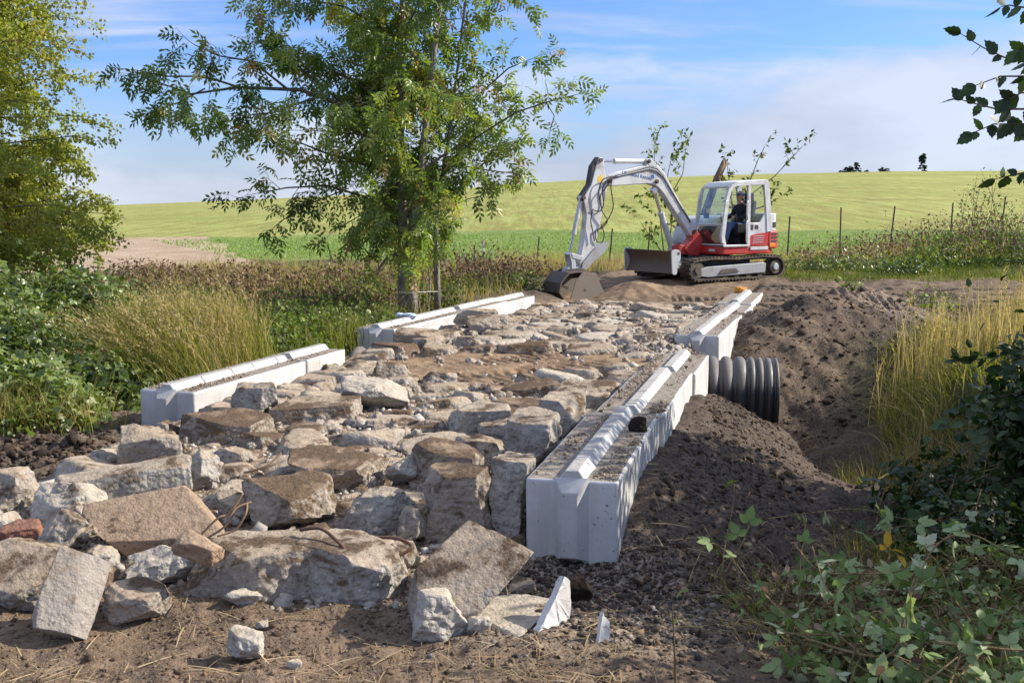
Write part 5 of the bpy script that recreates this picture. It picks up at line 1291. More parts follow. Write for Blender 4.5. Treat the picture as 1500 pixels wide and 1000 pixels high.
L_BRAM = leaf_mat("bramble_leaf", [(0, (.055, .085, .018)), (.4, (.12, .175, .035)), (.72, (.23, .29, .075)), (.88, (.46, .48, .26)), (1, (.36, .25, .08))], .36, .36, .6)
L_BRAMN = leaf_mat("cut_bramble_leaf", [(0, (.09, .14, .04)), (.4, (.20, .28, .08)), (.72, (.36, .42, .20)), (.97, (.50, .54, .38)), (1, (.55, .32, .03))], .5, .32, .28)
L_ASH = leaf_mat("ash_leaf", [(0, (.085, .14, .03)), (.4, (.18, .255, .05)), (.72, (.33, .39, .08)), (.88, (.46, .44, .10)), (.96, (.46, .27, .075)), (1, (.32, .13, .045))], .36, .50, .6)
L_BIRCH = leaf_mat("birch_leaf", [(0, (.17, .20, .035)), (.4, (.31, .34, .06)), (.8, (.46, .46, .10)), (1, (.40, .28, .10))], .40, .55, .4)
L_SHADE = leaf_mat("shaded_leaf", [(0, (.016, .034, .009)), (.6, (.040, .074, .018)), (1, (.08, .125, .035))], .5, .25, .4)  # dark greens: shade of the right edge is put into the leaf colour
L_DRY = leaf_mat("withered_leaf", [(0, (.075, .045, .028)), (.4, (.19, .115, .075)), (.75, (.32, .215, .145)), (.9, (.42, .31, .20)), (1, (.12, .15, .035))], .85, .2, .15, (1.1, .95, .7))
L_WEED = leaf_mat("weed_leaf", [(0, (.03, .055, .012)), (.4, (.08, .12, .02)), (.75, (.16, .20, .035)), (1, (.26, .22, .06))], .6, .32, .3)
L_LIME = leaf_mat("young_shrub_leaf", [(0, (.06, .11, .016)), (.5, (.15, .22, .03)), (1, (.30, .34, .07))], .5, .38, .35)
L_GRASS = leaf_mat("meadow_grass", [(0, (.085, .125, .02)), (.4, (.19, .22, .036)), (.62, (.32, .29, .065)), (.8, (.45, .34, .145)), (1, (.54, .42, .24))], .6, .48, .2, (1.1, 1.1, .6))
L_STRIP = leaf_mat("strip_grass_blade", [(0, (.17, .28, .05)), (.6, (.27, .40, .09)), (1, (.38, .46, .15))], .6, .3, .25)
L_STRAW = leaf_mat("straw", [(0, (.16, .105, .055)), (.5, (.30, .21, .11)), (1, (.50, .38, .22))], .7, .15, .2, (1, .9, .6))
B_ASH = bark_mat("ash_bark", (.13, .11, .085), (.36, .32, .26)); B_TWIG = bark_mat("twig_bark", (.075, .06, .04), (.17, .135, .09), (6, 6, 6)); B_CANE = bark_mat("bramble_cane", (.16, .09, .05), (.34, .27, .12), (8, 8, 8)); B_SNAG = bark_mat("snag_bark", (.12, .075, .045), (.30, .20, .12))

def bush(name, label, cat, blobs, n, size, T, mat, seed, group=None, stems=10, tmax=1.0, up=.55, bark=B_TWIG, ground=True, shell=.62, tpow=1.0):
    """blobs: (x, y, z of centre, rx, ry, rz); leaves crowd the outside of the blobs"""
    rg = np.random.default_rng(seed); c0 = np.array(blobs[0][:2]); base = tz(*c0)
    e = empty(name, (c0[0], c0[1], base), (0, 0, 0), label, cat, group); loc = (c0[0], c0[1], base)
    w = np.array([b[3] * b[4] + b[5] * b[3] for b in blobs]); w /= w.sum(); k = rg.choice(len(blobs), n, p=w); B = np.array(blobs)[k]
    d = nrmz(rg.normal(0, 1, (n, 3))); d[:, 2] = np.abs(d[:, 2]) * np.where(rg.random(n) < .8, 1, -.6); r = rg.uniform(shell ** 2, 1.0, n) ** .5 * (1 + .22 * rg.normal(0, 1, n) * (rg.random(n) < .35))
    P = B[:, :3] + d * B[:, 3:] * r[:, None]
    cl = vnoise(P[:, 0] * 2.6, P[:, 1] * 2.6, P[:, 2] * 2.6, seed)
    keep = cl > rg.uniform(-.9, -.15, n); P, d, cl = P[keep], d[keep], cl[keep]; n = len(P)
    g = terrain(P[:, 0], P[:, 1], False); P[:, 2] = np.maximum(P[:, 2], g + .03 + .05 * rg.random(n))
    X = nrmz(d * .6 + rg.normal(0, .7, (n, 3)) + (0, 0, -.15)); N = nrmz(d * .8 + (0, 0, up) + rg.normal(0, .45, (n, 3)))
    t = np.clip((rg.random(n) ** tpow * .8 + .22 * cl + .08) * tmax, 0, 1)
    leaves("foliage", P, X, N, size * rg.uniform(.45, 1.35, n), T, mat, e, t, loc)
    if stems:
        m = MB()
        for i in range(stems):
            b = blobs[rg.integers(len(blobs))]; a = rg.uniform(0, 6.28); q = rg.uniform(.2, .9)
            p0 = Vector((b[0] + rg.normal(0, b[3] * .35), b[1] + rg.normal(0, b[4] * .35), 0)); p0.z = tz(p0.x, p0.y) - .03
            p2 = Vector((b[0] + b[3] * math.cos(a) * q, b[1] + b[4] * math.sin(a) * q, b[2] + b[5] * (1.08 - q * .45))); p1 = (p0 + p2) / 2 + Vector((rg.normal(0, .08), rg.normal(0, .08), .18 * b[5]))
            m.tube([p - Vector(loc) for p in (p0, p0.lerp(p1, .5) + Vector((0, 0, .03)), p1, p1.lerp(p2, .6), p2)], [.009, .008, .007, .005, .003] if size > .03 else [.008] * 5, 5)
        m.build("stems", bark, e)
    return e

# ---- trees -----------------------------------------------------------
class Grow:
    def __init__(s, seed): s.rg = np.random.default_rng(seed); s.seg = []; s.anch = []
    def limb(s, pts, r0, r1): s.seg.append(([Vector(p) for p in pts], r0, r1))
    def twigs(s, pts, every, length, spread, droop=0.0, leaf_from=.25, step=.10, sub=2, r=.012, start=.25, up=.1):
        """side shoots along a limb, each with sub-shoots; leaf anchors on all of them"""
        rg = s.rg; P = [Vector(p) for p in pts]; L = sum((b - a).length for a, b in zip(P[:-1], P[1:])); acc = 0
        def shoot(p, d, l, lev):
            n = max(3, int(l / .16)); q = p.copy(); path = [q.copy()]; dd = d.normalized()
            for i in range(n):
                dd = (dd + Vector((rg.normal(0, .13), rg.normal(0, .13), rg.normal(0, .10) - droop * (i / n)))).normalized(); q = q + dd * (l / n); path.append(q.copy())
                if lev < sub and rg.random() < .62 and i > 0: shoot(q, dd + Vector(rg.normal(0, spread, 3)), l * rg.uniform(.35, .6), lev + 1)
            s.seg.append((path, r * .55 * (.55 ** lev), .0016))
            m = int(l / step)
            for i in range(m):
                t = leaf_from + (1 - leaf_from) * (i + rg.random()) / m; f = t * n; j = min(int(f), n - 1); s.anch.append((path[j].lerp(path[j + 1], f - j), (path[j + 1] - path[j]).normalized()))
        for a, b in zip(P[:-1], P[1:]):
            l = (b - a).length; k = max(1, int(round(l / every)))
            for i in range(k):
                t = (i + rg.random()) / k
                if (acc + t * l) / L < start: continue
                d = (b - a).normalized() * .55 + Vector(rg.normal(0, spread, 3)) + Vector((0, 0, up)); shoot(a.lerp(b, t), d, length * rg.uniform(.6, 1.25) * (1.1 - .4 * (acc + t * l) / L), 0)
            acc += l
        shoot(P[-1], P[-1] - P[-2], length * .8, 0)
    def wood(s, name, mat, parent, loc, segs=None, n=6):
        m = MB()
        for pts, r0, r1 in (segs if segs is not None else s.seg):
            k = len(pts); m.tube([p - Vector(loc) for p in pts], [r0 + (r1 - r0) * i / (k - 1) for i in range(k)], n if r0 > .03 else (4 if r0 > .006 else 3), r0 > .03)
        return m.build(name, mat, parent, smooth_=True)
    def crown(s, name, mat, parent, loc, T, size, per=1, hang=.5, tint=None, spreadN=.6, jit=0):
        rg = s.rg; A = np.array([a[0] for a in s.anch for _ in range(per)]); D = np.array([a[1] for a in s.anch for _ in range(per)]); n = len(A); A = A + rg.normal(0, 1, (n, 3)) * jit
        X = nrmz(D * .5 + rg.normal(0, .55, (n, 3)) + (0, 0, -hang)); N = nrmz(np.array((0, 0, .7)) + rg.normal(0, spreadN, (n, 3)))
        t = tint(A, rg) if tint else rg.random(n)
        return leaves(name, A, X, N, size * rg.uniform(.65, 1.2, n), T, mat, parent, np.clip(t, 0, 1), loc)

def build_ash():
    Y0 = 19.6; A = lambda u, v, dy=0.0: aty(u, v, Y0 + dy)
    g = Grow(3); b = A(598, 470); loc = (b.x, Y0, tz(b.x, Y0)); e = empty("ash_tree", loc, (0, 0, 0), "large leafy ash tree standing behind the far left wall, trunk bare near the ground", "tree")
    t1 = [A(592, 475), A(591, 430), A(590, 380), A(590, 320, .05), A(588, 250, .1), A(585, 160, .1), A(588, 60, .1), A(592, -60, .15), A(600, -200, .2), A(606, -340, .2)]
    t1[0].z = loc[2] - .15
    t1b = [A(604, 475), A(603, 430), A(601, 385), A(604, 330, -.1), A(616, 250, -.2), A(628, 150, -.3), A(640, 40, -.4), A(652, -80, -.5), A(660, -180, -.6)]; t1b[0].z = loc[2] - .15
    t2 = [A(641, 462, .35), A(640, 400, .35), A(638, 330, .4), A(648, 260, .5), A(660, 180, .6), A(672, 90, .7), A(684, -20, .8), A(692, -120, .9)]; t2[0].z = tz(t2[0].x, t2[0].y) - .1
    tr = [(t1, .115, .03), (t1b, .11, .025), (t2, .062, .014)]
    bare = [([A(588, 372), A(570, 374, -.1), A(556, 392, -.2), A(548, 418, -.25), A(524, 452, -.3)], .035, .012), ([A(645, 228, .5), A(690, 246, .2), A(735, 252, 0), A(776, 256, -.1)], .018, .006),
            ([A(612, 455, .2), A(620, 400, .3), A(616, 350, .4)], .014, .005), ([A(628, 455, .5), A(630, 410, .5), A(622, 360, .6)], .016, .005), ([A(560, 395, -.2), A(545, 400, -.3), A(528, 420, -.4)], .010, .004)]
    g.wood("trunk", B_ASH, e, loc, tr, 12); g.wood("bare_branches", B_ASH, e, loc, bare, 7)
    limbs = []
    def lb(pts, r=.04, **k): P = [A(*p) for p in pts]; limbs.append((P, r, .008)); g.twigs(P, k.pop("every", .26), k.pop("length", .80), k.pop("spread", .55), step=.066, **k)
    # the long wing to the left
    lb([(585, 190, .1), (520, 160, -.3), (440, 132, -.7), (350, 128, -1.0), (280, 138, -1.1), (225, 118, -1.1)], .05, every=.24, length=.8, start=.15)
    lb([(350, 128, -1.0), (300, 112, -1.3), (245, 112, -1.4), (205, 104, -1.5)], .02, length=.42)
    lb([(420, 130, -.8), (370, 90, -.9), (320, 82, -1.0), (285, 66, -1.1)], .022, length=.5)
    lb([(500, 150, -.4), (440, 100, .1), (405, 60, .4), (392, 30, .5)], .024, length=.6)
    lb([(470, 140, -.6), (400, 165, -1.3), (350, 170, -1.7)], .02, length=.5)
    lb([(300, 130, -1.2), (262, 150, -1.0), (240, 158, -1.0)], .014, length=.4)
    lb([(588, 262, .1), (530, 240, -.5), (470, 222, -.9), (430, 205, -1.2)], .03, length=.65)
    lb([(590, 310, .1), (540, 290, -.4), (480, 272, -.7), (420, 275, -1.0), (385, 282, -1.1)], .026, length=.5, droop=.25)
    lb([(500, 280, -.6), (450, 300, -.8), (410, 325, -.9)], .012, length=.4, droop=.5)
    lb([(560, 300, -.3), (520, 320, -.5), (495, 335, -.6)], .012, length=.4, droop=.4)
    lb([(590, 345, 0), (570, 330, -.5), (552, 340, -.8), (545, 370, -.9)], .014, length=.45, droop=.5)
    lb([(600, 340, 0), (620, 310, -.7), (640, 300, -1.0)], .014, length=.6, droop=.4)
    lb([(594, 370, 0), (606, 350, -.3), (612, 340, -.6)], .012, length=.55, droop=.7, start=0)
    # right side
    lb([(650, 245, .5), (700, 200, .3), (755, 165, .1), (800, 150, 0), (840, 140, 0)], .022, every=.3, length=.42, start=.5)
    lb([(800, 150, 0), (812, 170, 0), (806, 190, 0)], .008, length=.3, droop=.5, start=0)
    lb([(655, 200, .6), (700, 140, .6), (745, 100, .5), (770, 90, .5)], .022, length=.5)
    lb([(640, 300, .4), (680, 260, .2), (715, 235, 0), (730, 225, 0)], .018, length=.55)
    lb([(640, 330, .4), (665, 300, .2), (690, 290, .1)], .014, length=.5, droop=.4)
    rg = g.rg
    # the body of the crown, all round the stems
    for i in range(50):
        v = rg.uniform(-330, 300); q = rg.choice(3, p=(.45, .33, .22)); T = (t1, t1b, t2)[q]
        j = min(range(len(T)), key=lambda k: abs(A(0, v).z - T[k].z)); p = T[j]
        a = rg.uniform(0, 2 * math.pi); ln = rg.uniform(.9, 2.0) * (1 if v > -60 else max(.45, 1 - (-60 - v) / 330)); 
        dx = math.cos(a) * ln * (.90 if math.cos(a) > 0 else 1.0); dy = math.sin(a) * ln
        p1 = p + Vector((dx * .5, dy * .5, .30 * ln)); p2 = p + Vector((dx, dy, .42 * ln + rg.normal(0, .2)))
        limbs.append(([p, p1, p2], .028, .007)); g.twigs([p, p1, p2], .22, .80, .6, droop=.12, start=.1, step=.075)
    for i in range(15):
        v = rg.uniform(230, 372); T = (t1, t1b, t2, t1b)[i % 4]; j = min(range(len(T)), key=lambda k: abs(A(0, v).z - T[k].z)); p = T[j].copy(); p.z = A(0, v).z
        a = rg.uniform(0, 2 * math.pi); ln = rg.uniform(.5, 1.25) * (1 if v < 330 else .6); p1 = p + Vector((math.cos(a) * ln * .6, math.sin(a) * ln * .6, .12)); p2 = p + Vector((math.cos(a) * ln, math.sin(a) * ln, -.05 - .15 * rg.random()))
        limbs.append(([p, p1, p2], .012, .004)); g.twigs([p, p1, p2], .22, .5, .55, droop=.4, start=.1, step=.055)
    for j in range(5):
        p = A(588 + 8 * j, -300 + 40 * j, .1 * j); g.twigs([p, p + Vector((rg.normal(0, .3), rg.normal(0, .3), .8))], .3, .7, .6)
    g.wood("branches", B_TWIG, e, loc, limbs, 7); g.wood("twigs", B_TWIG, e, loc, g.seg, 4)
    def tint(P, rg):
        n = len(P); c = fbm(P[:, 0] * 1.1, P[:, 1] * 1.1, P[:, 2] * 1.1, 3, 77)
        t = .26 + .30 * rg.random(n) + .34 * c + .13 * smooth(-1.4, .4, P[:, 0]) - .10 * smooth(-2.8, -5, P[:, 0])  # yellower right, darker left: sunny and shaded sides put into the tint
        odd = rg.random(n) < (.05 + .08 * (c > .25)); return np.where(odd, rg.uniform(.86, 1, n), np.minimum(t, .9))
    g.crown("crown", L_ASH, e, loc, TA, .305, 1, .6, tint, .6, .03)
build_ash()

def build_birch():
    g = Grow(9); X0, Y0 = -11.35, 20.5; loc = (X0, Y0, tz(X0, Y0)); e = empty("birch_tree", loc, (0, 0, 0), "yellow green small leaved tree at the left edge with drooping sprays", "tree")
    tr = [Vector((X0, Y0, loc[2] - .1)), Vector((X0 + .1, Y0, 1.6)), Vector((X0 - .05, Y0, 3.6)), Vector((X0 + .15, Y0, 6.2)), Vector((X0 + .1, Y0, 9.2))]
    g.wood("trunk", B_ASH, e, loc, [(tr, .2, .04)], 10); limbs = []; rg = g.rg
    tips = [(60, -60, -1), (80, -20, 0), (84, 25, .6), (88, 70, -.5), (82, 115, .4), (100, 170, 0), (104, 200, -.6), (80, 215, .5), (95, 250, -.4), (118, 290, .4), (135, 312, 0), (120, 332, -.7), (90, 345, .5), (70, 355, -.9), (60, 300, -1.4), (40, 150, -1.6), (30, 60, -1.4), (20, 240, -1.8), (50, 20, 1.6), (40, 330, -1.5), (30, 365, -1.0), (10, 350, -1.8), (50, 270, 1.5), (60, 110, 1.7), (105, 355, .8)]
    for (u, v, dy) in tips:
        q = aty(u, v, Y0 + dy); z0 = max(.8, q.z - rg.uniform(.2, 1.0)); p = Vector((X0, Y0, z0)); m = p.lerp(q, .5) + Vector((0, 0, .35))
        limbs.append(([p, m, q], .03, .006)); g.twigs([p, m, q], .21, .72, .45, droop=.30, start=.12, step=.04, up=.05)
    for i in range(22):
        a = rg.uniform(1.2, 5.1); z0 = rg.uniform(.8, 9); l = rg.uniform(1.2, 2.6) * (1 - max(0, z0 - 5) / 8); p = Vector((X0, Y0, z0)); q = p + Vector((math.cos(a) * l, math.sin(a) * l, rg.uniform(-.1, .7)))
        limbs.append(([p, p.lerp(q, .5) + Vector((0, 0, .3)), q], .03, .006)); g.twigs([p, p.lerp(q, .5) + Vector((0, 0, .3)), q], .34, .7, .5, droop=.3, start=.15, step=.07)
    n = 0
    while n < 330:
        z = rg.uniform(.7, 8.5); a = rg.uniform(0, 6.283); r = math.sqrt(rg.random()) * np.interp(z, [.5, 1.6, 3, 4.5, 6, 9], [2.6, 2.95, 2.5, 2.3, 2.1, 1.2])
        q = Vector((X0 + math.cos(a) * r, Y0 + math.sin(a) * r, z))
        if q.x < X0 - 1.2: continue
        n += 1; p = Vector((X0, Y0, max(.6, z - .5 * r - .2))); m = p.lerp(q, .55) + Vector((0, 0, .25)); o = q + Vector((math.cos(a) * .4, math.sin(a) * .4, -.15))
        limbs.append(([p, m, q, o], .016, .004)); g.twigs([m.lerp(q, .6), q, o], .22, .62, .65, droop=.35, start=.0, step=.034, up=.08)
    g.wood("branches", B_TWIG, e, loc, limbs, 5); g.wood("twigs", B_TWIG, e, loc, g.seg, 3)
    def tint(P, rg):
        c = fbm(P[:, 0] * 1.3, P[:, 1] * 1.3, P[:, 2] * 1.3, 3, 12); return .36 + .42 * rg.random(len(P)) + .34 * c
    g.crown("crown", L_BIRCH, e, loc, T_diamond(.36, .08, .06), .078, 3, .35, tint, .9, .055)
build_birch()
_s = MB(); _s.tube([aty(584, 428, 19.42), aty(598, 429, 19.40), aty(612, 428, 19.42), aty(626, 427, 19.6), aty(641, 427, 19.86)], .006, 5); tag(_s.build('string', paint('white_string', (.6, .58, .52), .8, .1)), 'pale string tied round the ash trunk and the thin stem', 'string')

def build_overhang():
    Y0 = 4.3; g = Grow(21); X0 = 3.5; loc = (X0, 4.9, tz(X0, 4.9)); e = empty("hawthorn_tree", loc, (0, 0, 0), "small dark tree at the right edge whose leafy branches hang into the sky", "tree")
    A = lambda u, v, dy=0.0: aty(u, v, Y0 + dy); root = Vector(loc)
    tr = [root - Vector((0, 0, .1)), root + Vector((-.05, -.1, .9)), root + Vector((-.15, -.2, 1.8)), root + Vector((-.2, -.3, 2.7)), root + Vector((-.25, -.3, 3.4))]
    g.wood("trunk", B_TWIG, e, loc, [(tr, .06, .02)], 9)
    br = [[(1540, 20), (1505, 12), (1478, 8), (1466, 10)], [(1560, 95), (1505, 92), (1470, 84), (1440, 70), (1408, 50)], [(1560, 120), (1500, 112), (1465, 112), (1430, 125)], [(1560, 150), (1505, 160), (1460, 160), (1420, 150), (1404, 145)], [(1560, 175), (1500, 182), (1455, 182), (1425, 195)], [(1560, 262), (1505, 252), (1478, 258), (1458, 262)], [(1545, 60), (1510, 66), (1492, 75)], [(1545, 205), (1508, 190), (1488, 188)], [(1530, 140), (1496, 136), (1478, 146)]]
    segs = []; P = []; X = []; S = []; rg = g.rg
    for i, b in enumerate(br):
        pts = [A(u, v, .12 * math.sin(i * 2.1) + .02 * k) for k, (u, v) in enumerate(b)]; segs.append((pts, .006, .0018))
        j = 2 + (i % 3); segs.append(([tr[j], tr[j].lerp(pts[0], .6) + Vector((0, 0, .1)), pts[0]], .014, .006))
        for a, c in zip(pts[:-1], pts[1:]):
            n = max(2, int((c - a).length / .026))
            for q in range(n):
                t = (q + rg.random() * .6) / n; d = (c - a).normalized(); s = 1 if q % 2 else -1
                if (q + i) % 7 == 3: continue
                P.append(a.lerp(c, t)); X.append(d * .6 + Vector((rg.normal(0, .35), rg.normal(0, .5), s * .75 - .15))); S.append(rg.uniform(.045, .082))
        P.append(pts[-1]); X.append(pts[-1] - pts[-2] + Vector((0, 0, -.02))); S.append(.075)
    # the rest of the crown is beyond the frame
    for i in range(700):
        z = rg.uniform(1.4, 3.6); y = rg.uniform(3.9, 5.9); x = y * .53 + .35 + abs(rg.normal(0, .55)); P.append(Vector((x, y, z))); X.append(Vector(rg.normal(0, 1, 3))); S.append(rg.uniform(.05, .085))
        if i % 12 == 0: segs.append(([tr[2], tr[2].lerp(P[-1], .5) + Vector((0, 0, .1)), P[-1]], .012, .002))
    g.wood("branches", B_TWIG, e, loc, segs, 5)
    P = np.array(P); n = len(P); N = rg.normal(0, .6, (n, 3)) + np.array((-.25, -.85, .25))
    leaves("leaves", P, np.array(X), N, np.array(S), TN, L_SHADE, e, np.clip(rg.normal(.3, .25, n), 0, 1), loc)
build_overhang()

# ---- the dark hedge on the right that shades the soil mound
for i, (x, y, zt, rx, ry) in enumerate(((4.25, 5.9, 1.6, .75, .9), (4.75, 7.3, 2.8, .75, .9), (5.55, 8.6, 3.9, .75, 1.0), (5.0, 9.7, .75, .7, .8), (6.25, 9.7, 4.0, .85, 1.0))):
    g = tz(x, y)
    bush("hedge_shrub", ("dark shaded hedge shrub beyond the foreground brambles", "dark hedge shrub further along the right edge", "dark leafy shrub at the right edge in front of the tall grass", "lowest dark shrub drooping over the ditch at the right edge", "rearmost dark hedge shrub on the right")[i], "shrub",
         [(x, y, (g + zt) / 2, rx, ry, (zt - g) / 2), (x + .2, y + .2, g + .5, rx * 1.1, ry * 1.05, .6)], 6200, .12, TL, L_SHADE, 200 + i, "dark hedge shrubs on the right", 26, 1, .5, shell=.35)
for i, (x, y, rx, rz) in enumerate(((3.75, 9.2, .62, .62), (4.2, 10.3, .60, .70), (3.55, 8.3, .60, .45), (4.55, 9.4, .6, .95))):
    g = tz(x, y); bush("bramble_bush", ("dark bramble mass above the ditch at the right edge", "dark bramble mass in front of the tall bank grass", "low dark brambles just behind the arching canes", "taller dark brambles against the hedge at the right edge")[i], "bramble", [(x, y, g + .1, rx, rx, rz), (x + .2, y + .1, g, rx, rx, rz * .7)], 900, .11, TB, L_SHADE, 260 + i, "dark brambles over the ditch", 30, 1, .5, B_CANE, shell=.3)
# droopy leafy sprays in front of it
def spray(name, label, pts, nl, size, T, mat, seed, rad=.006, bark=B_CANE, cat="branch", group=None, trange=(0, 1), spread=.5):
    rg = np.random.default_rng(seed); P = [Vector(p) for p in pts]; out = []
    for i in range(len(P) - 1):
        a, b, c, d = P[max(i - 1, 0)], P[i], P[i + 1], P[min(i + 2, len(P) - 1)]
        for q in range(6): t = q / 6; out.append(.5 * ((2 * b) + (c - a) * t + (2 * a - 5 * b + 4 * c - d) * t * t + (3 * b - a - 3 * c + d) * t ** 3))
    out.append(P[-1]); e = empty(name, out[0], (0, 0, 0), label, cat, group); loc = Vector(out[0]); m = MB(); k = len(out); m.tube([p - loc for p in out], [rad * (1 - .7 * i / k) for i in range(k)], 6); m.build("cane", bark, e, smooth_=True)
    if nl:
        L = []; X = []
        for i in range(nl):
            f = (.12 + .88 * (i + rg.random()) / nl) * (k - 1); j = min(int(f), k - 2); L.append(out[j].lerp(out[j + 1], f - j)); X.append((out[j + 1] - out[j]).normalized() * .5 + Vector(rg.normal(0, spread, 3)) + Vector((0, 0, .1)))
        leaves("leaves", np.array(L), np.array(X), rg.normal(0, .5, (nl, 3)) + (0, -.35, .8), size * rg.uniform(.6, 1.2, nl), T, mat, e, rg.uniform(*trange, nl), loc)
    return e
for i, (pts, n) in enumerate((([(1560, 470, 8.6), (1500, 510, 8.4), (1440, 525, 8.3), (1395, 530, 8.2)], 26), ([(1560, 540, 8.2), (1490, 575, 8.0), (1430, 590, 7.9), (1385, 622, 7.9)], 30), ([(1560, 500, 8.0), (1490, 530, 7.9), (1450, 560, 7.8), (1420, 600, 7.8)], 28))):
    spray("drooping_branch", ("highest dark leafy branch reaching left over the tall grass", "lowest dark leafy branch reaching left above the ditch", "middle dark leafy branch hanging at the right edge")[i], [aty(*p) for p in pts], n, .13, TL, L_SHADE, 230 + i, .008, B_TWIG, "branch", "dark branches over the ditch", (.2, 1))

# ---- cut brambles in the right foreground
BR = [(2.35, 5.5, .55, .50, .30), (1.75, 5.35, .42, .40, .24), (2.9, 6.2, .6, .6, .40), (1.75, 6.3, .5, .5, .22), (2.45, 7.0, .6, .55, .30), (3.3, 7.4, .6, .6, .36), (3.1, 5.5, .5, .5, .45), (2.15, 4.75, .5, .35, .28)]
lab = ("cut bramble heap in the middle of the right foreground", "small bramble heap nearest the dark soil at the bottom", "large bramble heap at the lower right edge", "thin bramble patch at the foot of the soil mound", "bramble heap behind the arching canes", "bramble heap under the dark hedge", "tall bramble heap in the bottom right corner", "bramble heap cut by the bottom edge on the right")
for i, (x, y, rx, ry, rz) in enumerate(BR):
    bush("bramble_bush", lab[i], "bramble", [(x, y, tz(x, y) + .06, rx, ry, rz), (x + .15, y + .1, tz(x, y) + .02, rx * 1.1, ry * 1.1, rz * .6)], (380, 230, 430, 120, 330, 360, 430, 330)[i], .12, TBN, L_BRAMN, 300 + i, "cut brambles in the right foreground", 60, 1, .6, B_CANE, shell=.2)
C = lambda *p: aty(*p)
canes = [([(1180, 935, 5.2), (1300, 960, 5.1), (1330, 880, 5.2), (1370, 800, 5.3), (1420, 782, 5.3), (1480, 810, 5.2), (1540, 830, 5.2)], 7, .009, "reddish bramble cane arching highest over the right foreground"),
         ([(1165, 798, 6.0), (1200, 835, 5.8), (1260, 840, 5.7), (1320, 835, 5.5), (1350, 805, 5.4), (1400, 785, 5.4)], 9, .008, "green bramble cane curving from the mound to the arching cane"),
         ([(1330, 935, 5.0), (1327, 890, 5.1), (1335, 860, 5.2), (1345, 830, 5.3)], 3, .007, "short upright bramble cane under the arching cane"),
         ([(1370, 940, 4.9), (1420, 945, 4.8), (1470, 950, 4.75), (1530, 955, 4.7)], 4, .011, "thick yellow green cane lying across the bottom right"),
         ([(1190, 800, 5.9), (1215, 870, 5.6), (1260, 900, 5.4), (1300, 935, 5.2)], 10, .006, "bramble shoot trailing down the middle of the cut heap"),
         ([(1055, 870, 6.2), (1062, 800, 6.3), (1073, 745, 6.4), (1076, 708, 6.4)], 2, .006, "upright grey green stalk standing on the dark mound"),
         ([(1060, 840, 6.3), (1085, 800, 6.3), (1103, 757, 6.3)], 2, .008, "leaning dead stick beside the upright stalk on the mound"),
         ([(1060, 815, 6.3), (1040, 785, 6.35), (1029, 767, 6.4)], 0, .006, "short orange brown twig left of the upright stalk"),
         ([(1120, 760, 7.3), (1250, 745, 7.2), (1330, 760, 7.0), (1420, 760, 6.9)], 7, .005, "thin trailing cane low across the back of the brambles"),
         ([(990, 1010, 4.7), (988, 950, 4.75), (985, 885, 4.8)], 0, .009, "upright straw coloured stalk in the bottom foreground"),
         ([(1400, 880, 5.0), (1425, 915, 5.0), (1430, 935, 5.0)], 3, .006, "short leafy stub of cane at the lower right"),
         ([(1250, 800, 6.6), (1290, 780, 6.5), (1345, 770, 6.4), (1440, 800, 6.2)], 6, .005, "thin cane behind the high arching one"),
         ([(1120, 870, 5.7), (1160, 910, 5.5), (1190, 935, 5.4), (1215, 955, 5.3)], 3, .007, "pale dead cane running down beside the small heap")]
for i, (pts, n, r, l) in enumerate(canes):
    spray("bramble_cane", l, [C(*p) for p in pts], n, .15, TBN, L_BRAMN, 330 + i, r * .8, B_CANE if i not in (9,) else L_STRAW, "cane", "loose canes in the right foreground", (.15, .98))
_r = np.random.default_rng(77)
for _i in range(16):
    _x, _y = _r.uniform(1.5, 3.2), _r.uniform(5.1, 7.4); _x = min(_x, .47 * _y - .1); _a = _r.uniform(0, 6.28); _l = _r.uniform(.5, 1.2); _g = tz(_x, _y)
    _p = [Vector((_x, _y, _g)), Vector((_x + .3 * _l * math.cos(_a), _y + .3 * _l * math.sin(_a), _g + _r.uniform(.25, .5))), Vector((_x + .7 * _l * math.cos(_a), _y + .7 * _l * math.sin(_a), _g + _r.uniform(.3, .55))), Vector((_x + _l * math.cos(_a + .3), _y + _l * math.sin(_a + .3), _g + _r.uniform(.05, .3)))]
    spray("bramble_cane", "thin arching bramble cane tangled among the cut heaps in the right foreground", _p, int(_r.integers(3, 9)), .11, TBN, L_BRAMN, 1330 + _i, .0045, B_CANE, "cane", "thin canes tangled in the bramble heaps", (.1, .97))
spray("yellow_leaf_sprig", "sprig with three yellow leaves among the cut brambles", [C(1278, 800, 5.6), C(1298, 800, 5.55), C(1318, 814, 5.5)], 4, .10, TL, L_BRAMN, 399, .004, B_CANE, "sprig", None, (1, 1), .3)

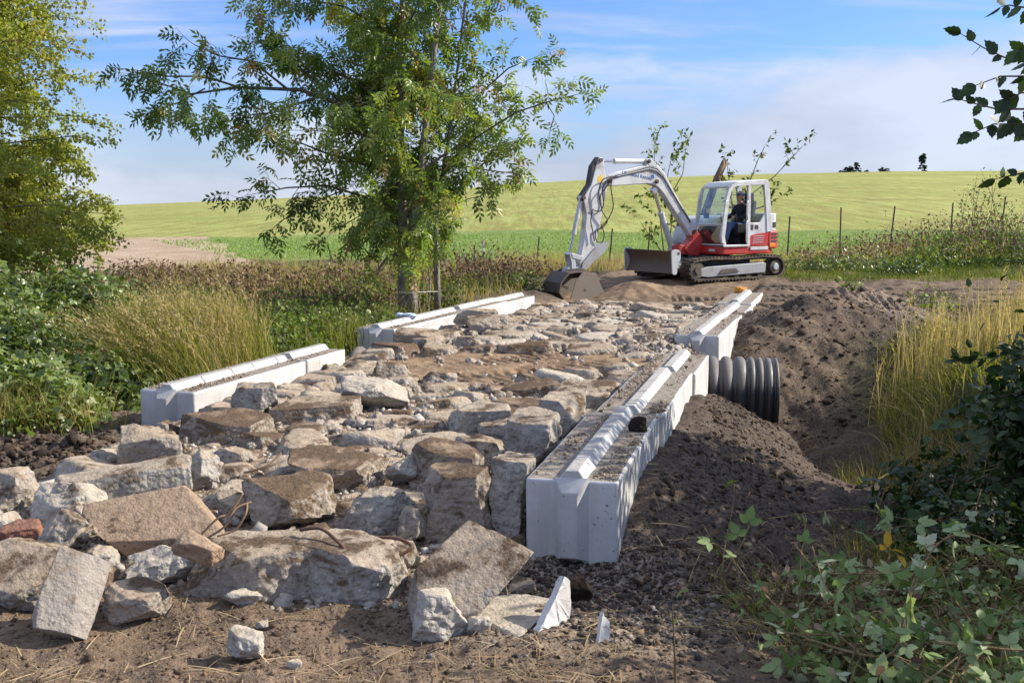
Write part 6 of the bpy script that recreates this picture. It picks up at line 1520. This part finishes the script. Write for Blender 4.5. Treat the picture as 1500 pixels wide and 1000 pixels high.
# ---- bramble bank on the left
LB = [(-4.85, 10.75, .75, .6, .62), (-6.0, 10.9, .85, .7, .78), (-4.4, 11.9, .6, .55, .52), (-7.3, 12.2, .95, .9, .85), (-5.7, 12.6, .9, .8, .80), (-8.8, 13.6, 1.1, 1.0, .95), (-7.0, 14.0, 1.05, .9, .88), (-8.2, 15.6, 1.1, .9, .95), (-6.3, 15.8, .9, .8, .70), (-10.2, 15.5, 1.3, 1.0, 1.05)]
lab = ("pale leaved bramble bush nearest the muddy bank on the left", "bramble bush at the left edge with grass stalks in front", "small bramble bush just left of the first concrete block", "dense dark bramble bush at the left edge", "bramble bush between the tall grass and left edge", "high bramble bush far left under the birch sprays", "bramble bush behind the middle of the bank", "rear bramble bush below the birch tree", "bramble bush sloping down towards the tall grass", "bramble bush beyond the left edge under the birch")
for i, (x, y, rx, ry, rz) in enumerate(LB):
    z = tz(x, y); n = 3900 if i < 5 else 3300
    bush("bramble_bush", lab[i], "bramble", [(x, y, z + .12, rx, ry, rz), (x + .25, y - .2, z, rx * .9, ry * .9, rz * .7), (x - .3, y + .2, z + .1, rx * .8, ry * .8, rz * 1.05)], n, .135, TB, L_BRAM if i not in (0, 1, 2) else L_BRAMN2, 400 + i, "brambles on the left bank", 16, .93, .6, B_CANE, shell=.5, tpow=1.1) if False else \
    bush("bramble_bush", lab[i], "bramble", [(x, y, z + .12, rx, ry, rz), (x + .25, y - .2, z, rx * .9, ry * .9, rz * .7), (x - .3, y + .2, z + .1, rx * .8, ry * .8, rz * 1.05)], n, .105, TB, L_BRAM, 400 + i, "brambles on the left bank", 16, .95 if i < 3 else .88, .6, B_CANE, shell=.5, tpow=.8 if i < 3 else 1.1)

# ---- tall grasses
def grass_patch(name, label, n, fx, h, lean, w, trange, seed, heads=0.0, mat=L_GRASS, kind="stuff", jit=.25):
    rg = np.random.default_rng(seed); x, y = fx(rg, n); n = len(x); z = terrain(x, y, False)
    hh = h * rg.uniform(.45, 1.2, n) * (1 + .42 * vnoise(x * 1.6, y * 1.6, s=seed)); lx = lean[0] * hh + rg.normal(0, jit, n) * hh; ly = lean[1] * hh + rg.normal(0, jit, n) * hh
    t = np.clip(rg.uniform(trange[0], trange[1], n) + .26 * vnoise(x * 2.1, y * 2.1, s=seed + 1), 0, 1)
    hd = (rg.random(n) < heads) & (hh > h * .75)
    t = np.where(hd, np.clip(t + .25, 0, .95), t)
    o = blades(name, x, y, z, hh, (lx, ly), w * rg.uniform(.6, 1.4, n), mat, rg, t, heads=hd); return tag(o, label, None, None, kind)
def ell(cx, cy, rx, ry, a=0):
    def f(rg, n):
        q = rg.uniform(0, 6.283, n); r = np.sqrt(rg.random(n)) * (1 + .15 * rg.normal(0, 1, n)); u, v = r * np.cos(q) * rx, r * np.sin(q) * ry; return cx + u * math.cos(a) - v * math.sin(a), cy + u * math.sin(a) + v * math.cos(a)
    return f
def offwall(f, lo=-9, hi=-2.72):
    def g(rg, n):
        x, y = f(rg, n); t = road_st(x, y)[1]; k = (t > lo) & (t < hi); return x[k], y[k]
    return g
grass_patch("tall_grass", "tall seeding grass leaning left behind the near left wall", 8500, offwall(ell(-3.85, 13.2, .85, 1.35, .2)), 1.12, (-.40, .05), .011, (.18, .80), 501, .20)
grass_patch("tall_grass", "greener grass beyond the short end block of the left wall", 2300, offwall(ell(-3.1, 15.4, 1.2, 1.6, .2)), .45, (-.12, .0), .011, (.05, .5), 502, .06)
grass_patch("grass_edge", "rough grass and stalks at the foot of the left brambles", 1500, offwall(ell(-5.2, 10.4, 1.2, .4)), .55, (.0, -.1), .010, (.4, .95), 503, .05, jit=.35)
def bank(rg, n):
    x = rg.uniform(3.7, 8.2, n); y = rg.uniform(10.4, 16.2, n); d, s = ditch(x, y); k = (s > 0) & (y > 11.3 + .9 * rg.random(n)) & (x > .338 * y + .15 * rg.random(n)) & (d > .25 + .3 * rg.random(n)) & (y < 15.4 + .35 * (x - 4)) & (x < y * .62 + 1); return x[k], y[k]
grass_patch("bank_grass", "tall yellow green grass on the far bank of the ditch at right", 10500, bank, .48, (-.22, -.12), .014, (.10, .95), 504, .05, jit=.5)
def bank2(rg, n):
    x, y = ell(6.7, 14.2, 1.6, 1.3)(rg, n); return x, y
grass_patch("dry_stalks", "tall dry tan grass stalks at the right edge above the ditch", 1700, bank2, 1.05, (.02, -.05), .010, (.72, 1.0), 505, .22, jit=.10)
grass_patch("bank_litter", "dead straw hanging over the ditch edge at right", 2600, lambda rg, n: (lambda x, y: (x, y))(*ell(4.25, 11.6, .55, 1.3)(rg, n)), .5, (-.35, -.2), .010, (.5, 1.0), 506, .0, jit=.45)
grass_patch("shade_litter", "shaded dead grass behind the right foreground brambles", 1100, ell(3.5, 8.0, 1.0, .8), .24, (-.5, -.2), .008, (.3, .95), 507, 0, jit=.5)
grass_patch("bramble_litter", "dead grass and dry stems tangled through the cut brambles", 2600, lambda rg, n: (lambda x, y: (x, y))(*ell(2.6, 6.2, 1.25, 1.3)(rg, n)), .20, (-.6, -.2), .007, (.45, 1.0), 508, 0, jit=.8)
def dead_leaves():
    rg = np.random.default_rng(71); n = 420; x = rg.normal(2.5, .65, n); y = rg.normal(6.0, .8, n); k = (x > 1.1) & (y > 4.6); x, y = x[k], y[k]; n = len(x); z = terrain(x, y, False) + rg.uniform(.03, .38, n)
    tag(leaves("dead_leaves", np.stack([x, y, z], -1), rg.normal(0, 1, (n, 3)), rg.normal(0, .6, (n, 3)) + (0, 0, .8), rg.uniform(.03, .08, n), TL, L_DRY, None, rg.random(n) * .95), "dead brown leaves caught in the cut brambles", None, None, "stuff")
dead_leaves()
# straw litter over the foreground soil
def straw():
    rg = np.random.default_rng(61); n = 3400; x = rg.uniform(-3.4, .6, n); y = rg.uniform(4.5, 6.4, n); k = rg.random(n) < .25 + .75 * smooth(-.1, .5, vnoise(x * 1.2, y * 1.2, s=3)) ; x, y = x[k], y[k]
    x2 = rg.uniform(.3, 2.6, 450); y2 = rg.uniform(5.0, 8.2, 450); x = np.concatenate([x, x2]); y = np.concatenate([y, y2]); n = len(x)
    a = rg.uniform(0, 6.28, n); z = terrain(x, y) + .006 + .02 * rg.random(n); X = np.stack([np.cos(a), np.sin(a), rg.normal(0, .12, n)], -1)
    T = (np.array([(0, .5, 0), (.5, .5, .03), (1, .2, 0), (1, -.2, 0), (.5, -.5, .03), (0, -.5, 0)]) * np.array((1, .035, 1)), [np.array([(0, 5, 4, 1), (1, 4, 3, 2)])])
    o = leaves("straw_litter", np.stack([x, y, z], -1), X, np.stack([X[:, 0] * 0, X[:, 0] * 0, np.ones(n)], -1) + rg.normal(0, .2, (n, 3)), rg.gamma(2.5, .035, n) + .02, T, L_STRAW, None, rg.random(n))
    tag(o, "dry straw and stem litter scattered on the foreground soil", None, None, "stuff")
    n = 1500; s = rg.uniform(-2.2, 3.5, n); t = rg.uniform(-1.9, 1.7, n)
straw()

# ---- withered weeds and shrubs in front of the fence
def dead_shrub(x, y, r, h, seed, mat=L_DRY, n=520, size=.085, label=None, tmax=1.0, name="withered_shrub", cat="shrub", group="withered shrubs along the fence", T=TL, shell=.25, stems=9):
    z = tz(x, y); return bush(name, label, cat, [(x, y, z + .1, r, r * .8, h), (x + r * .5, y + .1, z + .05, r * .8, r * .7, h * .75), (x - r * .5, y, z + .05, r * .8, r * .7, h * .8)], n, size, T, mat, seed, group, stems, tmax, .4, B_TWIG, shell=shell)
rg = np.random.default_rng(88)
i = 0
for (u0, u1, Y, hh, cnt) in ((150, 420, 22.0, .46, 7), (130, 460, 25.0, .36, 7), (420, 580, 21.0, .5, 4), (420, 590, 25.5, .55, 4), (640, 800, 25.0, .62, 5), (660, 800, 28.5, .62, 4), (180, 400, 28.5, .28, 5)):
    for k in range(cnt):
        u = u0 + (u1 - u0) * (k + rg.uniform(.2, .8)) / cnt; p = aty(u, 380, Y + rg.normal(0, .5))
        if abs(road_st(p.x, p.y)[1]) < 2.9: continue
        where = "left of the ash tree" if u < 590 else "between the ash tree and the bucket"
        row = "nearer" if Y < 24 else ("rearmost" if Y > 28 else "middle")
        dead_shrub(p.x, p.y, rg.uniform(.75, 1.1), hh * rg.uniform(.6, 1.45), 600 + i, n=520, label=f"withered brown shrub in the {row} row {where}"); i += 1
grass_patch("withered_weeds", "low withered weeds and brown stalks in front of the field fence", 9000, lambda rg, n: (lambda x, y: (x[np.abs(road_st(x, y)[1]) > 2.8], y[np.abs(road_st(x, y)[1]) > 2.8]))(rg.uniform(-9.5, 2.2, n), rg.uniform(17.5, 33.5, n)), .42, (.0, .0), .014, (.45, .95), 510, .1, jit=.3)
for k, (u, Y, r, h, m, lb) in enumerate(((470, 19.0, .8, .55, L_WEED, "green weed clump left of the ash trunk"), (540, 18.4, .7, .45, L_WEED, "low yellow green weed clump beside the ash trunk"), (430, 17.6, .8, .5, L_WEED, "green weed clump behind the tall grass"), (505, 22, .9, .6, L_LIME, "yellow green bush behind the ash branches"), (565, 21.5, .8, .62, L_LIME, "lime green bush just left of the ash trunk"), (490, 17.0, .6, .42, L_BRAM, "dark leafy weed clump before the far left wall"), (545, 17.0, .55, .32, L_BRAM, "low dark weeds at the near end of the far left wall"), (650, 20.5, .5, .42, L_WEED, "green sprouts at the foot of the thin second stem"), (690, 23.5, .7, .4, L_WEED, "low weeds behind the far left wall"), (760, 24.5, .6, .38, L_BRAM, "dark green weeds at the end of the far left wall"), (385, 15.6, .7, .42, L_WEED, "weeds right of the tall seeding grass"), (180, 17.5, 1.0, .6, L_BRAM, "dark bramble clump under the withered shrubs"), (270, 18.5, 1.0, .52, L_BRAM, "dark leafy clump behind the tall seeding grass"), (360, 19.5, 1.0, .5, L_BRAM, "dark leafy clump in shade of the withered shrubs"), (420, 16.2, .7, .5, L_LIME, "yellow green weeds between the tall grass and far left wall"), (460, 16.6, .6, .55, L_LIME, "bright yellow green weeds left of the far left wall end"), (515, 19.0, .8, .6, L_LIME, "lime weeds behind the near end of the far left wall"), (400, 18.2, .8, .55, L_WEED, "mid green weeds behind the tall grass tips"), (378, 14.6, .6, .45, L_WEED, "leafy weeds right beside the tall seeding grass"), (430, 15.0, .6, .42, L_LIME, "yellow green weeds behind the short end block"), (475, 15.8, .5, .36, L_WEED, "leafy weeds in the gap between the left walls"))):
    p = aty(u, 400, Y)
    if abs(road_st(p.x, p.y)[1]) < 2.75: p.x -= .4
    dead_shrub(p.x, p.y, r, h, 700 + k, m, 700, .075, lb, 1, "weed_clump", "weeds", "green weeds round the ash tree")

# right-hand bank
RS = [(1205, 30.5, 1.0, .55, L_DRY, "pinkish dry weeds right behind the excavator tail"), (1260, 30, 1.0, .75, L_DRY, "reddish brown withered shrub left of the leaning fence post"), (1310, 31, 1.0, .8, L_DRY, "reddish brown withered shrub by the leaning fence post"), (1350, 31.5, 1.0, .85, L_DRY, "withered brown shrub behind the rounded green bush"), (1400, 33, 1.2, .9, L_DRY, "withered brown shrub below the tall thin shrub"), (1475, 32, 1.3, 1.0, L_DRY, "withered brown shrub at the right edge"), (1440, 33.5, .8, 1.75, L_WEED, "tall thin shrub rising above the weeds at right"), (1352, 27.4, .55, .75, L_LIME, "rounded light green bush on the right verge"), (1400, 28.2, .8, 1.0, L_LIME, "taller lime green bush right of the rounded bush"), (1462, 28.6, .8, 1.05, L_LIME, "lime green bush near the right edge"), (1375, 28.6, .6, .95, L_BRAM, "dark green bush between the two lime bushes"), (1500, 28.4, .9, .9, L_WEED, "mixed green bush cut by the right edge"), (1290, 28.5, .9, .42, L_BRAM, "low dark bramble patch in the middle of the verge"), (1225, 28.3, .9, .38, L_BRAM, "low dark bramble patch near the excavator tail"), (1330, 27.0, .7, .30, L_BRAM, "dark leaves left of the rounded green bush"), (1430, 30.5, 1.0, .9, L_DRY, "brown weeds between the lime green bushes"), (1550, 31, 1.4, 1.1, L_DRY, "withered shrub beyond the right edge"), (1175, 29.0, .8, .32, L_BRAM, "low green patch right of the crawler track")]
for k, (u, Y, r, h, m, lb) in enumerate(RS):
    p = aty(u, 380, Y); dead_shrub(p.x, p.y, r, h * 1.3, 760 + k, m, 1000 if m is not L_DRY else 950, .085, lb, 1, "verge_shrub", "shrub", "shrubs along the right verge", TL, .25, 12)
grass_patch("verge_grass", "short green grass on the right verge beside the mud road", 11000, lambda rg, n: (rg.uniform(6.5, 17, n), rg.uniform(25.2, 29.6, n)), .17, (0, 0), .016, (.02, .42), 520, 0, jit=.4)
grass_patch("dry_verge_grass", "pale dry grass along the fence behind the excavator", 6500, lambda rg, n: (rg.uniform(-.5, 13.5, n), rg.uniform(29.5, 35.8, n)), .50, (.1, 0), .014, (.7, 1.0), 521, .1, jit=.3)
for k, (u, v, z, s, lb) in enumerate(((1440, 868, .0, 0, ""),)): pass
dead_shrub(7.35, 19.2, .45, .42, 801, L_LIME, 330, .075, "yellowing bush standing alone on the churned mud at right", 1, "small_bush", "bush", None)
dead_shrub(5.75, 18.6, .2, .24, 802, L_LIME, 70, .075, "tiny yellow sprig on the mud left of the yellowing bush", 1, "small_bush", "bush", None)

# ---- snapped tree and saplings behind the excavator
def sapling(name, label, cat, stems, seed, mat, size, twig=(.34, .55, .5), tcol=None, bark=B_TWIG, trunk_r=.02, step=.09, start=.3, trunkname="trunk"):
    g = Grow(seed); P0 = Vector(stems[0][0]); loc = (P0.x, P0.y, tz(P0.x, P0.y)); e = empty(name, loc, (0, 0, 0), label, cat)
    g.wood(trunkname, bark, e, loc, [(s, r, r * (.4 if r < .1 else .75)) for s, r in [(q[:-1] if isinstance(q[-1], float) else q, q[-1] if isinstance(q[-1], float) else trunk_r) for q in stems]], 7)
    for q in stems:
        q = q[:-1] if isinstance(q[-1], float) else q; g.twigs(q, twig[0], twig[1], twig[2], start=start, step=step, r=.006)
    g.wood("twigs", B_TWIG, e, loc, g.seg, 3); g.crown("leaves", mat, e, loc, TD, size, 1, .3, (lambda P, rg: rg.random(len(P))), .8); return e
Q = lambda u, v, Y: aty(u, v, Y)
sapling("sapling", "slender yellowing sapling behind the excavator boom", "sapling", [[Q(975, 392, 30.5), Q(968, 330, 30.5), Q(960, 270, 30.4), Q(958, 215, 30.4)], [Q(975, 392, 30.5), Q(985, 320, 30.6), Q(975, 270, 30.7), Q(985, 225, 30.7)], [Q(978, 380, 30.5), Q(955, 350, 30.2), Q(938, 325, 30.0)], [Q(985, 330, 30.5), Q(1010, 350, 30.5), Q(1022, 345, 30.5)], [Q(975, 300, 30.7), Q(1000, 255, 30.8), Q(1005, 215, 30.8)]], 41, L_LIME, .15, (.26, .55, .5), None, B_TWIG, .018, .05)
sapling("snapped_tree", "snapped off leaning trunk with a few leaves behind the cab", "tree", [[Q(1010, 375, 30.6), Q(1040, 290, 30.6), Q(1050, 262, 30.6), Q(1062, 236, 30.6), .12]], 42, L_WEED, .12, (.9, .35, .4), None, B_SNAG, .12, .06, .7)
sapling("fallen_branch", "leafy branch sticking up to the right behind the cab", "branch", [[Q(1085, 350, 30.8), Q(1100, 285, 30.8), Q(1135, 258, 30.8), Q(1175, 215, 30.8)], [Q(1085, 350, 30.8), Q(1095, 275, 30.9), Q(1110, 235, 30.9), Q(1120, 215, 30.9)], [Q(1095, 310, 30.8), Q(1125, 300, 30.6), Q(1140, 290, 30.6)], [Q(1080, 350, 30.8), Q(1070, 280, 30.8), Q(1065, 240, 30.8)]], 43, L_WEED, .15, (.30, .42, .4), None, B_TWIG, .020, .05, .3)

# ---- fence posts
M_POST = bark_mat("weathered_post", (.05, .042, .035), (.15, .125, .10)); M_POSTW = paint("white_post_top", (.62, .6, .56), .7, .2)
for k, (u, vt, vb, Y, lean, lb) in enumerate(((708, 352, 386, 34, 0, "fence post with a white top right of the ash tree"), (695, 360, 384, 34.2, 0, "short fence post beside the white topped one"), (790, 347, 386, 34.2, 5, "leaning fence post left of the excavator bucket"), (897, 335, 387, 33, 5, "fence post between the arm and dozer blade"), (952, 332, 384, 33.5, 4, "thin fence post behind the dozer blade"), (1157, 317, 368, 31.5, 4, "fence post just behind the excavator tail"), (1232, 304, 350, 33, 1, "fence post among the dry weeds right of the excavator"), (1311, 302, 345, 33, 8, "leaning fence post in the middle of the right weeds"), (1396, 297, 340, 34, 4, "fence post left of the tall thin shrub"), (1473, 288, 330, 34, 7, "fence post furthest to the right"))):
    t = aty(u, vt, Y); b = aty(u - lean, vb, Y); gz = tz(b.x, Y); b.z = gz - .05
    e = empty("fence_post", (b.x, Y, gz), (0, 0, 0), lb, "fence post", "posts of the field fence"); m = MB(); l = Vector((b.x, Y, gz)); r = .024
    m.tube([b - l, b.lerp(t, .5) - l, t - l], [r, r, r * .95], 7); m.build("post", M_POST, e)
    if k == 0: m = MB(); m.tube([b.lerp(t, .55) - l, t - l + Vector((0, 0, .004))], [r * 1.25, r * 1.25], 7); m.build("white_top", M_POSTW, e)

# ---- the green strip
def strip_blades():
    def f(rg, n):
        y = 37.5 + 30 * rg.random(n) ** 1.3; x = rg.uniform(-.40, .56, n) * y; e0 = np.interp(x, [-16, -10, -4, 4, 12, 20], [41, 38, 38, 37.8, 37.8, 40.5]); e1 = np.interp(x / y, [-.45, -.30, -.12, .02, .2, .45], [50, 51, 51, 51, 48, 48]); k = (y > e0) & (y < e1) & ~((x < -7 - np.clip((y - 33) * .55, 0, 14)) & (y < 55)); return x[k], y[k]
    grass_patch("strip_grass_blades", "bright green grass strip between the fence and the field", 42000, f, .10, (0, 0), .035, (0, 1), 530, 0, L_STRIP, jit=.45)
strip_blades()

# ---- firs on the skyline
def fir(x, y, h, seed, label, lean=0.0, gap=.0, w=.24):
    rg = np.random.default_rng(seed); z = tz(x, y) - 5.0; e = empty("fir_tree", (x, y, z), (0, 0, 0), label, "fir", "firs on the skyline"); m = MB(); m.tube([(0, 0, 0), (lean * h * .5, 0, h * .5), (lean * h, 0, h)], [h * .014, h * .01, .04], 6); m.build("trunk", B_TWIG, e)
    P = []; X = []; S = []
    for i in range(170):
        t = rg.uniform(.10, .98); l = h * w * (1 - t) ** .8 * rg.uniform(.6, 1.2)
        if rg.random() < gap: continue
        a = rg.uniform(0, 6.28)
        for q in range(9):
            f = (q + 1) / 9; P.append((lean * h * t + math.cos(a) * l * f, math.sin(a) * l * f, h * t - l * .28 * f + rg.normal(0, .12))); X.append((math.cos(a) + rg.normal(0, .5), math.sin(a) + rg.normal(0, .5), -.35)); S.append(h * .062 * (1.15 - f * .6))
    n = len(P); leaves("crown", np.array(P), np.array(X), rg.normal(0, .4, (n, 3)) + (0, 0, 1), np.array(S), T_diamond(.3, -.15, .15), L_FIR, e, rg.random(n))
L_FIR = leaf_mat("fir_needles", [(0, (.018, .032, .022)), (1, (.045, .065, .042))], .7, .1, .2)
for k, (u, vt, Y, w_, gp, lb) in enumerate(((1352, 222, 620, .20, .30, "tallest lone fir with an open crown on the skyline at right"), (1256, 236, 620, .30, .1, "largest fir of the left skyline cluster"), (1240, 243, 625, .34, .1, "broad fir left of the largest one in the skyline cluster"), (1270, 247, 630, .34, .1, "small fir at the right end of the skyline cluster"), (1247, 241, 615, .3, .1, "fir in the middle of the skyline cluster"), (1232, 248, 620, .4, .1, "smallest fir at the left end of the skyline cluster"), (1291, 243, 640, .30, .1, "left one of the pair of small firs on the skyline"), (1299, 244, 640, .30, .1, "right one of the pair of small firs on the skyline"), (143, 294, 620, .3, .1, "tiny fir on the skyline beside the birch tree"))):
    t = aty(u, vt, Y); h = t.z - (tz(t.x, Y) - 5.0); fir(t.x, Y, max(h, 2.5), 850 + k, lb, 0, gp, w_)
